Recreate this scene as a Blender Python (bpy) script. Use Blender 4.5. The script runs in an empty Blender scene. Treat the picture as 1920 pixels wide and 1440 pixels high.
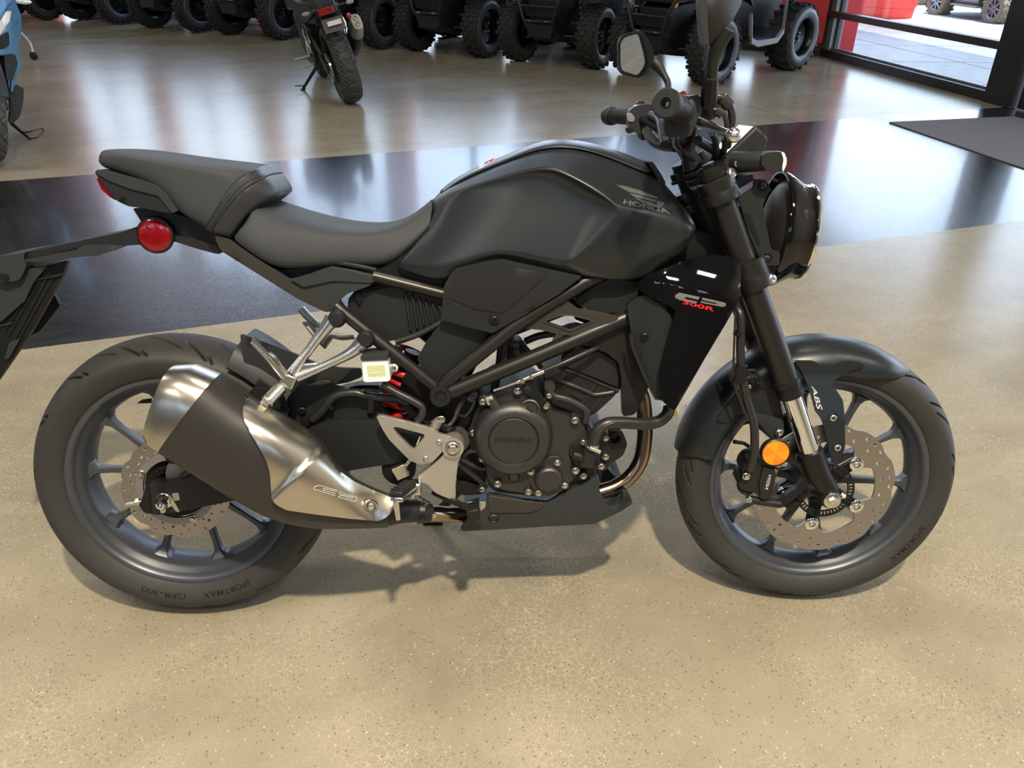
import bpy, bmesh, math, random
import numpy as np
from mathutils import Vector, Matrix
from mathutils.geometry import delaunay_2d_cdt
from mathutils.bvhtree import BVHTree

sc = bpy.context.scene
COL = sc.collection
PI = math.pi
rnd_ = random.Random(7)

# ------------------------------------------------------------------ camera
FPX = 1500.0                                   # focal length in pixels of the 1920 x 1440 frame
PITCH, ROLL, CAMH = math.radians(30.0), math.radians(0.675), 1.3332
_fw = np.array([0, math.cos(PITCH), -math.sin(PITCH)])
_up = np.array([0, math.sin(PITCH), math.cos(PITCH)])
_rt = np.array([1.0, 0, 0])
_r2 = _rt * math.cos(ROLL) + _up * math.sin(ROLL)
_u2 = -_rt * math.sin(ROLL) + _up * math.cos(ROLL)
CAM = np.array([0, 0, CAMH])
cam_data = bpy.data.cameras.new('camera')
cam_data.sensor_width = 36.0
cam_data.lens = 36.0 * FPX / 1920.0
cam_data.clip_start = 0.02
cam_data.clip_end = 300
cam = bpy.data.objects.new('camera', cam_data)
COL.objects.link(cam)
cam.matrix_world = Matrix(((_r2[0], _u2[0], -_fw[0], 0), (_r2[1], _u2[1], -_fw[1], 0),
                           (_r2[2], _u2[2], -_fw[2], CAMH), (0, 0, 0, 1)))
sc.camera = cam

# ------------------------------------------------------------------ colour management
sc.view_settings.view_transform = 'Standard'
sc.view_settings.look = 'None'
sc.view_settings.gamma = 1.0
sc.view_settings.use_curve_mapping = False
sc.view_settings.exposure = 0.18

# ------------------------------------------------------------------ world, sun, lamps
world = bpy.data.worlds.new('sky')
sc.world = world
world.use_nodes = True
_wn = world.node_tree.nodes
_wl = world.node_tree.links
_bg = _wn['Background']
_tc = _wn.new('ShaderNodeTexCoord')
_sx = _wn.new('ShaderNodeSeparateXYZ')
_cr = _wn.new('ShaderNodeValToRGB')
_wl.new(_tc.outputs['Generated'], _sx.inputs[0])
_wl.new(_sx.outputs['Z'], _cr.inputs[0])
_cr.color_ramp.elements[0].position = 0.0
_cr.color_ramp.elements[0].color = (0.80, 0.88, 1.0, 1)
_cr.color_ramp.elements[1].position = 0.6
_cr.color_ramp.elements[1].color = (0.42, 0.62, 1.0, 1)
_wl.new(_cr.outputs[0], _bg.inputs['Color'])
_bg.inputs['Strength'].default_value = 4.6

def lamp(name, kind, loc, target, energy, color, size=None, size_y=None, portal=False):
    d = bpy.data.lights.new(name, kind)
    d.energy = energy
    d.color = color
    if kind == 'AREA':
        d.shape = 'RECTANGLE' if size_y else 'DISK'
        d.size = size
        if size_y:
            d.size_y = size_y
        if portal:
            d.cycles.is_portal = True
    o = bpy.data.objects.new(name, d)
    COL.objects.link(o)
    o.location = loc
    dv = Vector(target) - Vector(loc)
    o.rotation_euler = dv.to_track_quat('-Z', 'Y').to_euler()
    return o

sun = lamp('sun', 'SUN', (20, 8, 30), (14, 10, 0), 13.0, (1.0, 0.95, 0.86))
sun.data.angle = math.radians(0.6)
# warm high-bay lamps hanging under the showroom ceiling, in rows
KEY = (0.40, -0.75, 4.4)
lamp('high_bay_lamp', 'AREA', KEY, (KEY[0], KEY[1], 0), 290, (1.0, 0.85, 0.62), 0.16)
for _p in [(-9.0, 2.4, 6.3), (-5.2, 3.2, 6.3), (0.4, 3.2, 6.3), (-10.0, 9.5, 6.3), (-5.0, -4.2, 6.3), (3.9, -0.6, 6.3), (1.3, -3.4, 6.3), (-1.8, -1.2, 6.3)]:
    lamp('ceiling_panel_lamp', 'AREA', _p, (_p[0], _p[1], 0), 90, (1.0, 0.94, 0.84), 1.3, 0.7)

# ================================================================== helpers
def _rotx(a):
    c, s = math.cos(a), math.sin(a)
    return np.array([[1, 0, 0], [0, c, -s], [0, s, c]])
def _rotz(a):
    c, s = math.cos(a), math.sin(a)
    return np.array([[c, -s, 0], [s, c, 0], [0, 0, 1]])
def _rotax(k, a):
    K = np.array([[0, -k[2], k[1]], [k[2], 0, -k[0]], [-k[1], k[0], 0]])
    return np.eye(3) + math.sin(a) * K + (1 - math.cos(a)) * K @ K

def pix_ray(x, y):
    return _fw + _r2 * (x - 960) / FPX + _u2 * (720 - y) / FPX

class Frame:
    """A body's own axes; at() gives the point of the body on the plane y = const (or x, z) that a pixel looks at."""
    def __init__(self, R, T):
        self.R, self.T = R, T
        self.C = R.T @ (CAM - T)
    def ray(self, px, py):
        return self.R.T @ pix_ray(px, py)
    def at(self, px, py, v, axis=1):
        d = self.ray(px, py)
        t = (v - self.C[axis]) / d[axis]
        return Vector(self.C + d * t)
    def M4(self):
        m = Matrix.Identity(4)
        for i in range(3):
            for j in range(3):
                m[i][j] = self.R[i, j]
            m[i][3] = self.T[i]
        return m

WORLD = Frame(np.eye(3), np.zeros(3))
def G(px, py, z=0.0):
    return WORLD.at(px, py, z, 2)

# crop windows used when reading positions off the photograph: origin and magnification
CROPS = dict(F=(0, 0, 1.0), C3=(1100, 0, 3.84), C5=(1150, 220, 4.2356), C6=(150, 250, 2.743), C7=(750, 230, 2.954),
             C8=(380, 540, 3.84), D1=(50, 600, 2.618), D2=(250, 660, 3.491), D3=(680, 640, 3.2), D4=(800, 520, 4.0),
             D5=(1180, 440, 4.2367), D6=(1230, 600, 2.6667), D7=(1340, 650, 3.892), D8=(0, 380, 4.364))
def q(crop, pts):
    ox, oy, s = CROPS[crop]
    return [(ox + p[0] / s, oy + p[1] / s) + tuple(p[2:]) for p in pts]

def material(name, color, rough=0.5, metal=0.0, coat=0.0, spec=None, trans=0.0, emit=None, bump=0.0, bscale=300, var=0.0, vscale=4, rvar=0.0, ior=None, stretch=None, alpha=None):
    m = bpy.data.materials.new(name)
    m.use_nodes = True
    n, l = m.node_tree.nodes, m.node_tree.links
    b = n['Principled BSDF']
    b.inputs['Base Color'].default_value = (*color, 1)
    b.inputs['Roughness'].default_value = rough
    b.inputs['Metallic'].default_value = metal
    b.inputs['Coat Weight'].default_value = coat
    b.inputs['Coat Roughness'].default_value = 0.04
    if spec is not None:
        b.inputs['Specular IOR Level'].default_value = spec
    if trans:
        b.inputs['Transmission Weight'].default_value = trans
    if ior:
        b.inputs['IOR'].default_value = ior
    if emit:
        b.inputs['Emission Color'].default_value = (*emit[0], 1)
        b.inputs['Emission Strength'].default_value = emit[1]
    tc = n.new('ShaderNodeTexCoord')
    src = tc.outputs['Object']
    if stretch:
        mp = n.new('ShaderNodeMapping')
        mp.inputs['Scale'].default_value = stretch
        l.new(src, mp.inputs[0])
        src = mp.outputs[0]
    if var or rvar:
        t = n.new('ShaderNodeTexNoise')
        t.inputs['Scale'].default_value = vscale
        t.inputs['Detail'].default_value = 6
        l.new(src, t.inputs['Vector'])
        if var:
            mx = n.new('ShaderNodeMix')
            mx.data_type = 'RGBA'
            mx.inputs['A'].default_value = (*[c * (1 - var) for c in color], 1)
            mx.inputs['B'].default_value = (*[min(1, c * (1 + var)) for c in color], 1)
            l.new(t.outputs['Fac'], mx.inputs['Factor'])
            l.new(mx.outputs['Result'], b.inputs['Base Color'])
        if rvar:
            mr = n.new('ShaderNodeMapRange')
            mr.inputs['To Min'].default_value = max(0, rough - rvar)
            mr.inputs['To Max'].default_value = min(1, rough + rvar)
            l.new(t.outputs['Fac'], mr.inputs['Value'])
            l.new(mr.outputs['Result'], b.inputs['Roughness'])
    if bump:
        t2 = n.new('ShaderNodeTexNoise')
        t2.inputs['Scale'].default_value = bscale
        t2.inputs['Detail'].default_value = 3
        l.new(src, t2.inputs['Vector'])
        bp = n.new('ShaderNodeBump')
        bp.inputs['Strength'].default_value = bump
        bp.inputs['Distance'].default_value = 0.001
        l.new(t2.outputs['Fac'], bp.inputs['Height'])
        l.new(bp.outputs['Normal'], b.inputs['Normal'])
    return m

# ---- polygon helpers (2-D point lists)
def rnd(pts, r, n=4):
    """round the corners of a closed outline; a point may carry its own radius as third value"""
    out = []
    N = len(pts)
    for i in range(N):
        p0, p1, p2 = (np.array(pts[k][:2], float) for k in (i - 1, i, (i + 1) % N))
        rr = pts[i][2] if len(pts[i]) > 2 else r
        a, b = p0 - p1, p2 - p1
        la, lb = np.linalg.norm(a), np.linalg.norm(b)
        if la < 1e-9 or lb < 1e-9 or rr <= 0:
            out.append(tuple(p1)); continue
        d = min(rr, la * 0.45, lb * 0.45)
        s, e = p1 + a / la * d, p1 + b / lb * d
        for k in range(n + 1):
            t = k / n
            out.append(tuple((1 - t) ** 2 * s + 2 * t * (1 - t) * p1 + t * t * e))
    return out

def spline(pts, n=6, closed=False):
    """Catmull-Rom through points of any dimension"""
    A = np.array([tuple(p) for p in pts], float)
    N = len(A)
    out = []
    for i in range(N if closed else N - 1):
        if closed:
            p0, p1, p2, p3 = A[i - 1], A[i], A[(i + 1) % N], A[(i + 2) % N]
        else:
            p0, p1, p2, p3 = A[max(i - 1, 0)], A[i], A[i + 1], A[min(i + 2, N - 1)]
        for k in range(n):
            t = k / n
            out.append(0.5 * (2 * p1 + (p2 - p0) * t + (2 * p0 - 5 * p1 + 4 * p2 - p3) * t * t + (3 * p1 - p0 - 3 * p2 + p3) * t ** 3))
    if not closed:
        out.append(A[-1])
    return out

def circle2(cx, cy, r, n=24, ph=0.0):
    return [(cx + r * math.cos(ph + 2 * PI * k / n), cy + r * math.sin(ph + 2 * PI * k / n)) for k in range(n)]

def inside(poly, x, y):
    c = False
    j = len(poly) - 1
    for i in range(len(poly)):
        xi, yi = poly[i][:2]; xj, yj = poly[j][:2]
        if (yi > y) != (yj > y) and x < (xj - xi) * (y - yi) / (yj - yi) + xi:
            c = not c
        j = i
    return c

def cdt(polys, grid=None, lines=()):
    pts, edges = [], []
    for p in polys:
        b = len(pts)
        pts += [Vector((a[0], a[1])) for a in p]
        edges += [(b + i, b + (i + 1) % len(p)) for i in range(len(p))]
    for ln in lines:
        b = len(pts)
        pts += [Vector((a[0], a[1])) for a in ln]
        edges += [(b + i, b + i + 1) for i in range(len(ln) - 1)]
    if grid:
        xs = [a[0] for a in polys[0]]; ys = [a[1] for a in polys[0]]
        x = min(xs) + grid * 0.37
        while x < max(xs):
            y = min(ys) + grid * 0.41
            while y < max(ys):
                if inside(polys[0], x, y) and not any(inside(h, x, y) for h in polys[1:]):
                    pts.append(Vector((x, y)))
                y += grid
            x += grid
    r = delaunay_2d_cdt(pts, edges, [], 1, 1e-6)
    P = [(v[0], v[1]) for v in r[0]]
    T = [tuple(f) for f in r[2]]
    keep = []
    for t in T:
        cx, cy = sum(P[i][0] for i in t) / 3, sum(P[i][1] for i in t) / 3
        if inside(polys[0], cx, cy) and not any(inside(h, cx, cy) for h in polys[1:] if min(a[0] for a in h) <= cx <= max(a[0] for a in h)):
            keep.append(t)
    return P, keep

class MB:
    """collects mesh pieces; obj() links them as one mesh object"""
    def __init__(self):
        self.v, self.f, self.cr = [], [], []
    def add(self, v, f):
        b = len(self.v)
        self.v += [tuple(p) for p in v]
        self.f += [tuple(b + i for i in g) for g in f]
        return self
    def quadbox(self, c, ax, ay, az):
        c, ax, ay, az = Vector(c), Vector(ax), Vector(ay), Vector(az)
        v = [c + ax * i + ay * j + az * k for i in (-1, 1) for j in (-1, 1) for k in (-1, 1)]
        return self.add(v, [(0, 1, 3, 2), (4, 6, 7, 5), (0, 4, 5, 1), (2, 3, 7, 6), (0, 2, 6, 4), (1, 5, 7, 3)])
    def box(self, x0, x1, y0, y1, z0, z1):
        return self.quadbox(((x0 + x1) / 2, (y0 + y1) / 2, (z0 + z1) / 2), ((x1 - x0) / 2, 0, 0), (0, (y1 - y0) / 2, 0), (0, 0, (z1 - z0) / 2))
    def beam(self, p0, p1, w, h, up=(0, 0, 1), w1=None, h1=None):
        p0, p1 = Vector(p0), Vector(p1)
        d = (p1 - p0).normalized()
        s = d.cross(Vector(up)).normalized()
        u = s.cross(d).normalized()
        w1 = w if w1 is None else w1
        h1 = h if h1 is None else h1
        v = [p0 + s * a * w / 2 + u * b * h / 2 for a, b in ((-1, -1), (1, -1), (1, 1), (-1, 1))]
        v += [p1 + s * a * w1 / 2 + u * b * h1 / 2 for a, b in ((-1, -1), (1, -1), (1, 1), (-1, 1))]
        return self.add(v, [(0, 1, 2, 3), (7, 6, 5, 4), (0, 4, 5, 1), (1, 5, 6, 2), (2, 6, 7, 3), (3, 7, 4, 0)])
    def loft(self, rings, cap=True, closed_v=False):
        n = len(rings[0])
        v = [tuple(p) for r in rings for p in r]
        f = []
        m = len(rings)
        for i in range(m if closed_v else m - 1):
            a, b = i * n, ((i + 1) % m) * n
            for k in range(n):
                f.append((a + k, a + (k + 1) % n, b + (k + 1) % n, b + k))
        if cap and not closed_v:
            f.append(tuple(range(n - 1, -1, -1)))
            f.append(tuple((m - 1) * n + k for k in range(n)))
        return self.add(v, f)
    def tube(self, pts, r, seg=10, smooth=0, cap=True, closed=False, flat=1.0):
        if smooth:
            if hasattr(r, '__len__'):
                aug = spline([tuple(p) + (rr,) for p, rr in zip(pts, r)], smooth, closed)
                pts = [p[:3] for p in aug]; r = [p[3] for p in aug]
            else:
                pts = spline(pts, smooth, closed)
        P = [Vector(p) for p in pts]
        N = len(P)
        R = list(r) if hasattr(r, '__len__') else [r] * N
        T = []
        for i in range(N):
            a = P[i - 1] if (i or closed) else P[0]
            b = P[(i + 1) % N] if (i < N - 1 or closed) else P[-1]
            T.append((b - a).normalized())
        nrm = T[0].orthogonal().normalized()
        rings = []
        for i in range(N):
            nrm = (nrm - T[i] * nrm.dot(T[i])).normalized()
            bn = T[i].cross(nrm)
            rings.append([P[i] + (nrm * math.cos(2 * PI * k / seg) * flat + bn * math.sin(2 * PI * k / seg)) * R[i] for k in range(seg)])
        return self.loft(rings, cap, closed)
    def lathe(self, prof, c=(0, 0, 0), axis=(0, 1, 0), seg=32, closed=False):
        """prof: (radius, distance along axis)"""
        ax = Vector(axis).normalized()
        u = Vector((0, 0, 1)) if abs(ax.z) < 0.9 else Vector((1, 0, 0))
        u = (u - ax * u.dot(ax)).normalized()
        w = ax.cross(u)
        c = Vector(c)
        v, f = [], []
        n = len(prof)
        for k in range(seg):
            t = 2 * PI * k / seg
            e = u * math.cos(t) + w * math.sin(t)
            v += [c + ax * a + e * r for r, a in prof]
        for k in range(seg):
            a, b = k * n, ((k + 1) % seg) * n
            for i in range(n if closed else n - 1):
                j = (i + 1) % n
                f.append((a + i, b + i, b + j, a + j))
        self.add(v, f)
        return self
    def ball(self, c, r, seg=14, sc_=(1, 1, 1)):
        c = Vector(c)
        rings = []
        for i in range(1, seg // 2):
            t = PI * i / (seg // 2)
            rings.append([c + Vector((r * sc_[0] * math.sin(t) * math.cos(2 * PI * k / seg), r * sc_[1] * math.sin(t) * math.sin(2 * PI * k / seg), r * sc_[2] * math.cos(t))) for k in range(seg)])
        return self.loft(rings, True)
    def sheet(self, polys, front, back, grid=None, lines=()):
        """a solid panel: outline polygons (first outer, others holes) mapped by front(u, v) and back(u, v)"""
        pts, tris = cdt(polys, grid, lines)
        n = len(pts)
        v = [front(*p) for p in pts] + [back(*p) for p in pts]
        cnt = {}
        for t in tris:
            for a, b in ((t[0], t[1]), (t[1], t[2]), (t[2], t[0])):
                cnt[(a, b)] = cnt.get((a, b), 0) + 1
        f = [t for t in tris] + [tuple(n + i for i in reversed(t)) for t in tris]
        for (a, b) in cnt:
            if (b, a) not in cnt:
                f.append((b, a, n + a, n + b))
        return self.add(v, f)
    def panel(self, fr, polys, yf, thick, grid=None, lines=()):
        """panel seen in the photograph: pixel outlines on body frame fr at y = yf(px, py) (or a constant), thickness towards +y"""
        if isinstance(polys[0][0], (int, float, np.floating)):
            polys = [polys]
        fn = yf if callable(yf) else (lambda a, b: yf)
        def front(u, w): return fr.at(u, w, fn(u, w))
        def back(u, w):
            p = fr.at(u, w, fn(u, w))
            return Vector((p.x, p.y + thick, p.z))
        return self.sheet(polys, front, back, grid, lines)
    def mirror_y(self):
        n = len(self.v)
        self.v += [(x, -y, z) for x, y, z in self.v]
        self.f += [tuple(n + i for i in reversed(g)) for g in self.f]
        return self
    def moved(self, M):
        self.v = [tuple(M @ Vector(p)) for p in self.v]
        return self
    def mesh(self, name, mat, smooth=40):
        me = bpy.data.meshes.new(name)
        me.from_pydata(self.v, [], self.f)
        me.validate()
        bm = bmesh.new(); bm.from_mesh(me)
        bmesh.ops.recalc_face_normals(bm, faces=bm.faces)
        bm.to_mesh(me); bm.free()
        me.materials.append(mat)
        if smooth:
            me.polygons.foreach_set('use_smooth', [True] * len(me.polygons))
            if smooth < 180:
                me.set_sharp_from_angle(angle=math.radians(smooth))
        me.update()
        return me
    def obj(self, name, mat, parent=None, smooth=40, bevel=0, subsurf=0, front=False, seg=2):
        return link(name, self.mesh(name, mat, smooth), parent, bevel, subsurf, front, seg)

SF4 = Matrix.Identity(4)          # steering turn of the main motorcycle's front end, set below
def link(name, me, parent=None, bevel=0, subsurf=0, front=False, seg=2):
    for w_ in ('far_', 'left_', 'right_'):            # a name says the kind only
        if name.startswith(w_):
            name = name[len(w_):]
    o = bpy.data.objects.new(name, me)
    COL.objects.link(o)
    if parent:
        o.parent = parent
    if front:
        o.matrix_basis = SF4
    if subsurf:
        s = o.modifiers.new('subsurf', 'SUBSURF'); s.levels = subsurf; s.render_levels = subsurf
    if bevel:
        s = o.modifiers.new('bevel', 'BEVEL'); s.width = bevel; s.segments = seg; s.limit_method = 'ANGLE'; s.angle_limit = math.radians(38)
        s.harden_normals = False
    return o

def empty(name, M=None):
    o = bpy.data.objects.new(name, None)
    COL.objects.link(o)
    o.empty_display_size = 0.1
    if M is not None:
        o.matrix_world = M
    return o
def tag(o, label=None, cat=None, group=None, kind=None):
    for k, v in (('label', label), ('category', cat), ('group', group), ('kind', kind)):
        if v:
            o[k] = v
    return o
def copy_tree(o, parent=None):
    c = o.copy()
    COL.objects.link(c)
    c.parent = parent
    for ch in [x for x in bpy.data.objects if x.parent == o]:
        copy_tree(ch, c)
    return c
def struct(o, label=None):
    o['kind'] = 'structure'
    if label:
        o['label'] = label
    return o

_bolt_mesh = {}
def bolt(name, pos, r, mat, parent, axis=(0, -1, 0), style='hex', front=False):
    """a screw head: flange plus hexagon (hex), or a button head with socket (allen)"""
    key = (style, mat.name)
    if key not in _bolt_mesh:
        b = MB()
        if style == 'hex':
            b.lathe([(0, 0), (1.0, 0), (1.0, 0.18), (0.92, 0.28), (0.74, 0.32)], axis=(0, 0, 1), seg=20)
            b.lathe([(0.74, 0.30), (0.74, 0.85), (0.62, 0.98), (0.34, 1.0), (0.30, 0.9), (0, 0.88)], axis=(0, 0, 1), seg=6)
        else:
            b.lathe([(1.0, 0), (1.0, 0.35), (0.86, 0.6), (0.55, 0.72), (0.44, 0.72), (0.42, 0.35), (0, 0.35)], axis=(0, 0, 1), seg=20)
        _bolt_mesh[key] = b.mesh(name, mat, 40)
    o = link(name, _bolt_mesh[key], parent)
    M = Matrix.Translation(Vector(pos)) @ Vector(axis).to_track_quat('Z', 'Y').to_matrix().to_4x4() @ Matrix.Diagonal((r, r, r, 1))
    o.matrix_basis = (SF4 @ M) if front else M
    return o

# lettering: outlines of the built-in typeface, or strokes, laid onto a surface by looking along the camera ray of the place it stands at
def text_mesh2d(s, bold=0.0, shear=0.0):
    cu = bpy.data.curves.new('t', 'FONT')
    cu.body = s
    cu.size = 1.0
    cu.offset = bold
    cu.resolution_u = 3
    cu.shear = shear
    o = bpy.data.objects.new('t', cu)
    COL.objects.link(o)
    dg = bpy.context.evaluated_depsgraph_get()
    me = bpy.data.meshes.new_from_object(o.evaluated_get(dg))
    bm = bmesh.new(); bm.from_mesh(me)
    bmesh.ops.triangulate(bm, faces=bm.faces)
    for _ in range(1):
        bmesh.ops.subdivide_edges(bm, edges=[e for e in bm.edges if e.calc_length() > 0.25], cuts=1)
    bmesh.ops.triangulate(bm, faces=bm.faces)
    bmesh.ops.remove_doubles(bm, verts=bm.verts, dist=1e-4)
    V = [(v.co.x, v.co.y) for v in bm.verts]
    F = [tuple(v.index for v in f.verts) for f in bm.faces]
    bm.free()
    bpy.data.objects.remove(o); bpy.data.curves.remove(cu); bpy.data.meshes.remove(me)
    x0, x1 = min(v[0] for v in V), max(v[0] for v in V)
    y0, y1 = min(v[1] for v in V), max(v[1] for v in V)
    return [((a - x0) / (x1 - x0), (b - y0) / (y1 - y0)) for a, b in V], F
def quadmap(c):
    """c: pixel corners for (0,0) (1,0) (1,1) (0,1)"""
    def f(u, v):
        return tuple((1 - u) * (1 - v) * c[0][i] + u * (1 - v) * c[1][i] + u * v * c[2][i] + (1 - u) * v * c[3][i] for i in (0, 1))
    return f
def tree_of(*objs):
    dg = bpy.context.evaluated_depsgraph_get()
    V, F = [], []
    for o in objs:
        me = o.evaluated_get(dg).to_mesh()
        b = len(V)
        V += [v.co.copy() for v in me.vertices]
        F += [tuple(b + i for i in p.vertices) for p in me.polygons]
        o.evaluated_get(dg).to_mesh_clear()
    return BVHTree.FromPolygons(V, F)
def decal(name, V2, F2, pm, fr, tree, mat, parent, yfall, off=0.0006, front=False):
    v = []
    for a, b in V2:
        px, py = pm(a, b)
        d = Vector(fr.ray(px, py)).normalized()
        h = tree.ray_cast(Vector(fr.C), d)
        if h[0] is None:
            p = fr.at(px, py, yfall)
        else:
            p = h[0]
        v.append(p - d * off)
    return MB().add(v, F2).obj(name, mat, parent, smooth=60, front=front)

# ================================================================== materials
M = {}
M['matte'] = material('matte_black_paint', (0.024, 0.029, 0.033), 0.33, 0.5, bump=0.03, bscale=900)
M['gloss'] = material('gloss_black_paint', (0.003, 0.003, 0.0035), 0.04)
M['plastic'] = material('black_plastic', (0.0115, 0.0125, 0.0132), 0.46, spec=0.36, bump=0.25, bscale=1400)
M['plastic2'] = material('dark_grey_plastic', (0.022, 0.025, 0.027), 0.48, spec=0.4, bump=0.2, bscale=1400)
M['deep'] = material('deep_black_plastic', (0.006, 0.006, 0.006), 0.42, spec=0.35)
M['seat'] = material('grained_vinyl', (0.031, 0.035, 0.041), 0.62, bump=0.5, bscale=1600, spec=0.35)
M['leather'] = material('smooth_vinyl', (0.019, 0.021, 0.024), 0.42, bump=0.25, bscale=600)
M['frame'] = material('satin_frame_paint', (0.014, 0.0135, 0.0125), 0.36, 0.25)
M['bronze'] = material('dark_bronze_paint', (0.050, 0.045, 0.039), 0.42, 0.5)
M['engine'] = material('engine_coating', (0.062, 0.061, 0.060), 0.34, 0.7, bump=0.35, bscale=900)
M['engine2'] = material('engine_side_coating', (0.024, 0.024, 0.024), 0.42, 0.5, bump=0.35, bscale=900)
M['alloy'] = material('cast_aluminium', (0.56, 0.53, 0.47), 0.40, 0.85, bump=0.12, bscale=700, var=0.06, vscale=30)
M['polished'] = material('polished_aluminium', (0.66, 0.65, 0.62), 0.24, 1.0, rvar=0.06, vscale=60)
M['steel'] = material('brushed_stainless', (0.58, 0.53, 0.45), 0.27, 1.0)
M['chrome'] = material('chrome', (0.82, 0.82, 0.83), 0.07, 1.0)
M['zinc'] = material('zinc_plating', (0.70, 0.68, 0.60), 0.24, 1.0)
M['disc'] = material('brake_disc_steel', (0.42, 0.385, 0.35), 0.34, 1.0, rvar=0.05, vscale=80)
M['carrier'] = material('disc_carrier_grey', (0.26, 0.25, 0.24), 0.45, 0.6)
M['wheel'] = material('gunmetal_wheel_paint', (0.090, 0.098, 0.115), 0.36, 0.65)
M['tyre'] = material('tyre_rubber', (0.026, 0.0252, 0.024), 0.62, bump=0.25, bscale=400, var=0.15, vscale=20)
M['tyre_print'] = material('tyre_lettering', (0.006, 0.006, 0.006), 0.42)
M['rubber'] = material('black_rubber', (0.010, 0.010, 0.010), 0.5, spec=0.3, bump=0.1, bscale=300)
M['hose'] = material('rubber_hose', (0.016, 0.016, 0.016), 0.36)
M['header'] = material('heat_tinted_header', (0.36, 0.27, 0.19), 0.20, 1.0, var=0.35, vscale=14)
M['orange'] = material('orange_reflector', (0.86, 0.30, 0.005), 0.12, 0.0, coat=0.6, bump=1.0, bscale=700)
M['orange2'] = material('orange_reflector_facet', (0.70, 0.22, 0.004), 0.2, 0.0, coat=0.4, bump=1.0, bscale=700)
M['red'] = material('red_reflector', (0.17, 0.0015, 0.005), 0.10, 0.0, coat=0.4, bump=0.35, bscale=260, var=0.5, vscale=70)
M['redpaint'] = material('red_paint', (0.50, 0.012, 0.015), 0.3)
M['tank_fluid'] = material('milky_reservoir', (0.76, 0.85, 0.88), 0.35, trans=0.15)
M['fluid'] = material('brake_fluid', (0.50, 0.53, 0.30), 0.4)
M['mirror'] = material('mirror_glass', (0.92, 0.93, 0.93), 0.015, 1.0)
M['lens'] = material('dark_lens', (0.02, 0.022, 0.025), 0.03, 0.0, coat=1.0)
M['clear'] = material('clear_lens', (0.80, 0.80, 0.80), 0.06, 0.2, coat=1.0)
M['grey_print'] = material('grey_decal', (0.078, 0.080, 0.083), 0.40)
M['lite_print'] = material('light_grey_decal', (0.13, 0.13, 0.13), 0.35)
M['silver_print'] = material('silver_decal', (0.50, 0.50, 0.50), 0.35)
M['red_print'] = material('red_decal', (0.75, 0.008, 0.012), 0.4)
M['screen'] = material('instrument_glass', (0.03, 0.03, 0.032), 0.04, coat=1.0)
M['yellow'] = material('yellow_tag', (0.70, 0.50, 0.02), 0.5)
M['etch'] = material('etched_steel', (0.40, 0.37, 0.31), 0.5, 1.0)

# ================================================================== the showroom
def nodes(name):
    m = bpy.data.materials.new(name)
    m.use_nodes = True
    return m, m.node_tree.nodes, m.node_tree.links, m.node_tree.nodes['Principled BSDF']
def nmath(n, l, op, a, b=None, clamp=False):
    x = n.new('ShaderNodeMath'); x.operation = op; x.use_clamp = clamp
    for i, v in enumerate((a, b)):
        if v is None: continue
        if isinstance(v, (int, float)): x.inputs[i].default_value = v
        else: l.new(v, x.inputs[i])
    return x.outputs[0]
def nmix(n, l, fac, a, b):
    x = n.new('ShaderNodeMix'); x.data_type = 'RGBA'
    for k, v in (('Factor', fac), ('A', a), ('B', b)):
        if isinstance(v, (int, float)): x.inputs[k].default_value = v
        elif isinstance(v, tuple): x.inputs[k].default_value = (*v, 1)
        else: l.new(v, x.inputs[k])
    return x.outputs['Result']
def nnoise(n, l, vec, scale, detail=4, rough=0.5, dist=0.0):
    t = n.new('ShaderNodeTexNoise')
    t.inputs['Scale'].default_value = scale; t.inputs['Detail'].default_value = detail; t.inputs['Roughness'].default_value = rough; t.inputs['Distortion'].default_value = dist
    l.new(vec, t.inputs['Vector'])
    return t.outputs['Fac']
def nramp(n, l, v, lo, hi, a=0.0, b=1.0):
    r = n.new('ShaderNodeMapRange'); r.clamp = True
    r.inputs['From Min'].default_value = lo; r.inputs['From Max'].default_value = hi; r.inputs['To Min'].default_value = a; r.inputs['To Max'].default_value = b
    l.new(v, r.inputs['Value'])
    return r.outputs['Result']

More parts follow.
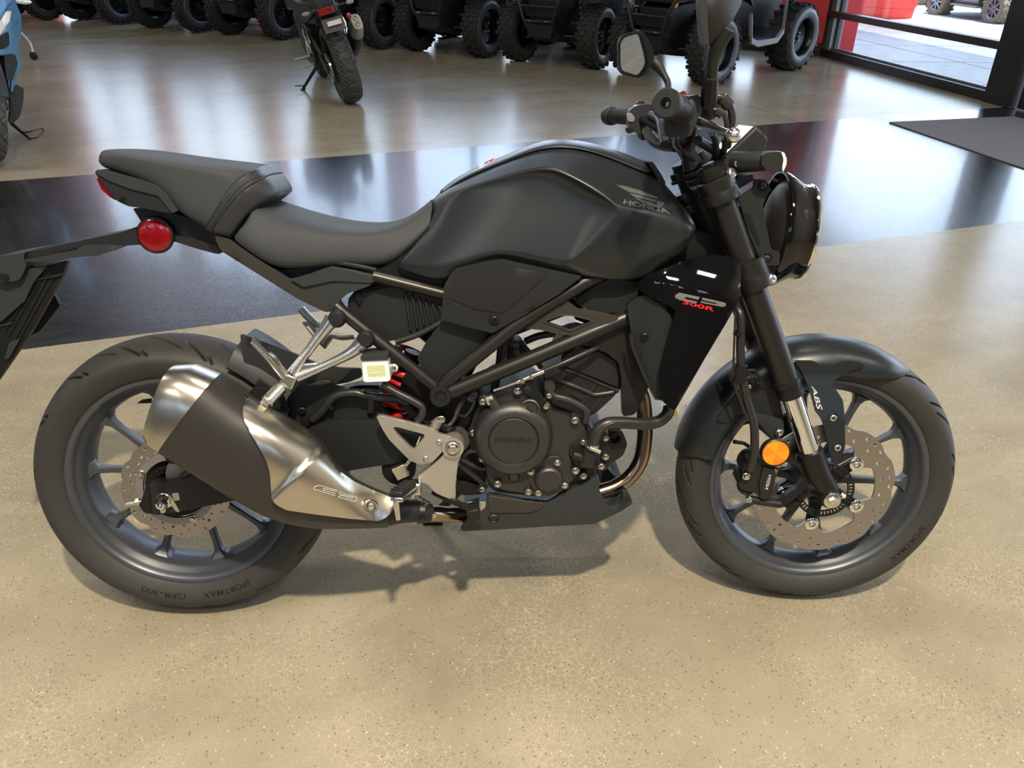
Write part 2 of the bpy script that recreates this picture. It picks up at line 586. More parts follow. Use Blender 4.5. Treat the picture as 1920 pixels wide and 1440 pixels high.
BAND_A = math.radians(19.7)          # direction of the painted band across the floor
def floor_material():
    m, n, l, b = nodes('polished_concrete_with_black_band')
    tc = n.new('ShaderNodeTexCoord')
    mp = n.new('ShaderNodeMapping'); mp.inputs['Rotation'].default_value = (0, 0, -BAND_A)
    l.new(tc.outputs['Object'], mp.inputs[0])
    v = mp.outputs[0]
    sx = n.new('ShaderNodeSeparateXYZ'); l.new(v, sx.inputs[0])
    # concrete
    big = nnoise(n, l, v, 1.1, 5, 0.55, 0.3)
    mid = nnoise(n, l, v, 7.0, 6, 0.6, 0.4)
    col = nmix(n, l, nramp(n, l, big, 0.36, 0.64), (0.258, 0.224, 0.158), (0.365, 0.323, 0.242))
    st = n.new('ShaderNodeMapping'); st.inputs['Scale'].default_value = (1.0, 2.2, 1); st.inputs['Rotation'].default_value = (0, 0, 0.35); l.new(v, st.inputs[0])
    sw = nnoise(n, l, st.outputs[0], 0.75, 6, 0.60, 0.9)
    col = nmix(n, l, nramp(n, l, sw, 0.40, 0.60, 0, 0.85), col, (0.200, 0.172, 0.120))
    col = nmix(n, l, nramp(n, l, mid, 0.22, 0.80, 0, 0.55), col, (0.38, 0.338, 0.245))
    # craze lines
    wv = n.new('ShaderNodeMapping'); l.new(v, wv.inputs[0])
    ndist = n.new('ShaderNodeTexNoise'); ndist.inputs['Scale'].default_value = 30; l.new(v, ndist.inputs['Vector'])
    va = n.new('ShaderNodeMix'); va.data_type = 'RGBA'; va.blend_type = 'LINEAR_LIGHT'; va.inputs['Factor'].default_value = 0.02
    l.new(v, va.inputs['A']); l.new(ndist.outputs['Color'], va.inputs['B'])
    vo = n.new('ShaderNodeTexVoronoi'); vo.feature = 'DISTANCE_TO_EDGE'; vo.inputs['Scale'].default_value = 68
    l.new(va.outputs['Result'], vo.inputs['Vector'])
    craze = nramp(n, l, vo.outputs['Distance'], 0.0, 0.075, 1, 0)
    patch = nramp(n, l, nnoise(n, l, v, 3.0, 3), 0.40, 0.64, 0.05, 0.62)
    col = nmix(n, l, nmath(n, l, 'MULTIPLY', craze, patch), col, (0.52, 0.46, 0.36))
    # aggregate specks
    vs = n.new('ShaderNodeTexVoronoi'); vs.inputs['Scale'].default_value = 135; l.new(v, vs.inputs['Vector'])
    sc_ = n.new('ShaderNodeSeparateColor'); l.new(vs.outputs['Color'], sc_.inputs[0])
    inn = nmath(n, l, 'LESS_THAN', vs.outputs['Distance'], 0.28)
    dark = nmath(n, l, 'MULTIPLY', nmath(n, l, 'GREATER_THAN', sc_.outputs[0], 0.84), inn)
    lite = nmath(n, l, 'MULTIPLY', nmath(n, l, 'GREATER_THAN', sc_.outputs[1], 0.93), inn)
    col = nmix(n, l, nmath(n, l, 'MULTIPLY', dark, 0.75), col, (0.12, 0.09, 0.065))
    col = nmix(n, l, nmath(n, l, 'MULTIPLY', lite, 0.6), col, (0.62, 0.56, 0.46))
    fine = nnoise(n, l, v, 260, 3)
    col = nmix(n, l, nramp(n, l, fine, 0.3, 0.72, 0, 0.42), col, (0.19, 0.165, 0.115))
    # painted band
    yy = sx.outputs['Y']
    edge = nmath(n, l, 'MULTIPLY', nnoise(n, l, v, 60, 2), 0.010)
    ye = nmath(n, l, 'ADD', yy, edge)
    band = nmath(n, l, 'MULTIPLY', nmath(n, l, 'GREATER_THAN', ye, 2.957), nmath(n, l, 'LESS_THAN', ye, 5.335))
    bsw = nnoise(n, l, st.outputs[0], 5.0, 8, 0.7, 1.0)
    bcol = nmix(n, l, nramp(n, l, bsw, 0.45, 0.8, 0, 0.8), (0.0095, 0.0098, 0.0108), (0.050, 0.048, 0.047))
    wear = nmath(n, l, 'GREATER_THAN', nnoise(n, l, st.outputs[0], 40, 4, 0.7), 0.70)
    bcol = nmix(n, l, nmath(n, l, 'MULTIPLY', wear, 0.5), bcol, (0.11, 0.10, 0.09))
    col = nmix(n, l, band, col, bcol)
    # saw cuts
    xx = sx.outputs['X']
    cut = nmath(n, l, 'LESS_THAN', nmath(n, l, 'ABSOLUTE', nmath(n, l, 'SUBTRACT', xx, 4.27)), 0.0045)
    cut2 = nmath(n, l, 'LESS_THAN', nmath(n, l, 'ABSOLUTE', nmath(n, l, 'SUBTRACT', yy, 2.957)), 0.0035)
    cuts = nmath(n, l, 'MAXIMUM', cut, cut2)
    far_ = nmath(n, l, 'GREATER_THAN', xx, 2.2)
    cuts = nmath(n, l, 'MULTIPLY', cuts, far_)
    col = nmix(n, l, nmath(n, l, 'MULTIPLY', cuts, 0.75), col, (0.05, 0.042, 0.035))
    l.new(col, b.inputs['Base Color'])
    rgh = nramp(n, l, big, 0.1, 0.9, 0.222, 0.247)
    rb = nramp(n, l, big, 0.1, 0.9, 0.10, 0.20)
    rgh2 = nmath(n, l, 'SUBTRACT', rgh, nmath(n, l, 'MULTIPLY', band, nmath(n, l, 'SUBTRACT', rgh, rb)))
    l.new(rgh2, b.inputs['Roughness'])
    l.new(nmath(n, l, 'MULTIPLY', band, 0.6), b.inputs['Coat Weight'])
    b.inputs['Coat Roughness'].default_value = 0.12
    # relief: the band's paint is pebbly, the concrete nearly flat
    h1 = nnoise(n, l, v, 150, 3, 0.6)
    h2 = nnoise(n, l, v, 14, 4, 0.6)
    hb = nmath(n, l, 'MULTIPLY', h1, nramp(n, l, band, 0, 1, 0.05, 2.2))
    h = nmath(n, l, 'ADD', hb, nmath(n, l, 'MULTIPLY', h2, 0.9))
    h = nmath(n, l, 'SUBTRACT', h, nmath(n, l, 'MULTIPLY', cuts, 1.0))
    bp = n.new('ShaderNodeBump'); bp.inputs['Strength'].default_value = 0.22; bp.inputs['Distance'].default_value = 0.0028
    l.new(h, bp.inputs['Height']); l.new(bp.outputs[0], b.inputs['Normal'])
    return m
M['floor'] = floor_material()
M['red_stucco'] = material('red_stucco', (0.46, 0.020, 0.022), 0.7, bump=0.8, bscale=60, var=0.12, vscale=9)
M['white_wall'] = material('white_wall_paint', (0.62, 0.60, 0.56), 0.7)
M['grey_wall'] = material('grey_wall_paint', (0.34, 0.34, 0.34), 0.7)
M['dark_wall'] = material('charcoal_wall_paint', (0.09, 0.088, 0.085), 0.7)
M['ceiling'] = material('ceiling_paint', (0.26, 0.265, 0.27), 0.8)
M['black_frame'] = material('black_window_frame', (0.016, 0.015, 0.015), 0.38)
M['brown_frame'] = material('brown_mullion', (0.030, 0.018, 0.014), 0.4)
M['grey_frame'] = material('grey_jamb', (0.16, 0.165, 0.175), 0.4, 0.3)
M['base'] = material('black_base_board', (0.02, 0.019, 0.018), 0.5)
M['carpet'] = material('grey_entrance_mat', (0.14, 0.132, 0.127), 0.95, bump=1.0, bscale=260, var=0.35, vscale=160)
M['pavement'] = material('concrete_paving', (0.120, 0.112, 0.112), 0.40, bump=0.3, bscale=120, var=0.2, vscale=5, rvar=0.12)
M['asphalt'] = material('pale_lot_paving', (0.22, 0.21, 0.20), 0.8, var=0.1, vscale=2)
def glass_mat():
    m = bpy.data.materials.new('window_glass'); m.use_nodes = True
    n, l = m.node_tree.nodes, m.node_tree.links
    n.remove(n['Principled BSDF'])
    t = n.new('ShaderNodeBsdfTransparent'); t.inputs[0].default_value = (0.96, 0.98, 0.97, 1)
    g = n.new('ShaderNodeBsdfGlossy'); g.inputs['Roughness'].default_value = 0.01
    f = n.new('ShaderNodeFresnel')
    ge = n.new('ShaderNodeNewGeometry')          # the same reflectance from both sides of the pane
    io = n.new('ShaderNodeMapRange'); io.inputs['To Min'].default_value = 1.45; io.inputs['To Max'].default_value = 1 / 1.45
    l.new(ge.outputs['Backfacing'], io.inputs['Value']); l.new(io.outputs['Result'], f.inputs[0])
    mx = n.new('ShaderNodeMixShader')
    l.new(f.outputs[0], mx.inputs[0]); l.new(t.outputs[0], mx.inputs[1]); l.new(g.outputs[0], mx.inputs[2])
    l.new(mx.outputs[0], n['Material Output'].inputs['Surface'])
    return m
M['glass'] = glass_mat()

HC = 6.4
A = np.array([3.64, 10.15]); dW = np.array([0.201, -0.9796]); dB = np.array([-0.859, 0.512])
def wall_frame(o, d):
    """x along the wall, y outwards, z up"""
    nrm = np.array([-d[1], d[0]])
    return nrm
nW = np.array([0.9796, 0.201])            # outwards (to the street) of the entrance wall
nB = np.array([0.512, 0.859])             # outwards of the rear window wall
PB = A + dB * 17.0
PW = A + dW * 18.0
PL = np.array([-13.0, -7.5])
fl_poly = [A, PB, PL, PW]
def prism(poly, z0, z1):
    n = len(poly)
    v = [(p[0], p[1], z0) for p in poly] + [(p[0], p[1], z1) for p in poly]
    return MB().add(v, [tuple(range(n)), tuple(range(2 * n - 1, n - 1, -1))] + [(i, (i + 1) % n, n + (i + 1) % n, n + i) for i in range(n)])
fo = MB().add([(p[0], p[1], 0) for p in fl_poly] + [(p[0], p[1], -0.15) for p in fl_poly], [(0, 1, 2, 3), (7, 6, 5, 4), (0, 4, 5, 1), (1, 5, 6, 2), (2, 6, 7, 3), (3, 7, 4, 0)]).obj('floor', M['floor'], smooth=0)
struct(fo, 'polished beige concrete showroom floor crossed by a wide black painted band')
struct(prism(fl_poly, HC, HC + 0.1).obj('ceiling', M['ceiling'], smooth=0), 'grey ceiling above the showroom')

def wbox(o, d, nn, s0, s1, t0, t1, z0, z1):
    """box in wall coordinates: s along, t outwards"""
    c = o + d * (s0 + s1) / 2 + nn * (t0 + t1) / 2
    return MB().quadbox((c[0], c[1], (z0 + z1) / 2), (*(d * (s1 - s0) / 2), 0), (*(nn * (t1 - t0) / 2), 0), (0, 0, (z1 - z0) / 2))

# entrance wall: window_1, post, door_1, then plain wall
we = empty('wall_right'); struct(we, 'black framed glass entrance wall of the showroom')
def wpart(name, mat, *a, bevel=0.0):
    return wbox(A, dW, nW, *a).obj(name, M[mat], we, smooth=0, bevel=bevel)
wpart('header', 'white_wall', 0.0, 18.0, 0, 0.2, 3.2, HC)
wpart('plain_wall', 'white_wall', 9.5, 18.0, 0, 0.2, 0, 3.2)
w1 = empty('window_1'); struct(w1, 'tall glass window with brown transom bar beside the entrance')
def w1p(name, mat, *a, bevel=0.004):
    return wbox(A, dW, nW, *a).obj(name, M[mat], w1, smooth=0, bevel=bevel)
w1p('bottom_rail', 'black_frame', 0.0, 2.80, -0.05, 0.10, 0.0, 0.085)
w1p('sill_bead', 'grey_frame', 0.10, 2.78, 0.02, 0.06, 0.085, 0.105)
w1p('jamb', 'grey_frame', 0.0, 0.10, -0.02, 0.12, 0.0, 3.2)
w1p('jamb_stop', 'black_frame', -0.07, 0.0, -0.06, 0.12, 0.0, 3.2)
w1p('jamb_bead', 'black_frame', 0.10, 0.13, 0.03, 0.08, 0.085, 3.2)
w1p('transom', 'brown_frame', 0.0, 2.80, -0.05, 0.06, 0.425, 0.490)
w1p('head_rail', 'black_frame', 0.0, 2.80, -0.05, 0.10, 3.1, 3.2)
w1p('pane', 'glass', 0.10, 2.80, 0.035, 0.043, 0.10, 0.44, bevel=0)
w1p('pane', 'glass', 0.10, 2.80, 0.035, 0.043, 0.48, 3.12, bevel=0)
wpart('post', 'black_frame', 2.78, 3.10, -0.07, 0.14, 0, 3.2, bevel=0.006)
d1 = empty('door_1'); struct(d1, 'black framed glass entrance door by the mat')
for nm, mt, *a in (('stile', 'black_frame', 3.14, 3.26, -0.02, 0.03, 0.01, 2.3), ('stile', 'black_frame', 4.0, 4.10, -0.02, 0.03, 0.01, 2.3), ('bottom_rail', 'black_frame', 3.26, 4.0, -0.02, 0.03, 0.01, 0.22),
                   ('top_rail', 'black_frame', 3.26, 4.0, -0.02, 0.03, 2.18, 2.3), ('pane', 'glass', 3.24, 4.02, 0.0, 0.008, 0.2, 2.2), ('push_bar', 'polished', 3.3, 3.96, -0.08, -0.05, 1.0, 1.05)):
    wbox(A, dW, nW, *a).obj(nm, M[mt], d1, smooth=0, bevel=0.003 if mt != 'glass' else 0)
wpart('post', 'black_frame', 4.12, 4.30, -0.07, 0.14, 0, 3.2, bevel=0.006)
wpart('door_head', 'black_frame', 3.10, 4.12, -0.05, 0.1, 2.32, 2.42)
w2 = empty('window_2'); struct(w2, 'large glass pane beyond the entrance door')
for nm, mt, *a in (('bottom_rail', 'black_frame', 4.3, 9.5, -0.05, 0.1, 0, 0.085), ('pane', 'glass', 4.3, 9.5, 0.035, 0.043, 0.08, 3.2), ('mullion', 'black_frame', 6.9, 7.0, -0.05, 0.1, 0, 3.2), ('pane', 'glass', 3.1, 4.12, 0.035, 0.043, 2.42, 3.2)):
    wbox(A, dW, nW, *a).obj(nm, M[mt], w2, smooth=0)

# rear window wall with red pillars
wb = empty('wall_back'); struct(wb, 'rear glass wall of the showroom with red stucco pillars')
wbox(A, dB, nB, 0.0, 17.0, 0, 0.2, 5.2, HC).obj('header', M['red_stucco'], wb, smooth=0)
wbox(A, dB, nB, 0.0, 17.0, -0.03, 0.2, 0.0, 0.14).obj('base', M['base'], wb, smooth=0)
s = 0.0
pil_s = [(0.04, 0.80), (3.3, 3.75), (6.3, 6.75), (9.3, 9.75), (12.3, 12.75), (15.3, 17.0)]
for s0, s1 in pil_s:
    wbox(A, dB, nB, s0, s1, -0.06, 0.22, 0.14, 5.2).obj('pillar', M['red_stucco'], wb, smooth=0, bevel=0.01)
for i, ((_, s0), (s1, _)) in enumerate(zip(pil_s[:-1], pil_s[1:])):
    w = empty('window_%d' % (i + 3)); struct(w, 'storefront window pane between red pillars behind the quad bikes, number %d from the corner' % (i + 1))
    wbox(A, dB, nB, s0, s1, 0.05, 0.058, 0.14, 5.2).obj('pane', M['glass'], w, smooth=0)
    wbox(A, dB, nB, s0, s1, 0.0, 0.1, 0.14, 0.20).obj('bottom_rail', M['black_frame'], w, smooth=0)
    wbox(A, dB, nB, (s0 + s1) / 2 - 0.03, (s0 + s1) / 2 + 0.03, 0.0, 0.1, 0.14, 5.2).obj('mullion', M['black_frame'], w, smooth=0)

# walls behind the camera and to the left
dL = (PL - PB) / np.linalg.norm(PL - PB); nL = np.array([dL[1], -dL[0]])
lw = np.linalg.norm(PL - PB)
struct(wbox(PB, dL, nL if nL[0] < 0 else -nL, 0, lw, 0, 0.2, 0, HC).obj('wall_left', M['grey_wall'], smooth=0), 'grey showroom wall on the left')
dF = (PW - PL) / np.linalg.norm(PW - PL); nF = np.array([dF[1], -dF[0]])
lf = np.linalg.norm(PW - PL)
wfr = empty('wall_front'); struct(wfr, 'charcoal showroom wall with windows behind the camera')
fo_ = [(1.5, 3.0), (4.5, 6.0), (7.5, 9.0), (10.5, 12.0), (13.5, 15.0), (16.5, 18.0)]
edges_ = [0.0] + [x for ab in fo_ for x in ab] + [lf]
for i in range(0, len(edges_), 2):
    wbox(PL, dF, nF, edges_[i], edges_[i + 1], 0, 0.2, 0, HC).obj('pier', M['dark_wall'], wfr, smooth=0)
for s0, s1 in fo_:
    wbox(PL, dF, nF, s0, s1, 0, 0.2, 0, 3.3).obj('parapet', M['dark_wall'], wfr, smooth=0)
    wbox(PL, dF, nF, s0, s1, 0, 0.2, 4.7, HC).obj('lintel', M['dark_wall'], wfr, smooth=0)
    wbox(PL, dF, nF, s0, s1, 0.08, 0.088, 3.3, 4.7).obj('pane', M['glass'], wfr, smooth=0)
    wbox(PL, dF, nF, s0, s1, 0.05, 0.12, 4.02, 4.10).obj('mullion', M['black_frame'], wfr, smooth=0)

# ------------------------------------------------------------------ entrance mat
mo = np.array([2.93, 6.47]); m1 = np.array([0.972, 0.235]); m2 = np.array([0.235, -0.972]) * 1.0
mm = [mo, mo + m1 * 1.16, mo + m1 * 1.30 + m2 * 2.4, mo + m2 * 2.4]
mat_o = prism(mm, 0.0, 0.009).obj('entrance_mat', M['carpet'], smooth=0, bevel=0.003)
tag(mat_o, 'dark grey carpet entrance mat lying in front of the glass door', 'mat')

# ------------------------------------------------------------------ outside: paving falling away from the building
def zout(t): return -0.03 - 0.026 * max(0.0, t)
def out_pt(s, t): 
    p = A + dW * s + nW * t
    return (p[0], p[1], zout(t))
pv = MB()
pts = [out_pt(-14, 0.14), out_pt(16, 0.14), out_pt(16, 60), out_pt(-14, 60)]
pvo = MB().add([(p[0], p[1], p[2] - 0.05) for p in pts] + [(p[0], p[1], p[2] - 0.12) for p in pts], [(0, 1, 2, 3), (7, 6, 5, 4), (0, 4, 5, 1), (1, 5, 6, 2), (2, 6, 7, 3), (3, 7, 4, 0)]).obj('pavement', M['asphalt'], smooth=0)
struct(pvo, 'pale paved forecourt outside the entrance window')
SZ = 1.55
me_s = MB().quadbox((0, 0, 0), (SZ / 2 - 0.010, 0, 0), (0, SZ / 2 - 0.010, 0), (0, 0, 0.025)).mesh('paving_slab', M['pavement'], 0)
_sl = math.atan(0.026)
for i in range(-7, 4):
    for j in range(0, 9):
        sA, tA = SZ * (i + 0.62), SZ * (j + 0.5) + 0.16
        p = out_pt(sA, tA)
        o = link('paving_slab', me_s, pvo)
        Mx = Matrix(((dW[0], nW[0] * math.cos(_sl), nW[0] * math.sin(_sl), p[0]), (dW[1], nW[1] * math.cos(_sl), nW[1] * math.sin(_sl), p[1]), (0, -math.sin(_sl), math.cos(_sl), p[2] - 0.025), (0, 0, 0, 1)))
        o.matrix_basis = Mx
gb = A + dB * 8
gpts = [A + nB * 0.23 + dB * -3, A + nB * 0.23 + dB * 40, A + nB * 70 + dB * 40, A + nB * 70 + dB * -3]
struct(MB().add([(p[0], p[1], -0.12) for p in gpts], [(0, 1, 2, 3)]).obj('pavement_rear', M['asphalt'], smooth=0), 'pale paved yard behind the rear windows')
# canopy over the pavement by the entrance
cn = empty('canopy_roof'); struct(cn, 'flat canopy over the walkway outside')
wbox(A, dW, nW, -8, 12, 0.2, 3.2, 3.6, 3.8).obj('roof', M['white_wall'], cn, smooth=0)
rp = empty('pillar_outside'); struct(rp, 'red stucco pillar standing outside the entrance window')
wbox(A, dW, nW, -0.98, -0.43, 0.22, 0.65, -0.08, 3.6).obj('shaft', M['red_stucco'], rp, smooth=0, bevel=0.01)

# ================================================================== the motorcycle in front
LEAN, YAW, STEER = math.radians(12.237), math.radians(2.019), math.radians(-3.929)
WB, RZ, FZ = 1.352, 0.308, 0.297
_RB = _rotz(YAW) @ _rotx(-LEAN)
_TB = np.array([-0.6882, 1.3192, (RZ - 0.075) * math.cos(LEAN) + 0.075 - RZ * math.cos(LEAN)])
B = Frame(_RB, _TB)
_axd = np.array([-math.sin(math.radians(24.73)), 0, math.cos(math.radians(24.73))])
_axp = np.array([WB + 0.093, 0, 0])
_SR = _rotax(_axd, STEER)
S = Frame(_RB @ _SR, _RB @ (_axp - _SR @ _axp) + _TB)
for _i in range(3):
    for _j in range(3):
        SF4[_i][_j] = _SR[_i, _j]
    SF4[_i][3] = (_axp - _SR @ _axp)[_i]

bike = empty('motorcycle', B.M4())
tag(bike, 'matte black naked motorcycle with silver muffler parked side-on across the showroom floor', 'motorcycle')

# ---------------------------------------------------------------- wheels and tyres
def tyre_mesh(R, prof, grooves, nA=1500, nP=110):
    """prof: half profile (radius, y) from bead to crown; grooves(arc, s) gives depth"""
    half = spline(prof, 8)
    full = [(r, -y) for r, y in half] + [(r, y) for r, y in reversed(half[:-1])]
    A = np.array(full, float)
    L = np.concatenate([[0], np.cumsum(np.hypot(*np.diff(A, axis=0).T))])
    s = np.linspace(0, L[-1], nP)
    rr, yy = np.interp(s, L, A[:, 0]), np.interp(s, L, A[:, 1])
    lat = s / L[-1] * 2 - 1
    th = np.linspace(0, 2 * PI, nA, endpoint=False)
    TH, LA = np.meshgrid(th, lat, indexing='ij')
    dep = grooves(TH, LA)
    tr_, ty_ = np.gradient(rr), np.gradient(yy)
    ln_ = np.hypot(tr_, ty_)
    nr_, ny_ = ty_ / ln_, -tr_ / ln_
    RR = rr[None, :] - dep * nr_[None, :]
    X = RR * np.cos(TH); Z = RR * np.sin(TH)
    Y = yy[None, :] - dep * ny_[None, :]
    V = np.stack([X, Y, Z], -1).reshape(-1, 3)
    i, j = np.meshgrid(np.arange(nA), np.arange(nP - 1), indexing='ij')
    a = i * nP + j; b = ((i + 1) % nA) * nP + j
    F = np.stack([a, a + 1, b + 1, b], -1).reshape(-1, 4)
    me = bpy.data.meshes.new('tyre')
    me.vertices.add(len(V)); me.vertices.foreach_set('co', V.ravel())
    me.loops.add(F.size); me.loops.foreach_set('vertex_index', F.ravel())
    me.polygons.add(len(F)); me.polygons.foreach_set('loop_start', np.arange(0, F.size, 4))
    me.polygons.foreach_set('use_smooth', np.ones(len(F), bool))
    me.update(calc_edges=True)
    me.validate()
    bm = bmesh.new(); bm.from_mesh(me); bmesh.ops.recalc_face_normals(bm, faces=bm.faces); bm.to_mesh(me); bm.free()
    me.set_sharp_from_angle(angle=math.radians(35))
    me.materials.append(M['tyre'])
    return me

def slits(specs, n, depth=0.0045):
    """n repeats round the tyre of slanted slits: (phase, lateral start, lateral end, slant, half width in radians)"""
    def f(TH, LA):
        d = np.zeros_like(TH)
        per = 2 * PI / n
        for ph, a, b, sl, hw in specs:
            mid = (a + b) / 2
            lo, hi = min(a, b), max(a, b)
            c = (TH - ph * per - sl * (LA - mid) - 0.6 * sl * (LA - mid) * np.abs(LA - mid) + per / 2) % per - per / 2
            edge = np.clip(np.minimum(LA - lo, hi - LA) / 0.06, 0, 1)
            d = np.maximum(d, depth * edge * np.clip((1.25 - np.abs(c) / hw) * 3.0, 0, 1))
        return d
    return f

rear_prof = [(0.228, 0.053), (0.236, 0.062), (0.252, 0.071), (0.268, 0.0755), (0.281, 0.071), (0.293, 0.056), (0.302, 0.034), (0.3065, 0.014), (0.308, 0.0)]
front_prof = [(0.228, 0.041), (0.236, 0.049), (0.250, 0.0555), (0.263, 0.0572), (0.275, 0.052), (0.286, 0.039), (0.2935, 0.021), (0.2965, 0.008), (0.297, 0.0)]
g_rear = slits([(0.0, -0.54, -0.20, 0.55, 0.0105), (0.5, -0.42, -0.04, 0.75, 0.0105), (0.75, -0.56, -0.40, 0.45, 0.009),
                (0.25, 0.24, 0.56, -0.55, 0.0105), (0.75, 0.04, 0.42, -0.75, 0.0105), (0.0, 0.40, 0.56, -0.45, 0.009)], 14, 0.009)
g_front = slits([(0.0, -0.56, -0.08, -0.66, 0.0115), (0.42, -0.54, -0.28, -0.55, 0.010), (0.7, -0.30, -0.04, -0.75, 0.010),
                 (0.5, 0.08, 0.56, 0.66, 0.0115), (0.92, 0.28, 0.54, 0.55, 0.010), (0.2, 0.04, 0.30, 0.75, 0.010)], 13, 0.009)

def rim(name, c, hw, front):
    b = MB()
    half = [(0.2325, hw), (0.2305, hw + 0.0022), (0.2245, hw + 0.0016), (0.220, hw - 0.002), (0.2165, hw - 0.008), (0.2130, hw - 0.014), (0.2060, hw - 0.020), (0.2015, hw - 0.029), (0.199, 0.004)]
    prof = [(r, -y) for r, y in half] + [(r, y) for r, y in reversed(half)]
    prof += [(0.224, hw - 0.006), (0.212, 0.0), (0.224, -hw + 0.006)]
    b.lathe(prof, c, (0, 1, 0), 120, closed=True)
    o = b.obj(name, M['wheel'], bike, smooth=35, front=front)
    return o

def spokes(wheel, c, phase, hubr, depth):
    for i in range(10):
        a = math.radians(phase + 36 * i)
        pair = math.radians(phase + 36 * (i - i % 2) + 18)
        ah = pair + (a - pair) * 0.62
        p0 = Vector((math.cos(ah) * hubr, 0, math.sin(ah) * hubr))
        p1 = Vector((math.cos(a) * 0.2005, 0, math.sin(a) * 0.2005))
        d = (p1 - p0).normalized()
        t = Vector((0, 1, 0)).cross(d)
        rings = []
        for u, w, dp in ((0, 0.011, depth * 1.1), (0.35, 0.0075, depth * 0.85), (0.72, 0.0062, depth * 0.72), (0.88, 0.0075, depth * 0.85), (0.95, 0.012, depth * 1.1), (1.0, 0.022, depth * 1.6)):
            p = p0.lerp(p1, u) + Vector(c)
            ch = 0.35
            sec = [(-1, -1 + ch), (-1 + ch, -1), (1 - ch, -1), (1, -1 + ch), (1, 1 - ch), (1 - ch, 1), (-1 + ch, 1), (-1, 1 - ch)]
            rings.append([p + t * (w * e) + Vector((0, dp * g, 0)) for e, g in sec])
        MB().loft(rings).obj('spoke', M['wheel'], wheel, smooth=30)

rw = rim('rear_wheel', (0, 0, RZ), 0.0565, False)
spokes(rw, (0, 0, RZ), 140, 0.050, 0.013)
MB().lathe([(0.0, -0.048), (0.030, -0.048), (0.034, -0.044), (0.046, -0.026), (0.058, -0.014), (0.058, 0.014), (0.046, 0.026), (0.034, 0.044), (0.0, 0.044)], (0, 0, RZ), (0, 1, 0), 40).obj('hub', M['wheel'], rw)
tr = link('tyre', tyre_mesh(0.308, rear_prof, g_rear), rw)
tr.location = (0, 0, RZ)
fw = rim('front_wheel', (WB, 0, FZ), 0.0435, True)
spokes(fw, (WB, 0, FZ), 31, 0.046, 0.011)
MB().lathe([(0.0, -0.050), (0.026, -0.050), (0.032, -0.046), (0.044, -0.030), (0.054, -0.012), (0.054, 0.012), (0.044, 0.026), (0.032, 0.044), (0.0, 0.044)], (WB, 0, FZ), (0, 1, 0), 40).obj('hub', M['wheel'], fw)
tf = link('tyre', tyre_mesh(0.297, front_prof, g_front), fw)
tf.location = (WB, 0, FZ)
# valve stem on the front rim
MB().tube([S.at(1404, 837, -0.01), S.at(1395, 831, -0.013), S.at(1376, 828, -0.018)], [0.0045, 0.004, 0.005], 8).obj('valve_stem', M['rubber'], fw)
# raised lettering on the rear tyre's side wall
def arc_text(s, rc, h, a_mid, per, y, parent, c, mat):
    V, F = text_mesh2d(s, 0.012)
    wid = per * len(s)
    out = []
    for u, v in V:
        r = rc + (v - 0.5) * h
        a = a_mid - (u - 0.5) * wid / rc
        out.append((c[0] + r * math.cos(a), y(r), c[2] + r * math.sin(a)))
    MB().add(out, F).obj('tyre_lettering', mat, parent, smooth=0)
_yr = lambda r: -float(np.interp(r, [p[0] for p in rear_prof], [p[1] for p in rear_prof])) - 0.0009
arc_text('SPORTMAX', 0.2555, 0.013, math.radians(-72), 0.0135, _yr, rw, (0, 0, RZ), M['tyre_print'])
arc_text('GPR-300', 0.2555, 0.013, math.radians(-103), 0.0135, _yr, rw, (0, 0, RZ), M['tyre_print'])
_yf = lambda r: -float(np.interp(r, [p[0] for p in front_prof], [p[1] for p in front_prof])) - 0.0009
arc_text('SPORTMAX', 0.2525, 0.011, math.radians(-34), 0.0125, _yf, fw, (WB, 0, FZ), M['tyre_print'])

# ---------------------------------------------------------------- brake discs
def wavy(c, r, amp, n, ph=0.0, N=240):
    out = []
    for k in range(N):
        a = 2 * PI * k / N
        w = math.cos(n * (a - ph))
        rr = r + amp * (1 - 2 * (0.5 - 0.5 * w) ** 3)
        out.append((c[0] + rr * math.cos(a), c[1] + rr * math.sin(a)))
    return out
def ring_sheet(polys, y0, y1):
    return MB().sheet(polys, lambda u, v: (u, y0, v), lambda u, v: (u, y1, v))

cf = (WB, FZ)
bp = [math.radians(44 - 72 * k) for k in range(5)]
inner = []
for k in range(200):
    a = 2 * PI * k / 200
    dm = min(abs((a - b + PI) % (2 * PI) - PI) for b in bp)
    rr = 0.1065 - 0.033 * (0.5 + 0.5 * math.cos(min(dm / 0.33, 1) * PI)) ** 0.8
    inner.append((cf[0] + rr * math.cos(a), cf[1] + rr * math.sin(a)))
holes = []
for k in range(40):
    a = 2 * PI * k / 40 + 0.05
    for j, rr in ((0, 0.1365), (1, 0.1195)):
        if (k + j) % 2 == 0 or (j == 0 and k % 4 == 1):
            holes.append(circle2(cf[0] + rr * math.cos(a), cf[1] + rr * math.sin(a), 0.0036, 10))
fd = ring_sheet([wavy(cf, 0.1450, 0.0028, 10, 0.3), inner] + holes, -0.0745, -0.0700).obj('front_brake_disc', M['disc'], bike, smooth=30, front=True)
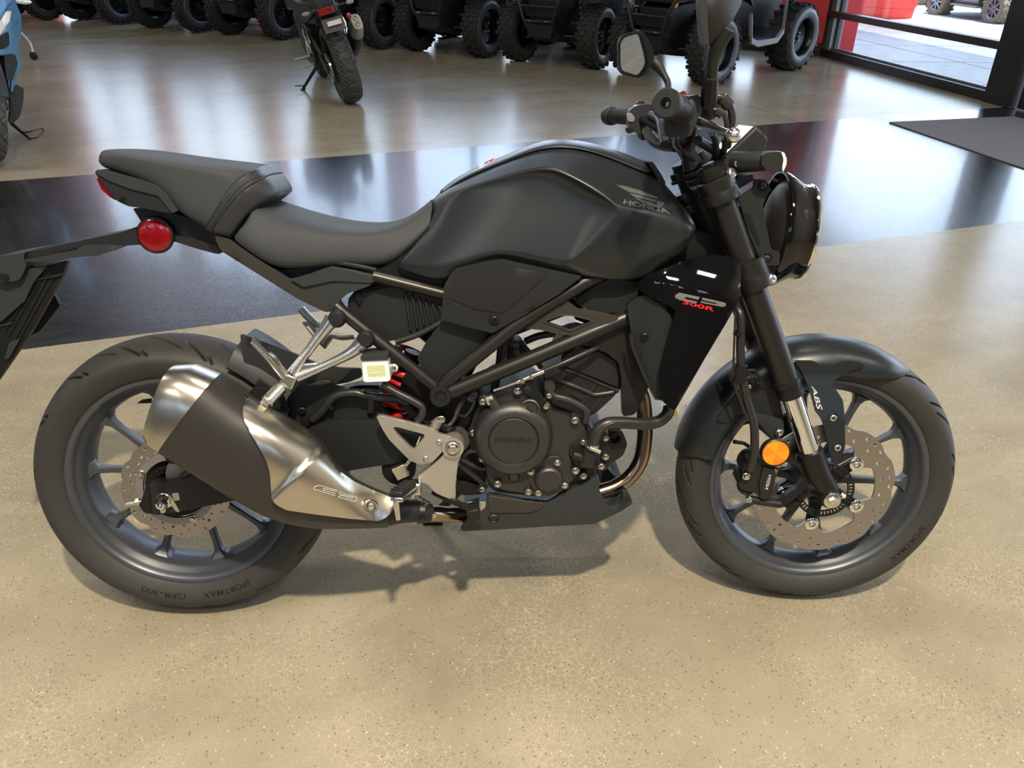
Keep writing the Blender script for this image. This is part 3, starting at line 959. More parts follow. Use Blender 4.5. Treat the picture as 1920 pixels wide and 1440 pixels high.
for b in bp:
    p = Vector((cf[0] + 0.0835 * math.cos(b), -0.0750, cf[1] + 0.0835 * math.sin(b)))
    MB().lathe([(0.0045, 0), (0.0135, 0), (0.0145, 0.001), (0.0145, 0.003), (0.012, 0.0045), (0.0075, 0.0045), (0.007, 0.0005), (0, 0.0005)], p, (0, -1, 0), 24).obj('disc_button', M['chrome'], fd)
    bolt('disc_bolt', p, 0.006, M['zinc'], fd, style='allen')
    # carrier arm from the hub to the button
    d = Vector((math.cos(b), 0, math.sin(b)))
    MB().beam(Vector((cf[0], -0.062, cf[1])) + d * 0.03, Vector((cf[0], -0.066, cf[1])) + d * 0.086, 0.030, 0.010, (0, 1, 0), 0.020, 0.008).obj('disc_carrier_arm', M['deep'], fd, bevel=0.002)
# toothed sensor ring
slots = []
for k in range(48):
    a = 2 * PI * k / 48
    d, t = np.array([math.cos(a), math.sin(a)]), np.array([-math.sin(a), math.cos(a)])
    slots.append([tuple(np.array(cf) + d * rr + t * tt) for rr, tt in ((0.0495, -0.0016), (0.0575, -0.0018), (0.0575, 0.0018), (0.0495, 0.0016))])
ring_sheet([circle2(*cf, 0.0615, 96), circle2(*cf, 0.0465, 96)] + slots, -0.0835, -0.0815).obj('sensor_ring', M['deep'], bike, smooth=30, front=True)
# rear disc
cr_ = (0.0, RZ)
holes = []
for k in range(36):
    a = 2 * PI * k / 36
    rr = (0.103, 0.0935, 0.0875)[k % 3]
    holes.append(circle2(cr_[0] + rr * math.cos(a), cr_[1] + rr * math.sin(a), 0.0033, 10))
    if k % 3 == 0:
        holes.append(circle2(cr_[0] + 0.084 * math.cos(a + 0.09), cr_[1] + 0.084 * math.sin(a + 0.09), 0.0028, 10))
rd = ring_sheet([wavy(cr_, 0.1085, 0.0026, 12, 0.1), circle2(*cr_, 0.0790, 96)] + holes, -0.0765, -0.0720).obj('rear_brake_disc', M['disc'], bike, smooth=30)
ring_sheet([circle2(*cr_, 0.0800, 64), circle2(*cr_, 0.0650, 64)], -0.0785, -0.0705).obj('disc_carrier', M['carrier'], rd, smooth=30)
MB().lathe([(0.0, -0.066), (0.050, -0.066), (0.064, -0.070), (0.064, -0.060), (0, -0.06)], (0, 0, RZ), (0, 1, 0), 40).obj('hub_cover', M['deep'], rd)
for a in (150, 78, 6, -66, -138):
    bolt('disc_bolt', (0.0725 * math.cos(math.radians(a)), -0.0785, RZ + 0.0725 * math.sin(math.radians(a))), 0.0075, M['zinc'], rd, style='hex')
slots = []
for k in range(40):
    a = 2 * PI * k / 40
    d, t = np.array([math.cos(a), math.sin(a)]), np.array([-math.sin(a), math.cos(a)])
    slots.append([tuple(np.array(cr_) + d * rr + t * tt) for rr, tt in ((0.046, -0.0015), (0.053, -0.0017), (0.053, 0.0017), (0.046, 0.0015))])
ring_sheet([circle2(*cr_, 0.0565, 72), circle2(*cr_, 0.043, 72)] + slots, -0.088, -0.086).obj('rear_sensor_ring', M['deep'], bike, smooth=30)

# ---------------------------------------------------------------- swingarm, rear axle, rear caliper
sa = [(262, 944), (275, 911), (331, 902), (392, 884), (480, 846), (540, 822), (573, 808), (604, 795), (640, 787), (708, 789), (800, 800), (846, 815),
      (846, 862), (758, 866), (659, 882), (560, 905), (461, 934), (329, 961), (294, 966), (270, 962)]
def sa_y(u, v): return -0.118 - 0.012 * min(1, max(0, (u - 262) / 500))
sarm = MB().panel(B, rnd(sa, 8), sa_y, 0.034, 24).obj('swingarm', M['plastic'], bike, smooth=40, bevel=0.005, seg=3)
MB().panel(B, rnd(sa, 8), sa_y, 0.034, 24).moved(Matrix.Diagonal((1, -1, 1, 1))).obj('far_arm', M['plastic'], sarm, smooth=40, bevel=0.005)
MB().tube([B.at(700, 830, -0.10), Vector(B.at(700, 830, -0.10)) + Vector((0, 0.2, 0))], 0.035, 16).obj('cross_tube', M['plastic'], sarm)
MB().panel(B, rnd(q('D1', [(552, 912), (590, 815), (600, 822), (612, 955), (575, 945)]), 3), -0.121, 0.04).obj('end_cap', M['deep'], sarm, bevel=0.003)
ax = B.at(305, 942, -0.128)
MB().lathe([(0.0, -0.01), (0.0165, -0.01), (0.0165, 0.003), (0.015, 0.004)], Vector((ax.x, -0.118, ax.z)) , (0, -1, 0), 28).obj('axle_washer', M['zinc'], sarm)
MB().lathe([(0.0, 0.0), (0.0155, 0.0), (0.0155, 0.010), (0.0135, 0.012)], Vector((ax.x, -0.121, ax.z)), (0, -1, 0), 6).lathe([(0.0125, 0.008), (0.0120, 0.015), (0.009, 0.021), (0.005, 0.022), (0.0045, 0.014), (0, 0.014)], Vector((ax.x, -0.121, ax.z)), (0, -1, 0), 24).obj('axle_nut', M['chrome'], sarm, smooth=30)
adj = q('D1', [(640, 880), (660, 855), (705, 860), (730, 900), (752, 945), (735, 942), (705, 905), (690, 905), (680, 948), (655, 950), (652, 900)])
MB().panel(B, rnd(adj, 5), -0.121, 0.003).obj('chain_adjuster', M['polished'], sarm, bevel=0.0006)
MB().panel(B, rnd(q('D1', [(712, 852), (745, 848), (752, 885), (722, 888)]), 3), -0.1205, 0.003).obj('alignment_plate', M['alloy'], sarm, bevel=0.0005)
p0, p1 = B.at(237, 946, -0.100), B.at(268, 940, -0.100)
ab = MB().tube([p0, p1], 0.0042, 10).obj('adjuster_bolt', M['zinc'], sarm)
MB().lathe([(0, 0), (0.0078, 0), (0.0078, 0.007), (0, 0.007)], p0.lerp(p1, 0.62), p1 - p0, 6).obj('lock_nut', M['zinc'], sarm, smooth=0)
# rear caliper above the swingarm
cal = MB().panel(B, rnd(q('D1', [(680, 640), (760, 650), (790, 690), (770, 712), (700, 705), (675, 680)]), 8), -0.125, 0.055).obj('rear_caliper', M['deep'], bike, bevel=0.004)
MB().panel(B, rnd(q('D1', [(690, 705), (760, 715), (850, 720), (870, 760), (780, 790), (690, 800), (680, 760)]), 6), -0.098, 0.012).obj('caliper_bracket', M['carrier'], cal, bevel=0.002)
MB().tube([B.at(*q('D1', [(760, 770)])[0], -0.112), B.at(*q('D1', [(800, 740)])[0], -0.116), B.at(*q('D1', [(850, 715)])[0], -0.112)], 0.006, 8, 4).obj('brake_line', M['hose'], cal)

# ---------------------------------------------------------------- rear hugger
def arc_shell(fr_c, prof, a0, a1, n, taper=None):
    """shell round an axle: prof list of (radius, y); taper(t) scales y"""
    rings = []
    for i in range(n + 1):
        t = i / n
        a = a0 + (a1 - a0) * t
        k, dr = taper(t) if taper else (1, 0)
        rings.append([(fr_c[0] + (r + dr) * math.cos(a), y * k, fr_c[1] + (r + dr) * math.sin(a)) for r, y in prof])
    return rings
def closed_prof(pts, th):
    """half profile (r, y>=0 from crown to edge) -> closed shell section with thickness th"""
    out = [(r, -y) for r, y in reversed(pts)] + [(r, y) for r, y in pts[1:]]
    inn = [(r - th, y * (1 - th / 0.09)) for r, y in reversed(out)]
    return out + inn
hug = closed_prof([(0.338, 0.0), (0.337, 0.035), (0.330, 0.064), (0.316, 0.082), (0.285, 0.0875)], 0.004)
MB().loft(arc_shell((0, RZ), hug, math.radians(63), math.radians(-6), 26, lambda t: (1.0, 0.010 * (1 - t)))).obj('rear_hugger', M['plastic2'], bike, smooth=45)
hs = q('C8', [(272, 332), (300, 338), (560, 430), (830, 545), (1000, 575), (1140, 580), (1150, 640), (1050, 680), (930, 700), (740, 770), (620, 800), (560, 770), (440, 720), (360, 640), (300, 540), (275, 430)])
MB().panel(B, rnd(hs, 5), lambda u, v: -0.088 + 0.00012 * (v - 640), 0.006, 20).obj('hugger_side', M['plastic2'], bike, smooth=40, bevel=0.0015)
MB().panel(B, rnd(q('C8', [(720, 775), (740, 700), (900, 660), (960, 700), (840, 765)]), 8), lambda u, v: -0.0915, 0.004).obj('hugger_recess', M['bronze'], bike, bevel=0.001)
MB().panel(B, rnd(q('C8', [(600, 800), (700, 690), (930, 700), (1150, 760), (1260, 810), (1330, 900), (1340, 945), (1000, 945), (850, 985), (740, 1020), (650, 985)]), 8), -0.096, 0.010).obj('hugger_base', M['plastic'], bike, bevel=0.002)
MB().panel(B, rnd(q('C8', [(310, 775), (370, 712), (560, 730), (632, 885), (590, 950), (420, 830)]), 4), -0.115, 0.003).obj('heat_guard', M['plastic'], bike, bevel=0.0008)
bolt('hugger_bolt', B.at(*q('C8', [(715, 880)])[0], -0.099), 0.0085, M['deep'], bike, style='allen')
bolt('hugger_bolt', B.at(*q('C8', [(1217, 900)])[0], -0.099), 0.0085, M['deep'], bike, style='allen')
# far side hugger tip seen through the rear wheel
MB().panel(B, q('D1', [(540, 410), (565, 392), (612, 385), (612, 408)]), 0.065, 0.004).obj('chain_guard_tip', M['plastic2'], bike)

# ---------------------------------------------------------------- cages: rings of (px, py, y) down the right side, mirrored to the left
def set_crease(me, fn):
    at = me.attributes.get('crease_edge') or me.attributes.new('crease_edge', 'FLOAT', 'EDGE')
    for e in me.edges:
        at.data[e.index].value = fn(e.vertices[0], e.vertices[1])
def cage(name, fr, cols, mat, parent, subsurf=2, crease_rows=None, crease_cols=None, smooth=180, lift=0.0, front=False, offset=None):
    rings = []
    n = len(cols[0])
    for c in cols:
        pts = [fr.at(*p) for p in c]
        pts = [Vector((p.x, p.y, p.z + lift)) for p in pts]
        ring = [pts[i] for i in range(n - 1, 0, -1)] + [Vector((pts[0].x, 0, pts[0].z))] + [Vector((p.x, -p.y, p.z)) for p in pts[1:]]
        if offset:
            cen = sum(ring, Vector()) / len(ring)
            ring = [p + (p - cen).normalized() * offset for p in ring]
        rings.append(ring)
    b = MB().loft(rings)
    me = bpy.data.meshes.new(name)
    me.from_pydata(b.v, [], b.f)
    bm = bmesh.new(); bm.from_mesh(me); bmesh.ops.recalc_face_normals(bm, faces=bm.faces); bm.to_mesh(me); bm.free()
    me.materials.append(mat)
    me.polygons.foreach_set('use_smooth', [True] * len(me.polygons))
    W = 2 * n - 1
    cr_rows, cr_cols = crease_rows or {}, crease_cols or {}
    def fn(i, j):
        ci, ri, cj, rj = i // W, i % W, j // W, j % W
        row = lambda r: abs(r - (n - 1))
        if ci != cj and ri == rj and row(ri) in cr_rows:
            lo, hi, val = cr_rows[row(ri)]
            if lo <= min(ci, cj) and max(ci, cj) <= hi:
                return val
        if ci == cj and ci in cr_cols:
            lo, hi, val = cr_cols[ci]
            if lo <= min(row(ri), row(rj)) and max(row(ri), row(rj)) <= hi and (ri - (n - 1)) * (rj - (n - 1)) >= 0:
                return val
        return 0.0
    set_crease(me, fn)
    return link(name, me, parent, 0, subsurf, front)

def C(crop, rows):
    return q(crop, rows)

# ---------------------------------------------------------------- fuel tank
tank_cols = [C('C7', c) for c in [
    [(178, 428, 0), (182, 440, -.035), (195, 470, -.060), (198, 500, -.070), (130, 620, -.082), (0, 768, -.097), (-45, 806, -.092)],
    [(250, 342, 0), (255, 366, -.045), (270, 392, -.078), (272, 425, -.086), (215, 610, -.104), (125, 797, -.119), (105, 852, -.112)],
    [(440, 242, 0), (440, 280, -.055), (470, 330, -.108), (468, 362, -.104), (390, 570, -.124), (250, 805, -.136), (240, 895, -.125)],
    [(620, 172, 0), (610, 213, -.065), (660, 276, -.130), (655, 306, -.120), (560, 540, -.138), (480, 727, -.149), (480, 772, -.135)],
    [(800, 88, 0), (800, 145, -.070), (832, 242, -.151), (832, 276, -.132), (745, 540, -.147), (590, 713, -.156), (570, 757, -.140)],
    [(1000, 92, 0), (1000, 152, -.072), (965, 305, -.161), (948, 340, -.137), (890, 560, -.151), (790, 764, -.160), (780, 808, -.145)],
    [(1190, 148, 0), (1180, 215, -.075), (1115, 392, -.172), (1085, 426, -.147), (1000, 600, -.156), (890, 778, -.163), (950, 842, -.148)],
    [(1330, 196, 0), (1310, 275, -.080), (1205, 462, -.179), (1216, 495, -.178), (1090, 632, -.174), (950, 778, -.171), (1050, 862, -.150)],
    [(1415, 245, 0), (1410, 320, -.070), (1390, 430, -.152), (1400, 515, -.176), (1270, 650, -.177), (1160, 795, -.168), (1170, 880, -.150)],
    [(1480, 345, 0), (1500, 385, -.055), (1560, 475, -.132), (1580, 548, -.160), (1500, 660, -.163), (1390, 790, -.152), (1300, 888, -.138)],
    [(1560, 445, 0), (1585, 465, -.050), (1668, 560, -.112), (1704, 606, -.136), (1700, 650, -.142), (1640, 710, -.134), (1560, 770, -.125)]]]
tank = cage('fuel_tank', B, tank_cols, M['matte'], bike, 3, {2: (1, 7, 0.85), 5: (0, 7, 0.6), 6: (0, 10, 0.8), 1: (0, 9, 0.3)}, {7: (2, 5, 0.7), 0: (0, 6, 0.9)})
cover_cols = [C('C7', c) for c in [
    [(215, 388, 0), (222, 398, -.032), (230, 410, -.040)],
    [(300, 312, 0), (300, 330, -.038), (304, 345, -.046)],
    [(440, 240, 0), (440, 262, -.042), (444, 280, -.052)],
    [(620, 170, 0), (620, 192, -.050), (622, 210, -.061)],
    [(800, 86, 0), (800, 116, -.054), (802, 142, -.066)],
    [(1000, 90, 0), (1000, 122, -.055), (1000, 150, -.068)],
    [(1190, 146, 0), (1184, 180, -.056), (1180, 212, -.070)],
    [(1330, 194, 0), (1318, 232, -.058), (1310, 270, -.074)],
    [(1400, 235, 0), (1395, 270, -.052), (1392, 300, -.066)]]]
cov = cage('tank_centre_cover', B, cover_cols, M['matte'], tank, 2, {2: (0, 8, 0.9)}, {0: (0, 2, 0.9), 8: (0, 2, 0.9)}, lift=0.003)
# caution sticker on the cover's rear slope
_tt = tree_of(tank, cov)
def flat_grid(nx=6, ny=3):
    V = [(i / nx, j / ny) for j in range(ny + 1) for i in range(nx + 1)]
    F = [(j * (nx + 1) + i, j * (nx + 1) + i + 1, (j + 1) * (nx + 1) + i + 1, (j + 1) * (nx + 1) + i) for j in range(ny) for i in range(nx)]
    return V, F
decal('caution_sticker', *flat_grid(), quadmap(q('C7', [(440, 256), (525, 205), (518, 196), (438, 240)])), B, _tt, M['silver_print'], tank, 0)
decal('caution_print', *flat_grid(), quadmap(q('C7', [(490, 220), (524, 203), (518, 197), (488, 212)])), B, _tt, M['red_print'], tank, 0, off=0.0011)
# lettering and wing on the tank
V2, F2 = text_mesh2d('HONDA', 0.03)
decal('tank_lettering', V2, F2, quadmap(q('C7', [(1234, 450), (1498, 508), (1480, 476), (1242, 424)])), B, _tt, M['grey_print'], tank, -0.16, off=0.0012)
wing = [[(1195, 344), (1245, 350), (1330, 375), (1425, 412), (1428, 424), (1330, 398), (1262, 382)],
        [(1268, 388), (1335, 404), (1420, 430), (1418, 440), (1340, 422), (1292, 408)],
        [(1298, 413), (1345, 428), (1408, 446), (1402, 455), (1338, 441)],
        [(1432, 428), (1468, 446), (1440, 472), (1412, 464), (1448, 444), (1340, 438)]]
wv, wf = [], []
for w in wing[:3]:
    pp, tt = cdt([q('C7', w)], 4)
    b0 = len(wv); wv += pp; wf += [tuple(b0 + i for i in t) for t in tt]
pp, tt = cdt([q('C7', [(1425, 432), (1470, 444), (1438, 474), (1408, 466), (1336, 446), (1420, 452)])], 4)
b0 = len(wv); wv += pp; wf += [tuple(b0 + i for i in t) for t in tt]
decal('wing_emblem', wv, wf, lambda u, v: (u, v), B, _tt, M['grey_print'], tank, -0.16, off=0.0012)
# filler-side trim at the tank's front end
MB().panel(B, rnd(q('C7', [(1372, 215), (1400, 215), (1450, 290), (1470, 330), (1462, 345), (1450, 325), (1432, 330), (1412, 285)]), 3), -0.055, 0.11).obj('ignition_cover', M['plastic'], tank, bevel=0.003)
MB().panel(B, rnd(q('C7', [(1418, 322), (1470, 322), (1470, 345), (1452, 345), (1450, 385), (1432, 340)]), 2), -0.060, 0.02).obj('cover_clip', M['deep'], tank, bevel=0.001)

# ---------------------------------------------------------------- seats
seat_cols = [C('C6', c) for c in [
    [(930, 344, 0), (905, 352, -.070), (888, 395, -.100), (812, 512, -.118), (768, 540, -.105)],
    [(1075, 368, 0), (1010, 405, -.085), (960, 500, -.117), (880, 590, -.131), (870, 612, -.118)],
    [(1200, 428, 0), (1180, 458, -.090), (1150, 522, -.119), (1020, 680, -.132), (1010, 706, -.115)],
    [(1350, 472, 0), (1340, 492, -.084), (1320, 534, -.111), (1200, 665, -.126), (1200, 692, -.112)],
    [(1530, 489, 0), (1520, 500, -.072), (1500, 530, -.096), (1380, 650, -.117), (1375, 680, -.102)],
    [(1650, 458, 0), (1650, 468, -.056), (1640, 500, -.080), (1560, 665, -.106), (1572, 694, -.090)],
    [(1752, 386, 0), (1755, 396, -.045), (1752, 425, -.065), (1690, 580, -.096), (1684, 612, -.082)],
    [(1802, 340, 0), (1808, 350, -.034), (1815, 372, -.050), (1800, 470, -.080), (1790, 500, -.070)]]]
seat = cage('rider_seat', B, seat_cols, M['seat'], bike, 3, {2: (1, 5, 0.15), 4: (0, 7, 0.7)}, {0: (0, 4, 0.7), 7: (0, 4, 0.8)})
pil_cols = [C('C6', c) for c in [
    [(100, 86, 0), (92, 94, -.040), (76, 118, -.060), (74, 142, -.058), (88, 158, -.040)],
    [(150, 76, 0), (148, 84, -.070), (140, 98, -.092), (130, 172, -.092), (140, 186, -.070)],
    [(300, 89, 0), (290, 99, -.076), (280, 124, -.103), (290, 220, -.103), (298, 238, -.085)],
    [(500, 118, 0), (485, 132, -.080), (470, 152, -.108), (420, 280, -.110), (425, 298, -.092)],
    [(700, 144, 0), (680, 158, -.084), (640, 178, -.113), (510, 395, -.117), (510, 415, -.100)],
    [(862, 162, 0), (850, 170, -.084), (764, 196, -.118), (610, 446, -.124), (612, 462, -.105)],
    [(935, 180, 0), (925, 188, -.080), (795, 250, -.118), (650, 476, -.126), (656, 494, -.105)],
    [(992, 234, 0), (980, 240, -.080), (838, 312, -.113), (690, 500, -.124), (700, 520, -.105)],
    [(1042, 296, 0), (1030, 302, -.076), (880, 365, -.102), (770, 522, -.115), (765, 540, -.100)],
    [(1040, 330, 0), (1020, 335, -.070), (890, 385, -.090), (790, 530, -.100), (785, 545, -.09)]]]
pil = cage('pillion_seat', B, pil_cols, M['seat'], bike, 3, {2: (1, 7, 0.55), 4: (0, 9, 0.7)}, {0: (0, 4, 0.2), 8: (0, 4, 0.4)})
def mixcol(a, b, t):
    return [tuple(x + (y - x) * t for x, y in zip(p, r)) for p, r in zip(a, b)]
strap = cage('seat_strap', B, [mixcol(pil_cols[6], pil_cols[7], -0.12), mixcol(pil_cols[6], pil_cols[7], 0.3), mixcol(pil_cols[6], pil_cols[7], 0.66)], M['leather'], pil, 2, {4: (0, 2, 0.5)}, {0: (0, 4, 1), 2: (0, 4, 1)}, offset=0.0032)
cage('seat_front_panel', B, [mixcol(pil_cols[6], pil_cols[7], 0.7), pil_cols[7], pil_cols[8], mixcol(pil_cols[8], pil_cols[9], 0.6)], M['leather'], pil, 2, {4: (0, 3, 0.5)}, {0: (0, 4, 1), 3: (0, 4, 1)}, offset=0.0016)
# stitching rows on the strap
_ts = tree_of(strap, pil)
for t0 in (0.0, 0.52):
    line = spline(mixcol(pil_cols[6], pil_cols[7], t0)[1:4], 14)
    for i in range(0, len(line) - 1, 1):
        a, b_ = line[i], line[i + 1]
        a2 = a + (b_ - a) * 0.15; b2 = a + (b_ - a) * 0.7
        pa = []
        for s_ in (a2, b2):
            d = Vector(B.ray(s_[0], s_[1])).normalized()
            h = _ts.ray_cast(Vector(B.C), d)
            pa.append((h[0] if h[0] else B.at(s_[0], s_[1], s_[2])) - d * 0.0004)
        if i == 0:
            stm = MB()
        stm.tube(pa, 0.0007, 5)
    stm.obj('stitching', M['deep'], strap)

# ---------------------------------------------------------------- tail, side cowls
tail = q('C6', [(75, 198), (92, 185), (300, 240), (390, 270), (440, 310), (503, 400), (470, 412), (310, 382), (250, 376), (190, 348), (95, 232)])
tl = MB().panel(B, rnd(tail, 4), lambda u, v: -0.104 - 0.010 * (u - 180) / 150, 0.03, 14).obj('tail_cowl', M['plastic'], bike, bevel=0.004, seg=3)
MB().panel(B, rnd(tail, 4), lambda u, v: -0.104 - 0.010 * (u - 180) / 150, 0.03, 14).moved(Matrix.Diagonal((1, -1, 1, 1))).obj('far_cowl', M['plastic'], tl, bevel=0.004)
MB().panel(B, rnd(q('C6', [(92, 186), (300, 240), (390, 270), (440, 310), (503, 400), (474, 410), (400, 320), (270, 290), (150, 245), (82, 205)]), 3), lambda u, v: -0.109 - 0.010 * (u - 180) / 150, 0.02, 14).obj('cowl_ridge', M['plastic2'], tl, bevel=0.003)
MB().panel(B, rnd(q('C6', [(110, 200), (420, 290), (480, 400), (300, 372), (180, 340)]), 3), -0.085, 0.17).obj('tail_core', M['deep'], tl)
MB().panel(B, rnd(q('C6', [(83, 230), (104, 232), (186, 346), (150, 326), (110, 290)]), 3), -0.099, 0.198).obj('tail_lamp', M['red'], tl, bevel=0.003)
# rear mudguard arm with number plate carrier
arm = q('C6', [(270, 385), (440, 395), (640, 465), (700, 530), (716, 622), (600, 590), (480, 556), (420, 520), (330, 478)])
mg = MB().panel(B, rnd(arm, 5), -0.070, 0.14).obj('rear_mudguard', M['deep'], bike, bevel=0.006)
MB().panel(B, rnd(q('C6', [(480, 520), (700, 572), (720, 622), (690, 618), (590, 590), (470, 552)]), 3), -0.074, 0.14).obj('mudguard_lower', M['plastic'], mg, bevel=0.003)
a_top = q('D8', [(195, 430), (245, 402), (560, 330), (1000, 240), (1180, 172), (1300, 140), (1330, 330), (1180, 345), (1000, 352), (650, 370), (205, 468)])
MB().panel(B, rnd(a_top, 4), lambda u, v: -0.045 - 0.02 * (u - 40) / 250, 0.09, 20).obj('plate_arm', M['plastic'], mg, bevel=0.004)
MB().panel(B, rnd(q('D8', [(200, 480), (215, 465), (620, 385), (700, 345), (860, 345), (1000, 352), (880, 405), (800, 436), (690, 440), (560, 455), (430, 490)]), 3), lambda u, v: -0.052 - 0.02 * (u - 40) / 250, 0.09, 20).obj('plate_arm_lower', M['plastic2'], mg, bevel=0.003)
rr_c = B.at(*q('D8', [(1275, 264)])[0], -0.078)
rf_ = MB().lathe([(0.0, 0), (0.0335, 0), (0.0345, 0.004), (0.0335, 0.009), (0.0300, 0.010)], rr_c + Vector((0, 0.004, 0)), (0, -1, 0), 40).obj('reflector_housing', M['deep'], mg)
MB().lathe([(0.0, 0.0125), (0.015, 0.012), (0.026, 0.0108), (0.0300, 0.0092), (0.030, 0)], rr_c + Vector((0, 0.004, 0)), (0, -1, 0), 40).obj('red_reflector', M['red'], mg)
# number plate carrier and rear indicators
ind = q('D8', [(-60, 450), (0, 437), (170, 412), (215, 400), (190, 440), (215, 520), (180, 600), (150, 640), (60, 648), (-60, 640)])
bi = MB().panel(B, rnd(ind, 5), lambda u, v: -0.055 - 0.0001 * (40 - u), 0.10).obj('rear_indicator', M['plastic2'], mg, bevel=0.006, seg=3)
MB().panel(B, rnd(q('D8', [(0, 580), (30, 582), (62, 600), (62, 645), (0, 645)]), 3), -0.062, 0.012).obj('indicator_lens', M['deep'], mg, bevel=0.002)
pc = q('D8', [(200, 545), (390, 512), (520, 482), (545, 490), (512, 600), (400, 800), (225, 1105), (0, 1430), (-120, 1600), (-160, 1300), (-60, 900), (0, 650), (180, 640)])
pcar = MB().panel(B, rnd(pc, 4), lambda u, v: -0.030, 0.012, 24).obj('plate_carrier', M['deep'], mg, bevel=0.002)
for poly, yy, mm in (([(190, 550), (390, 512), (270, 655), (205, 800), (0, 980), (-80, 1000), (0, 650), (160, 640)], -0.040, 'plastic2'),
                     ([(300, 625), (510, 575), (498, 600), (310, 632)], -0.036, 'plastic'), ([(0, 1000), (110, 975), (100, 990), (0, 1012)], -0.036, 'plastic2'),
                     ([(75, 1140), (165, 1110), (70, 1280), (35, 1280)], -0.036, 'plastic2'), ([(440, 745), (490, 840), (330, 1050), (215, 1110), (300, 980)], 0.03, 'plastic')):
    MB().panel(B, rnd(q('D8', poly), 3), yy, 0.012).obj('carrier_rib', M[mm], pcar, bevel=0.0015)
for (x0, y0, x1, y1) in ((395, 520, 60, 1100), (440, 510, 90, 1180), (500, 500, 160, 1110), (345, 560, 30, 1060)):
    a, b_ = q('D8', [(x0, y0), (x1, y1)])
    MB().tube([B.at(*a, -0.032), B.at(*b_, -0.032)], 0.0014, 6).obj('carrier_fin', M['plastic'], pcar)
MB().panel(B, q('D8', [(0, 785), (6, 795), (6, 812), (0, 850), (-20, 850), (-20, 785)]), -0.03, 0.02).obj('plate_reflector', M['red'], mg)

# side cowl below the seat
cowl = q('C6', [(690, 528), (760, 545), (1075, 752), (1150, 735), (1290, 686), (1400, 705), (1540, 738), (1490, 785), (1375, 825), (1335, 862), (1370, 908), (1270, 920), (1130, 852), (900, 700), (735, 605)])
sc1 = MB().panel(B, rnd(cowl, 5), lambda u, v: -0.112 - 0.010 * min(1, max(0, (u - 400) / 250)), 0.012, 16).obj('side_cowl', M['plastic2'], bike, bevel=0.003, seg=3)
MB().panel(B, rnd(cowl, 5), lambda u, v: -0.112 - 0.010 * min(1, max(0, (u - 400) / 250)), 0.012, 16).moved(Matrix.Diagonal((1, -1, 1, 1))).obj('far_side_cowl', M['plastic2'], sc1, bevel=0.003)
MB().panel(B, rnd(q('C6', [(695, 545), (760, 562), (1130, 800), (1275, 880), (1290, 918), (1262, 920), (1120, 852), (890, 708), (725, 605)]), 3), lambda u, v: -0.116 - 0.010 * min(1, max(0, (u - 400) / 250)), 0.010, 16).obj('cowl_lower_edge', M['bronze'], sc1, bevel=0.002)
MB().panel(B, rnd(q('C6', [(1080, 752), (1150, 735), (1290, 686), (1530, 738), (1500, 770), (1300, 760), (1150, 790)]), 4), lambda u, v: -0.1255, 0.008, 16).obj('cowl_ridge', M['plastic2'], sc1, bevel=0.002)
MB().panel(B, q('C6', [(1280, 650), (1420, 672), (1525, 695), (1525, 712), (1290, 668)]), -0.112, 0.01).obj('seat_rail_trim', M['plastic'], sc1, bevel=0.002)
# dark mass under the seats so that the inside of the tail is closed
MB().panel(B, q('C6', [(560, 430), (760, 545), (1010, 705), (1200, 690), (1550, 690), (1700, 600), (1790, 480), (1900, 560), (1860, 800), (1500, 740), (1290, 690), (1075, 752), (700, 540)]), -0.085, 0.17).obj('under_seat_tray', M['deep'], bike)

# ---------------------------------------------------------------- frame
def seg_tube(name, crop, pts, r, mat, parent, seg=14, smooth=0, fr=B, front=False):
    P = [fr.at(*p) for p in q(crop, pts)]
    return MB().tube(P, r, seg, smooth).obj(name, M[mat], parent, front=front)
def mir(o, name):
    """the same piece on the far side"""
    me = o.data.copy()
    me.transform(Matrix.Diagonal((1, -1, 1, 1)))
    me.flip_normals()
    c = link(name, me, o.parent)
    for m in o.modifiers:
        n = c.modifiers.new(m.name, m.type)
        if m.type == 'BEVEL':
            n.width, n.segments, n.limit_method, n.angle_limit = m.width, m.segments, m.limit_method, m.angle_limit
    return c
t = seg_tube('seat_rail', 'F', [(700, 518, -.115), (780, 538, -.115), (850, 556, -.115), (900, 566, -.112)], 0.0115, 'frame', bike)
mir(t, 'far_seat_rail')
t = seg_tube('subframe_tube', 'C8', [(960, 130, -.125), (1010, 175, -.128), (1660, 700, -.135), (1705, 740, -.135)], 0.0120, 'frame', bike)
mir(t, 'far_subframe_tube')
t = seg_tube('lower_frame_tube', 'D4', [(100, 890, -.140), (200, 850, -.140), (900, 560, -.135), (1200, 430, -.130), (1500, 300, -.122), (1560, 268, -.118)], 0.0150, 'frame', bike, 16)
mir(t, 'far_lower_frame_tube')
t = seg_tube('upper_frame_tube', 'D4', [(90, 850, -.140), (160, 770, -.140), (640, 380, -.142), (860, 230, -.140), (1180, 40, -.135), (1300, -20, -.13)], 0.0138, 'frame', bike, 16)
mir(t, 'far_upper_frame_tube')
jb = B.at(*q('D4', [(103, 898)])[0], -0.160)
fj = MB().lathe([(0.0, 0.004), (0.010, 0.004), (0.012, 0.0), (0.0195, 0.0), (0.0205, 0.002), (0.0205, 0.05), (0.0, 0.05)], jb, (0, 1, 0), 32).obj('frame_pivot_boss', M['rubber'], bike)
MB().tube([jb + Vector((0, 0.02, 0)), jb + Vector((0, 0.30, 0))], 0.017, 20).obj('pivot_cross_tube', M['frame'], fj)
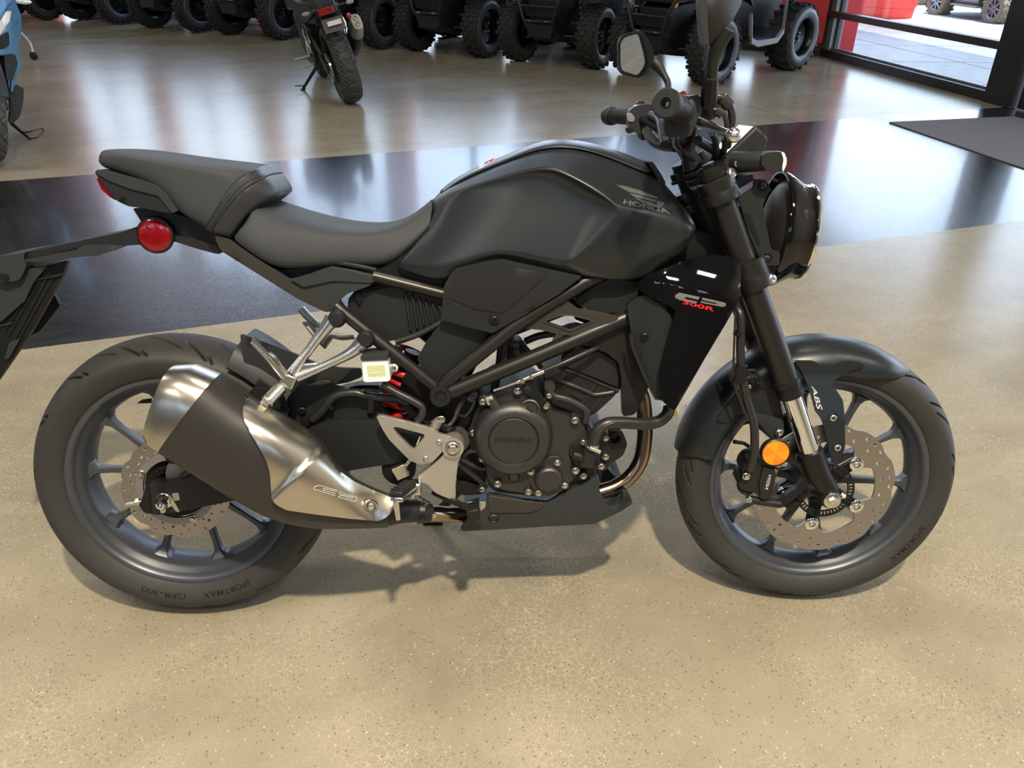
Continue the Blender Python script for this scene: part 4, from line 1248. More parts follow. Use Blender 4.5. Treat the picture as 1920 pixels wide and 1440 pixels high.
gus = [rnd(q('D4', [(600, 420), (700, 345), (960, 215), (1045, 165), (1135, 240), (1290, 262), (1445, 300), (1410, 328), (1085, 440), (1000, 430), (850, 395), (740, 385)]), 4),
       rnd(q('D4', [(884, 334), (1000, 290), (1090, 290), (1240, 330), (1080, 398)]), 3)]
gs = MB().panel(B, gus, -0.140, 0.014).obj('frame_gusset', M['bronze'], bike, bevel=0.003, seg=3)
mir(gs, 'far_frame_gusset')
MB().panel(B, [rnd(q('D4', [(865, 336), (1000, 280), (1095, 280), (1262, 330), (1082, 410)]), 3), rnd(q('D4', [(884, 334), (1000, 290), (1090, 290), (1240, 330), (1080, 398)]), 3)], -0.1425, 0.006).obj('gusset_lip', M['bronze'], gs, bevel=0.0012)
han = q('D4', [(1190, 505), (1330, 440), (1490, 300), (1530, 340), (1640, 600), (1712, 730), (1690, 800), (1660, 830), (1600, 960), (1560, 1030), (1470, 1045), (1462, 860), (1462, 760), (1440, 640), (1350, 565), (1250, 530)])
hg = MB().panel(B, rnd(han, 6), -0.118, 0.016).obj('engine_hanger', M['frame'], bike, bevel=0.004, seg=3)
mir(hg, 'far_engine_hanger')
MB().panel(B, rnd(q('D4', [(1522, 560), (1530, 560), (1600, 720), (1545, 840), (1528, 760)]), 3), -0.1195, 0.003).obj('hanger_recess', M['deep'], hg)
# steering head mass
MB().tube([B.at(1290, 300, 0), B.at(1345, 455, 0)], 0.034, 18).obj('steering_head', M['frame'], bike)
MB().panel(B, [(1120, 540), (1250, 420), (1335, 440), (1350, 480), (1230, 560), (1180, 600)], -0.055, 0.11).obj('frame_spine', M['deep'], bike)

# knee panel with grip inset
kp = q('C7', [(245, 900), (262, 872), (300, 815), (480, 770), (562, 757), (800, 808), (1010, 852), (880, 950), (700, 1062), (610, 1110), (512, 1168), (400, 1140), (225, 1092)])
def kp_y(u, v): return -0.150 - 0.008 * min(1, max(0, (u - 830) / 150)) + 0.00006 * max(0, v - 560)
kpo = MB().panel(B, rnd(kp, 5), kp_y, 0.014, 18).obj('knee_panel', M['plastic'], bike, bevel=0.003, seg=3)
mir(kpo, 'far_knee_panel')
M['grip_tex'] = material('diamond_grip', (0.0125, 0.0125, 0.0125), 0.5, spec=0.32)
_n, _l = M['grip_tex'].node_tree.nodes, M['grip_tex'].node_tree.links
_tc = _n.new('ShaderNodeTexCoord'); _mp = _n.new('ShaderNodeMapping'); _mp.inputs['Rotation'].default_value = (0, 0.6, 0); _mp.inputs['Scale'].default_value = (330, 1, 330)
_ck = _n.new('ShaderNodeTexChecker'); _ck.inputs['Scale'].default_value = 1.0; _bp = _n.new('ShaderNodeBump'); _bp.inputs['Strength'].default_value = 0.6; _bp.inputs['Distance'].default_value = 0.001
_l.new(_tc.outputs['Object'], _mp.inputs[0]); _l.new(_mp.outputs[0], _ck.inputs['Vector']); _l.new(_ck.outputs['Fac'], _bp.inputs['Height']); _l.new(_bp.outputs[0], _n['Principled BSDF'].inputs['Normal'])
MB().panel(B, rnd(q('C7', [(275, 972), (305, 880), (345, 838), (480, 800), (570, 788), (820, 832), (822, 842), (700, 945), (570, 1056), (420, 1034)]), 5), lambda u, v: kp_y(u, v) - 0.0022, 0.004, 18).obj('knee_grip', M['grip_tex'], kpo, bevel=0.0012)
bolt('panel_bolt', B.at(*q('C7', [(523, 1090)])[0], -0.152), 0.0085, M['deep'], kpo, style='allen')
MB().lathe([(0.006, 0), (0.011, 0), (0.0115, 0.002), (0.006, 0.0022)], B.at(*q('C7', [(523, 1090)])[0], -0.151), (0, -1, 0), 24).obj('bolt_cup', M['deep'], kpo)
lp = [(834, 598), (916, 626), (905, 640), (856, 690), (815, 716), (800, 706), (782, 674), (800, 640)]
lpo = MB().panel(B, rnd(lp, 4), -0.122, 0.012).obj('lower_side_panel', M['plastic'], bike, bevel=0.003, seg=3)
mir(lpo, 'far_lower_side_panel')
# air box with folds
ab_ = q('C8', [(1050, 60), (1130, 40), (1320, 0), (1480, -20), (1750, 60), (1730, 230), (1480, 360), (1240, 400), (1080, 290), (1040, 170)])
abx = MB().panel(B, rnd(ab_, 8), -0.100, 0.20).obj('air_box', M['plastic'], bike, bevel=0.004)
for k in range(6):
    u = 1490 + 48 * k
    a, b_ = q('C8', [(u - 30, 30 + 18 * k), (u + 10, 310 - 18 * k)])
    MB().beam(B.at(*a, -0.103), B.at(*b_, -0.103), 0.006, 0.008, (0, 1, 0)).obj('air_box_fold', M['plastic'], abx, bevel=0.002)
MB().tube([B.at(*p, -0.108) for p in q('C8', [(1390, 390), (1560, 330), (1740, 235)])], 0.006, 10, 4).obj('breather_hose', M['hose'], bike)
MB().panel(B, q('C8', [(1085, 40), (1130, 30), (1150, 80), (1130, 140), (1090, 80)]), -0.106, 0.02).obj('cowl_clip', M['deep'], abx, bevel=0.002)
# black box below the tank
MB().panel(B, rnd(q('D4', [(1105, 180), (1180, 120), (1340, 20), (1600, 30), (1560, 230), (1490, 275), (1300, 262), (1170, 232)]), 8), -0.110, 0.20).obj('throttle_duct', M['plastic'], bike, bevel=0.012, seg=4)
# inner fillers behind the frame: battery tray, throttle body, wiring
MB().panel(B, q('C7', [(240, 905), (900, 870), (1100, 870), (700, 1100), (520, 1180), (300, 1130)]), -0.095, 0.19).obj('battery_case', M['deep'], bike)
tb = MB().lathe([(0.0, 0), (0.024, 0), (0.024, 0.02), (0.020, 0.022), (0.020, 0.10), (0, 0.1)], B.at(966, 668, -0.075), (0, 1, 0), 24).obj('throttle_body', M['deep'], bike)
MB().panel(B, rnd([(952, 652), (985, 650), (990, 690), (955, 695)], 3), -0.085, 0.05).obj('injector_block', M['plastic'], tb, bevel=0.002)
MB().lathe([(0.011, 0), (0.011, 0.01), (0.009, 0.011), (0.009, 0.016), (0.0, 0.016)], B.at(966, 662, -0.085), (0, 0, 1), 18).obj('sensor_cap', M['engine'], tb)
for pts, r in (([(940, 640, -.09), (935, 690, -.092), (925, 740, -.09)], 0.0075), ([(957, 625, -.10), (946, 650, -.102), (942, 700, -.10)], 0.0085),
               ([(985, 640, -.085), (1010, 630, -.09), (1040, 625, -.085)], 0.007), ([(905, 655, -.105), (880, 700, -.11), (870, 730, -.10)], 0.006),
               ([(1005, 668, -.09), (1030, 655, -.09), (1060, 640, -.08)], 0.006), ([(1015, 690, -.085), (1000, 670, -.085), (975, 640, -.085)], 0.005)):
    seg_tube('engine_hose', 'F', pts, r, 'hose', bike, 10, 5)

# ---------------------------------------------------------------- engine
eng = empty('engine'); eng.parent = bike
case = q('D3', [(640, 560), (655, 480), (690, 400), (735, 345), (800, 300), (930, 272), (1030, 310), (1110, 372), (1160, 418), (1275, 448), (1350, 480), (1392, 560), (1460, 560), (1490, 640), (1480, 760), (1440, 780), (1345, 832), (1240, 890), (1210, 900), (1080, 935), (1000, 925), (800, 905), (745, 860), (735, 760), (690, 690), (650, 640)])
MB().panel(B, rnd(case, 10), -0.118, 0.012).panel(B, rnd(case, 10), -0.106, 0.20).obj('crankcase', M['engine2'], eng, bevel=0.003)
cc = q('D3', [(700, 560), (712, 470), (760, 380), (830, 320), (930, 285), (1020, 320), (1090, 380), (1150, 430), (1260, 460), (1330, 500), (1345, 590), (1250, 620), (1235, 680), (1260, 740), (1290, 800), (1210, 880), (1060, 925), (830, 890), (755, 840), (740, 740), (712, 660)])
cov_c = MB().panel(B, rnd(cc, 12), -0.134, 0.02).obj('clutch_cover', M['engine'], eng, bevel=0.005, seg=3)
ct = B.at(963, 829, -0.170)
def px_r(px): return px / 900.0
MB().lathe([(0.0, 0.002), (0.0455, 0.002), (0.0475, 0.004), (0.0500, 0.0005), (0.058, 0.001), (0.066, 0.004), (0.0735, 0.012), (0.0775, 0.024), (0.0785, 0.050)], ct, (0, 1, 0), 64).obj('clutch_dome', M['engine'], cov_c, smooth=30)
c2 = B.at(*q('D3', [(1118, 838)])[0], -0.152)
MB().lathe([(0.0, 0.0), (0.0215, 0.0), (0.0245, 0.002), (0.0275, 0.006), (0.0295, 0.013), (0.0300, 0.030)], c2, (0, 1, 0), 40).obj('oil_filter_cover', M['engine'], cov_c, smooth=30)
MB().panel(B, rnd(q('D3', [(1010, 755), (1060, 715), (1150, 685), (1200, 700), (1215, 770), (1240, 830), (1235, 880), (1110, 935), (1045, 930), (1020, 880), (985, 800)]), 10), -0.1395, 0.02).obj('filter_flange', M['engine'], cov_c, bevel=0.003)
# lettering on the cover
V2, F2 = text_mesh2d('HONDA', 0.02)
_tc_ = tree_of(bpy.data.objects['clutch_dome'])
decal('cover_lettering', V2, F2, quadmap(q('D3', [(792, 606), (1018, 610), (1020, 582), (794, 576)])), B, _tc_, M['engine2'], cov_c, -0.17, off=0.0015)
# oil filler, clutch arm, sight glass
oc = B.at(*q('D3', [(1003, 410)])[0], -0.158)
MB().lathe([(0.0, 0.003), (0.0125, 0.003), (0.0135, 0.004), (0.0165, 0.0015), (0.0195, 0.003), (0.021, 0.008), (0.022, 0.04)], oc, (0.05, 0.9, -0.25), 32).obj('oil_filler_neck', M['engine'], cov_c)
MB().lathe([(0.0, -0.002), (0.0135, -0.002), (0.0145, 0.0), (0.0145, 0.006)], oc, (0.05, 0.9, -0.25), 32).obj('oil_filler_cap', M['rubber'], cov_c)
MB().beam(*[B.at(*p, -0.1625) for p in q('D3', [(985, 395), (1022, 428)])], 0.004, 0.005, (0, 1, 0)).obj('cap_rib', M['rubber'], cov_c, bevel=0.001)
pk = [B.at(*p, -0.150) for p in q('D3', [(830, 450), (800, 400), (770, 345)])]
MB().tube(pk, [0.0125, 0.0115, 0.009], 16).obj('clutch_lifter', M['engine'], cov_c)
MB().quadbox(pk[2] + Vector((-0.002, -0.002, -0.002)), (0.007, 0, 0.002), (0, 0.006, 0), (-0.0025, 0, 0.0075)).obj('clutch_arm', M['alloy'], cov_c, bevel=0.0015)
V2, F2 = text_mesh2d('VDA')
_tp = tree_of(bpy.data.objects['clutch_arm'])
decal('arm_stamp', V2, F2, quadmap(q('D3', [(758, 372), (778, 366), (772, 350), (752, 356)])), B, _tp, M['deep'], cov_c, -0.158)
sg = B.at(*q('D3', [(908, 815)])[0], -0.1365)
MB().lathe([(0.0, 0.0), (0.0085, 0.0), (0.0095, 0.001), (0.0105, 0.0), (0.0115, 0.003)], sg, (0, 1, 0), 28).obj('oil_sight_glass', M['lens'], cov_c)
MB().panel(B, rnd(q('D3', [(875, 800), (908, 785), (942, 815), (938, 838), (880, 840)]), 4), -0.1345, 0.006).obj('sight_glass_frame', M['engine2'], cov_c, bevel=0.001)
for (x, y, r) in ((930, 298, 20), (1098, 388, 20), (1275, 475, 20), (1325, 608, 17), (1458, 582, 17), (1458, 695, 18), (1432, 752, 18), (1278, 777, 20), (1325, 810, 17), (1213, 866, 18), (1168, 730, 19), (1010, 783, 20), (995, 905, 18), (1055, 912, 18), (810, 858, 19), (717, 706, 18), (663, 550, 18), (722, 365, 18), (1118, 328, 14), (717, 890, 15)):
    yb = -0.142 if (x, y) not in ((1458, 582), (1458, 695), (1432, 752), (663, 550), (717, 706)) else -0.128
    p = B.at(*q('D3', [(x, y)])[0], yb)
    bolt('cover_bolt', p, px_r(r / 3.2), M['zinc'], cov_c, style='hex')
    MB().lathe([(0, 0), (px_r(r / 3.2) * 1.35, 0), (px_r(r / 3.2) * 1.5, 0.018)], p, (0, 1, 0), 18).obj('bolt_boss', M['engine'], cov_c)
# cylinder and head, leaning forward
cyl = q('D4', [(905, 800), (1010, 640), (1010, 560), (1180, 500), (1340, 540), (1450, 620), (1465, 820), (1440, 850), (1400, 900), (1240, 1045), (1100, 1010), (960, 960), (900, 900)])
cylo = MB().panel(B, rnd(cyl, 10), -0.092, 0.19).obj('cylinder', M['engine2'], eng, bevel=0.006, seg=3)
hd = q('D4', [(1025, 660), (1020, 600), (1140, 520), (1300, 560), (1430, 640), (1440, 830), (1300, 770), (1160, 715)])
MB().panel(B, rnd(hd, 10), -0.101, 0.05).obj('cylinder_head', M['engine2'], eng, bevel=0.006, seg=3)
for pts in ([(960, 760), (1190, 850), (1260, 880), (1400, 860)], [(1040, 690), (1180, 735), (1300, 790), (1440, 850)]):
    MB().tube([B.at(*p, -0.0905) for p in q('D4', pts)], 0.0055, 10, 4).obj('cylinder_flange', M['engine'], eng)
MB().panel(B, rnd(q('D4', [(1085, 880), (1100, 862), (1185, 895), (1170, 925)]), 3), -0.095, 0.006).obj('casting_plate', M['engine'], eng, bevel=0.001)
for pts, yy in (([(1130, 520), (1080, 660), (990, 900)], -0.100), ([(1330, 560), (1290, 760), (1160, 960)], -0.099), ([(1400, 600), (1380, 780), (1240, 1000)], -0.099)):
    MB().tube([B.at(*p, yy + 0.0105) for p in q('D4', pts)], 0.005, 8, 3).obj('casting_rib', M['engine2'], eng)
MB().panel(B, rnd(q('D4', [(880, 740), (930, 690), (1010, 695), (1020, 740), (960, 790), (920, 795)]), 6), -0.115, 0.03).obj('chain_tensioner', M['engine2'], eng, bevel=0.004)
MB().tube([B.at(*p, -0.135) for p in q('D4', [(910, 830), (930, 860), (960, 890), (1040, 910), (1120, 945), (1190, 990), (1200, 1030), (1190, 1090)])], 0.0068, 12, 5).obj('oil_pipe', M['engine'], eng)
MB().lathe([(0, 0), (0.010, 0), (0.010, 0.016), (0, 0.016)], B.at(*q('D4', [(925, 822)])[0], -0.142), (0, 1, 0), 20).obj('pipe_banjo', M['engine'], eng)
# clutch cable with adjuster and bracket
seg_tube('clutch_cable', 'D4', [(500, 848, -.152), (680, 785, -.152), (790, 740, -.150), (890, 700, -.148)], 0.0028, 'polished', bike, 8)
seg_tube('cable_sleeve', 'D4', [(880, 702, -.148), (1030, 640, -.146), (1240, 545, -.130), (1300, 520, -.11)], 0.0050, 'hose', bike, 10, 3)
for x, y in ((718, 772), (782, 740)):
    p = B.at(*q('D4', [(x, y)])[0], -0.152)
    MB().lathe([(0.003, -0.003), (0.0085, -0.003), (0.0085, 0.003), (0.003, 0.003)], p, (0.9, 0, 0.42), 6).obj('adjuster_nut', M['zinc'], bike, smooth=0)
seg_tube('adjuster_thread', 'D4', [(680, 787, -.152), (720, 770, -.152), (790, 740, -.150), (895, 698, -.148)], 0.0042, 'zinc', bike, 10)
MB().panel(B, [rnd(q('D4', [(730, 780), (780, 740), (905, 950), (885, 975), (860, 965), (725, 850), (690, 850)]), 4), rnd(q('D4', [(735, 825), (760, 815), (800, 860), (740, 842)]), 2)], -0.1465, 0.004).obj('cable_bracket', M['deep'], bike, bevel=0.0008)
# starter wiring and pipes left of the clutch
seg_tube('brake_pipe', 'D4', [(280, 880, -.12), (230, 1010, -.135), (210, 1060, -.14), (170, 1110, -.145), (120, 1105, -.15), (110, 1080, -.155)], 0.0042, 'hose', bike, 8, 4)
seg_tube('wiring', 'D4', [(380, 870, -.12), (340, 980, -.125), (290, 1040, -.125), (230, 1030, -.12)], 0.0028, 'hose', bike, 8, 4)
seg_tube('wiring', 'D4', [(330, 800, -.11), (270, 930, -.12), (220, 1020, -.125)], 0.0058, 'hose', bike, 8, 3)
bolt('frame_bolt', B.at(*q('D4', [(352, 880)])[0], -0.128), 0.0085, M['engine'], bike, style='allen')
# rear engine mounting plates
MB().panel(B, rnd(q('D3', [(440, 340), (560, 330), (690, 380), (660, 470), (640, 560), (700, 720), (740, 790), (740, 860), (560, 830), (570, 700), (600, 640), (520, 540), (440, 470)]), 8), -0.085, 0.17).obj('gearbox', M['deep'], eng, bevel=0.004)
MB().tube([B.at(*q('D3', [(560, 590)])[0], -0.12), B.at(*q('D3', [(560, 590)])[0], -0.06)], 0.027, 24).obj('pivot_collar', M['deep'], eng)
for p_ in ([(560, 690), (700, 760), (740, 760)], [(580, 740), (720, 850), (740, 880)], [(600, 690), (640, 660), (690, 650)]):
    MB().tube([B.at(*p, -0.115) for p in q('D3', p_)], 0.005, 8, 3).obj('wiring', M['hose'], eng)

# ---------------------------------------------------------------- cooling
hose = [B.at(*p) for p in q('D3', [(1838, 400, -.120), (1825, 440, -.130), (1770, 482, -.140), (1680, 494, -.148), (1560, 488, -.155), (1470, 492, -.160), (1415, 530, -.162), (1388, 590, -.162), (1370, 640, -.160)])]
hz = MB().tube(hose, 0.0118, 18, 8).obj('coolant_hose', M['hose'], bike)
M['weave'] = M['hose']
_hs = spline(hose, 8)
for k in range(2, len(_hs) - 3, 1):
    a, b_ = Vector(_hs[k]), Vector(_hs[k + 1])
    MB().lathe([(0.0116, -0.0016), (0.01225, 0), (0.0116, 0.0016)], (a + b_) / 2, (b_ - a) + Vector((0.004, 0, -0.002)), 16).obj('hose_weave', M['hose'], hz)
wp = [B.at(*p, -0.155) for p in q('D3', [(1372, 630), (1350, 700), (1340, 740)])]
wpo = MB().tube(wp, [0.0135, 0.0145, 0.016], 18).obj('water_pump', M['engine2'], eng)
MB().panel(B, rnd(q('D3', [(1235, 650), (1260, 620), (1330, 590), (1370, 600), (1400, 640), (1400, 740), (1350, 765), (1280, 760), (1250, 700)]), 8), -0.140, 0.02).obj('pump_cover', M['engine2'], eng, bevel=0.004)
MB().tube([B.at(*p, -0.156) for p in q('D3', [(1262, 680), (1300, 690), (1345, 715)])], 0.008, 12, 3).obj('pump_elbow', M['engine2'], eng)
cl = B.at(*q('D3', [(1378, 625)])[0], -0.160)
MB().lathe([(0.0122, -0.004), (0.0130, -0.004), (0.0130, 0.004), (0.0122, 0.004)], cl, Vector(wp[0]) - Vector(wp[2]), 24).obj('hose_clamp', M['alloy'], hz)
MB().tube([B.at(*p, -0.174) for p in q('D3', [(1362, 638), (1425, 665)])], 0.0042, 10).obj('clamp_screw', M['alloy'], hz)
MB().panel(B, rnd(q('D3', [(1475, 560), (1500, 530), (1560, 540), (1590, 620), (1560, 690), (1510, 720), (1480, 745), (1480, 640)]), 6), -0.108, 0.02).obj('radiator_stay', M['frame'], bike, bevel=0.003)
MB().lathe([(0.0085, 0.004), (0.010, 0), (0.0125, 0), (0.0135, 0.003), (0.0135, 0.03)], B.at(*q('D3', [(1517, 587)])[0], -0.122), (0, 1, 0), 28).obj('rubber_mount', M['rubber'], bike)

# ---------------------------------------------------------------- exhaust header, belly pan
hp = [B.at(*p) for p in q('D3', [(1640, 250, -.02), (1680, 340, -.025), (1693, 480, -.03), (1690, 600, -.035), (1665, 720, -.04), (1600, 815, -.045), (1520, 870, -.05), (1420, 905, -.055), (1300, 935, -.06)])]
MB().tube(hp, 0.0165, 22, 8).obj('exhaust_header', M['header'], bike)
MB().tube([B.at(*p) for p in q('D3', [(700, 1035, -.06), (620, 1040, -.08), (530, 1040, -.10), (440, 1035, -.13), (330, 1035, -.155)])], 0.0165, 20, 6).obj('exhaust_link_pipe', M['header'], bike)
pan = q('D3', [(585, 1125), (640, 1060), (745, 990), (742, 915), (800, 920), (900, 940), (1000, 958), (1110, 968), (1150, 945), (1200, 910), (1290, 870), (1400, 810), (1420, 828), (1418, 880), (1440, 940), (1465, 985), (1500, 1005), (1540, 985), (1560, 950), (1560, 905), (1592, 900), (1618, 960), (1612, 978), (1545, 1022), (1392, 1096), (1100, 1112), (800, 1130), (600, 1140)])
bp_ = MB().panel(B, rnd(pan, 5), lambda u, v: -0.128 + 0.05 * max(0, (u - 1120) / 65) ** 2 * 0.9 + 0.00022 * max(0, v - 960), 0.010, 16).obj('belly_pan', M['plastic2'], bike, bevel=0.002, seg=2)
MB().panel(B, rnd(q('D3', [(750, 925), (900, 948), (1100, 972), (1060, 1010), (1000, 1030), (900, 1028), (760, 1030)]), 6), -0.132, 0.008, 16).obj('pan_shoulder', M['bronze'], bp_, bevel=0.003)
MB().panel(B, rnd(q('D3', [(1260, 1085), (1330, 1060), (1400, 1045), (1480, 1040), (1392, 1096)]), 3), -0.115, 0.006).obj('pan_vent', M['deep'], bp_)
MB().panel(B, rnd(pan, 5), 0.118, 0.010).obj('far_pan_side', M['plastic2'], bp_)
# pan floor joining both sides
fl = [B.at(*p, -0.120) for p in q('D3', [(600, 1135), (800, 1128), (1100, 1110), (1392, 1094), (1545, 1020), (1612, 975)])]
rings = [[(p.x, -0.115 + 0.0, p.z), (p.x, 0.115, p.z), (p.x, 0.115, p.z + 0.004), (p.x, -0.115, p.z + 0.004)] for p in fl]
MB().loft(rings).obj('pan_floor', M['plastic2'], bp_)
po = B.at(*q('D3', [(785, 1052)])[0], -0.124)
MB().lathe([(0.006, 0.004), (0.0095, -0.002), (0.0115, -0.003), (0.012, 0.002)], po, (0, 1, 0), 24).obj('pan_grommet', M['deep'], bp_)
bolt('pan_bolt', po, 0.0075, M['engine'], bp_, style='allen')
MB().panel(B, q('D3', [(1440, 760), (1460, 750), (1530, 830), (1500, 860), (1430, 860)]), 0.02, 0.1).obj('far_pan_wing', M['plastic2'], bp_)

# ---------------------------------------------------------------- muffler
def lerp2(a, b, t): return (a[0] + (b[0] - a[0]) * t, a[1] + (b[1] - a[1]) * t)
mst = [q('D2', [a, b]) + [yc, hw] for a, b, yc, hw in [
    ((250, 98), (104, 545), -.205, .052), ((390, 100), (130, 588), -.205, .062), ((545, 165), (200, 628), -.205, .066), ((735, 300), (480, 800), -.200, .070), ((1000, 455), (730, 952), -.196, .070),
    ((1190, 585), (960, 1068), -.190, .064), ((1330, 760), (1200, 1122), -.183, .052), ((1500, 875), (1450, 1132), -.176, .040), ((1690, 950), (1670, 1130), -.170, .030)]]
def m_ring(a, b, yc, hw, n=28, grow=0.0):
    """section through the can: a, b pixels of its upper and lower edge, squarish oval"""
    pa, pb = B.at(*a, yc), B.at(*b, yc)
    c, h = (pa + pb) / 2, (pa - pb) / 2
    out = []
    hl = h.length
    hn = h / hl
    for k in range(n):
        t = 2 * PI * k / n
        cx, sx = math.cos(t), math.sin(t)
        e = 0.72
        u = math.copysign(abs(cx) ** e, cx); w = math.copysign(abs(sx) ** e, sx)
        out.append(c + hn * (u * (hl + grow)) + Vector((0, -1, 0)) * (w * (hw + grow)))
    return out
mrings = [m_ring(*s) for s in mst]
def m_interp(stations, n):
    out = []
    for i in range(len(stations) - 1):
        for k in range(n):
            t = k / n
            s, e = stations[i], stations[i + 1]
            out.append([lerp2(s[0], e[0], t), lerp2(s[1], e[1], t), s[2] + (e[2] - s[2]) * t, s[3] + (e[3] - s[3]) * t])
    return out + [stations[-1]]
body_st = mst[2:]
sm_st = [list(x) for x in zip(spline([s[0] for s in body_st], 5), spline([s[1] for s in body_st], 5), [float(a[0]) for a in spline([(s[2],) for s in body_st], 5)], [float(a[0]) for a in spline([(s[3],) for s in body_st], 5)])]
muf = MB().loft([m_ring(*s) for s in sm_st]).obj('muffler', M['plastic2'], bike, smooth=50)
muf.data.materials[0] = M['muf'] = material('muffler_coating', (0.030, 0.027, 0.026), 0.42, 0.2)
# stainless end cap
cap_st = [mst[0], mst[1], mst[2]]
e0 = m_ring(*mst[0])
cen = sum(e0, Vector()) / len(e0)
inner_ring = [cen + (p - cen) * 0.80 for p in e0]
deep_ring = [cen + (p - cen) * 0.76 + Vector((0.03, 0, -0.012)) for p in e0]
back_ = [m_ring(*s, grow=0.0015) for s in (mst[0], mst[1], mst[2])]
MB().loft([deep_ring, inner_ring, e0] + back_[1:]).obj('muffler_end_cap', M['steel'], muf, smooth=28)
# heat shield lying on the outer side of the can
def m_surface(px, py):
    """outermost y of the can under a pixel"""
    best = -0.12
    P = np.array([px, py])
    bd = 1e9
    for i, s in enumerate(sm_st):
        a, b = np.array(s[0]), np.array(s[1])
        ab = b - a
        t = float(np.clip(np.dot(P - a, ab) / np.dot(ab, ab), 0, 1))
        d = np.linalg.norm(a + ab * t - P)
        if d < bd:
            bd = d
            u = abs(1 - 2 * t)
            w = (1 - min(1, u) ** (2 / 0.72)) ** (0.72 / 2) if u < 1 else 0
            best = s[2] - s[3] * w
    return best
sh = q('D2', [(738, 302), (780, 318), (900, 385), (1050, 475), (1180, 560), (1225, 590), (1258, 640), (1290, 700), (1340, 770), (1450, 850), (1560, 900), (1690, 955), (1712, 1005), (1690, 1050), (1650, 1088), (1600, 1108), (1400, 1090), (1200, 1065), (1000, 1036), (935, 1000), (905, 965), (900, 880), (893, 790), (868, 710), (830, 640), (770, 540), (722, 440), (715, 380)])
shp = rnd(sh, 6)
def conform(fr, outline, obj, fall, off, thick, grid, relief=None, iters=26):
    """a pressed sheet lying on obj: heights read off obj, evened out, then lifted by off"""
    P, T = cdt([outline], grid)
    tr_ = tree_of(obj)
    Y = []
    for u, v in P:
        d = Vector(fr.ray(u, v)).normalized()
        h = tr_.ray_cast(Vector(fr.C), d)
        Y.append(h[0].y if h[0] and abs(h[1].y) > 0.30 else None)
    nb = [set() for _ in P]
    for t in T:
        for i in range(3):
            nb[t[i]].update((t[i - 1], t[(i + 1) % 3]))
    # one smooth sheet through the heights
    U = np.array(P, float)
    mu, sg_ = U.mean(0), U.std(0)
    Un = (U - mu) / sg_
    basis = lambda w: np.stack([w[:, 0] ** i * w[:, 1] ** j for i in range(5) for j in range(5 - i)], 1)
    ok = np.array([y is not None for y in Y])
    Bm = basis(Un)
    coef, *_ = np.linalg.lstsq(Bm[ok], np.array([y for y in Y if y is not None], float), rcond=None)
    Ys = Bm @ coef
    Y = [float(y) for y in Ys]
    Y = [y - off - (relief(*P[i]) if relief else 0) for i, y in enumerate(Y)]
    yd = {(round(p[0], 4), round(p[1], 4)): y for p, y in zip(P, Y)}
    n = len(P)
    V = [fr.at(p[0], p[1], y) for p, y in zip(P, Y)]
    V += [Vector((p.x, p.y + thick, p.z)) for p in V]
    cnt = {}
    for t in T:
        for a_, b_ in ((t[0], t[1]), (t[1], t[2]), (t[2], t[0])):
            cnt[(a_, b_)] = 1
    F = list(T) + [tuple(n + i for i in reversed(t)) for t in T] + [(b_, a_, n + a_, n + b_) for (a_, b_) in cnt if (b_, a_) not in cnt]
    return MB().add(V, F)
def sh_relief(u, v):
    # pressed tongue on the front half of the shield
    (x1, y1), (x2, y2) = q('D2', [(1000, 860), (1215, 650)])
    side = ((u - x1) * (y2 - y1) - (v - y1) * (x2 - x1)) / math.hypot(x2 - x1, y2 - y1)
    (x3, y3), (x4, y4) = q('D2', [(1230, 640), (1400, 880)])
    s2 = ((u - x3) * (y4 - y3) - (v - y3) * (x4 - x3)) / math.hypot(x4 - x3, y4 - y3)
    return 0.006 / (1 + math.exp(side / 2.5)) * (1 / (1 + math.exp(s2 / 5.0)))
hs_ = conform(B, shp, muf, m_surface, 0.0095, 0.011, 6, sh_relief).obj('heat_shield', M['steel'], muf, smooth=50, bevel=0.0012)
def sh_y(u, v):
    return m_surface(u, v) - 0.012
_th = tree_of(hs_)
bs = q('D2', [(1555, 1010)])[0]
bpos = B.at(*bs, sh_y(*bs))
MB().lathe([(0.006, 0.004), (0.0095, -0.0015), (0.0125, -0.002), (0.0135, 0.003)], bpos, (0, 1, 0), 28).obj('shield_cup', M['steel'], hs_)
bolt('shield_bolt', bpos + Vector((0, 0.003, 0)), 0.0072, M['polished'], hs_, style='allen')
# etched letters on the shield: outlines
for poly in ([(1185, 882), (1215, 872), (1330, 905), (1332, 912), (1245, 893), (1240, 905), (1320, 925), (1318, 940), (1180, 898)], [(1345, 915), (1455, 948), (1462, 965), (1450, 980), (1340, 950), (1360, 938), (1430, 958), (1436, 950), (1350, 930)]):
    pp = q('D2', poly)
    line = []
    for i in range(len(pp)):
        for k in range(4):
            a, b_ = pp[i], pp[(i + 1) % len(pp)]
            x_, y_ = lerp2(a, b_, k / 4)
            d = Vector(B.ray(x_, y_)).normalized()
            h = _th.ray_cast(Vector(B.C), d)
            line.append((h[0] if h[0] else B.at(x_, y_, -0.2)) - d * 0.0002)
    MB().tube(line, 0.00055, 5, closed=True).obj('etched_letter', M['silver_print'], hs_)
MB().tube([B.at(*p) for p in q('D2', [(1660, 1040, -.170), (1760, 1040, -.165), (1860, 1045, -.155), (1930, 1050, -.140)])], [0.030, 0.024, 0.021, 0.020], 24).obj('muffler_inlet', M['plastic'], muf)
MB().lathe([(0.0205, -0.008), (0.0235, -0.008), (0.0235, 0.008), (0.0205, 0.008)], B.at(*q('D2', [(1880, 1045)])[0], -0.152), (1, 0.15, 0), 28).obj('muffler_clamp', M['deep'], muf)
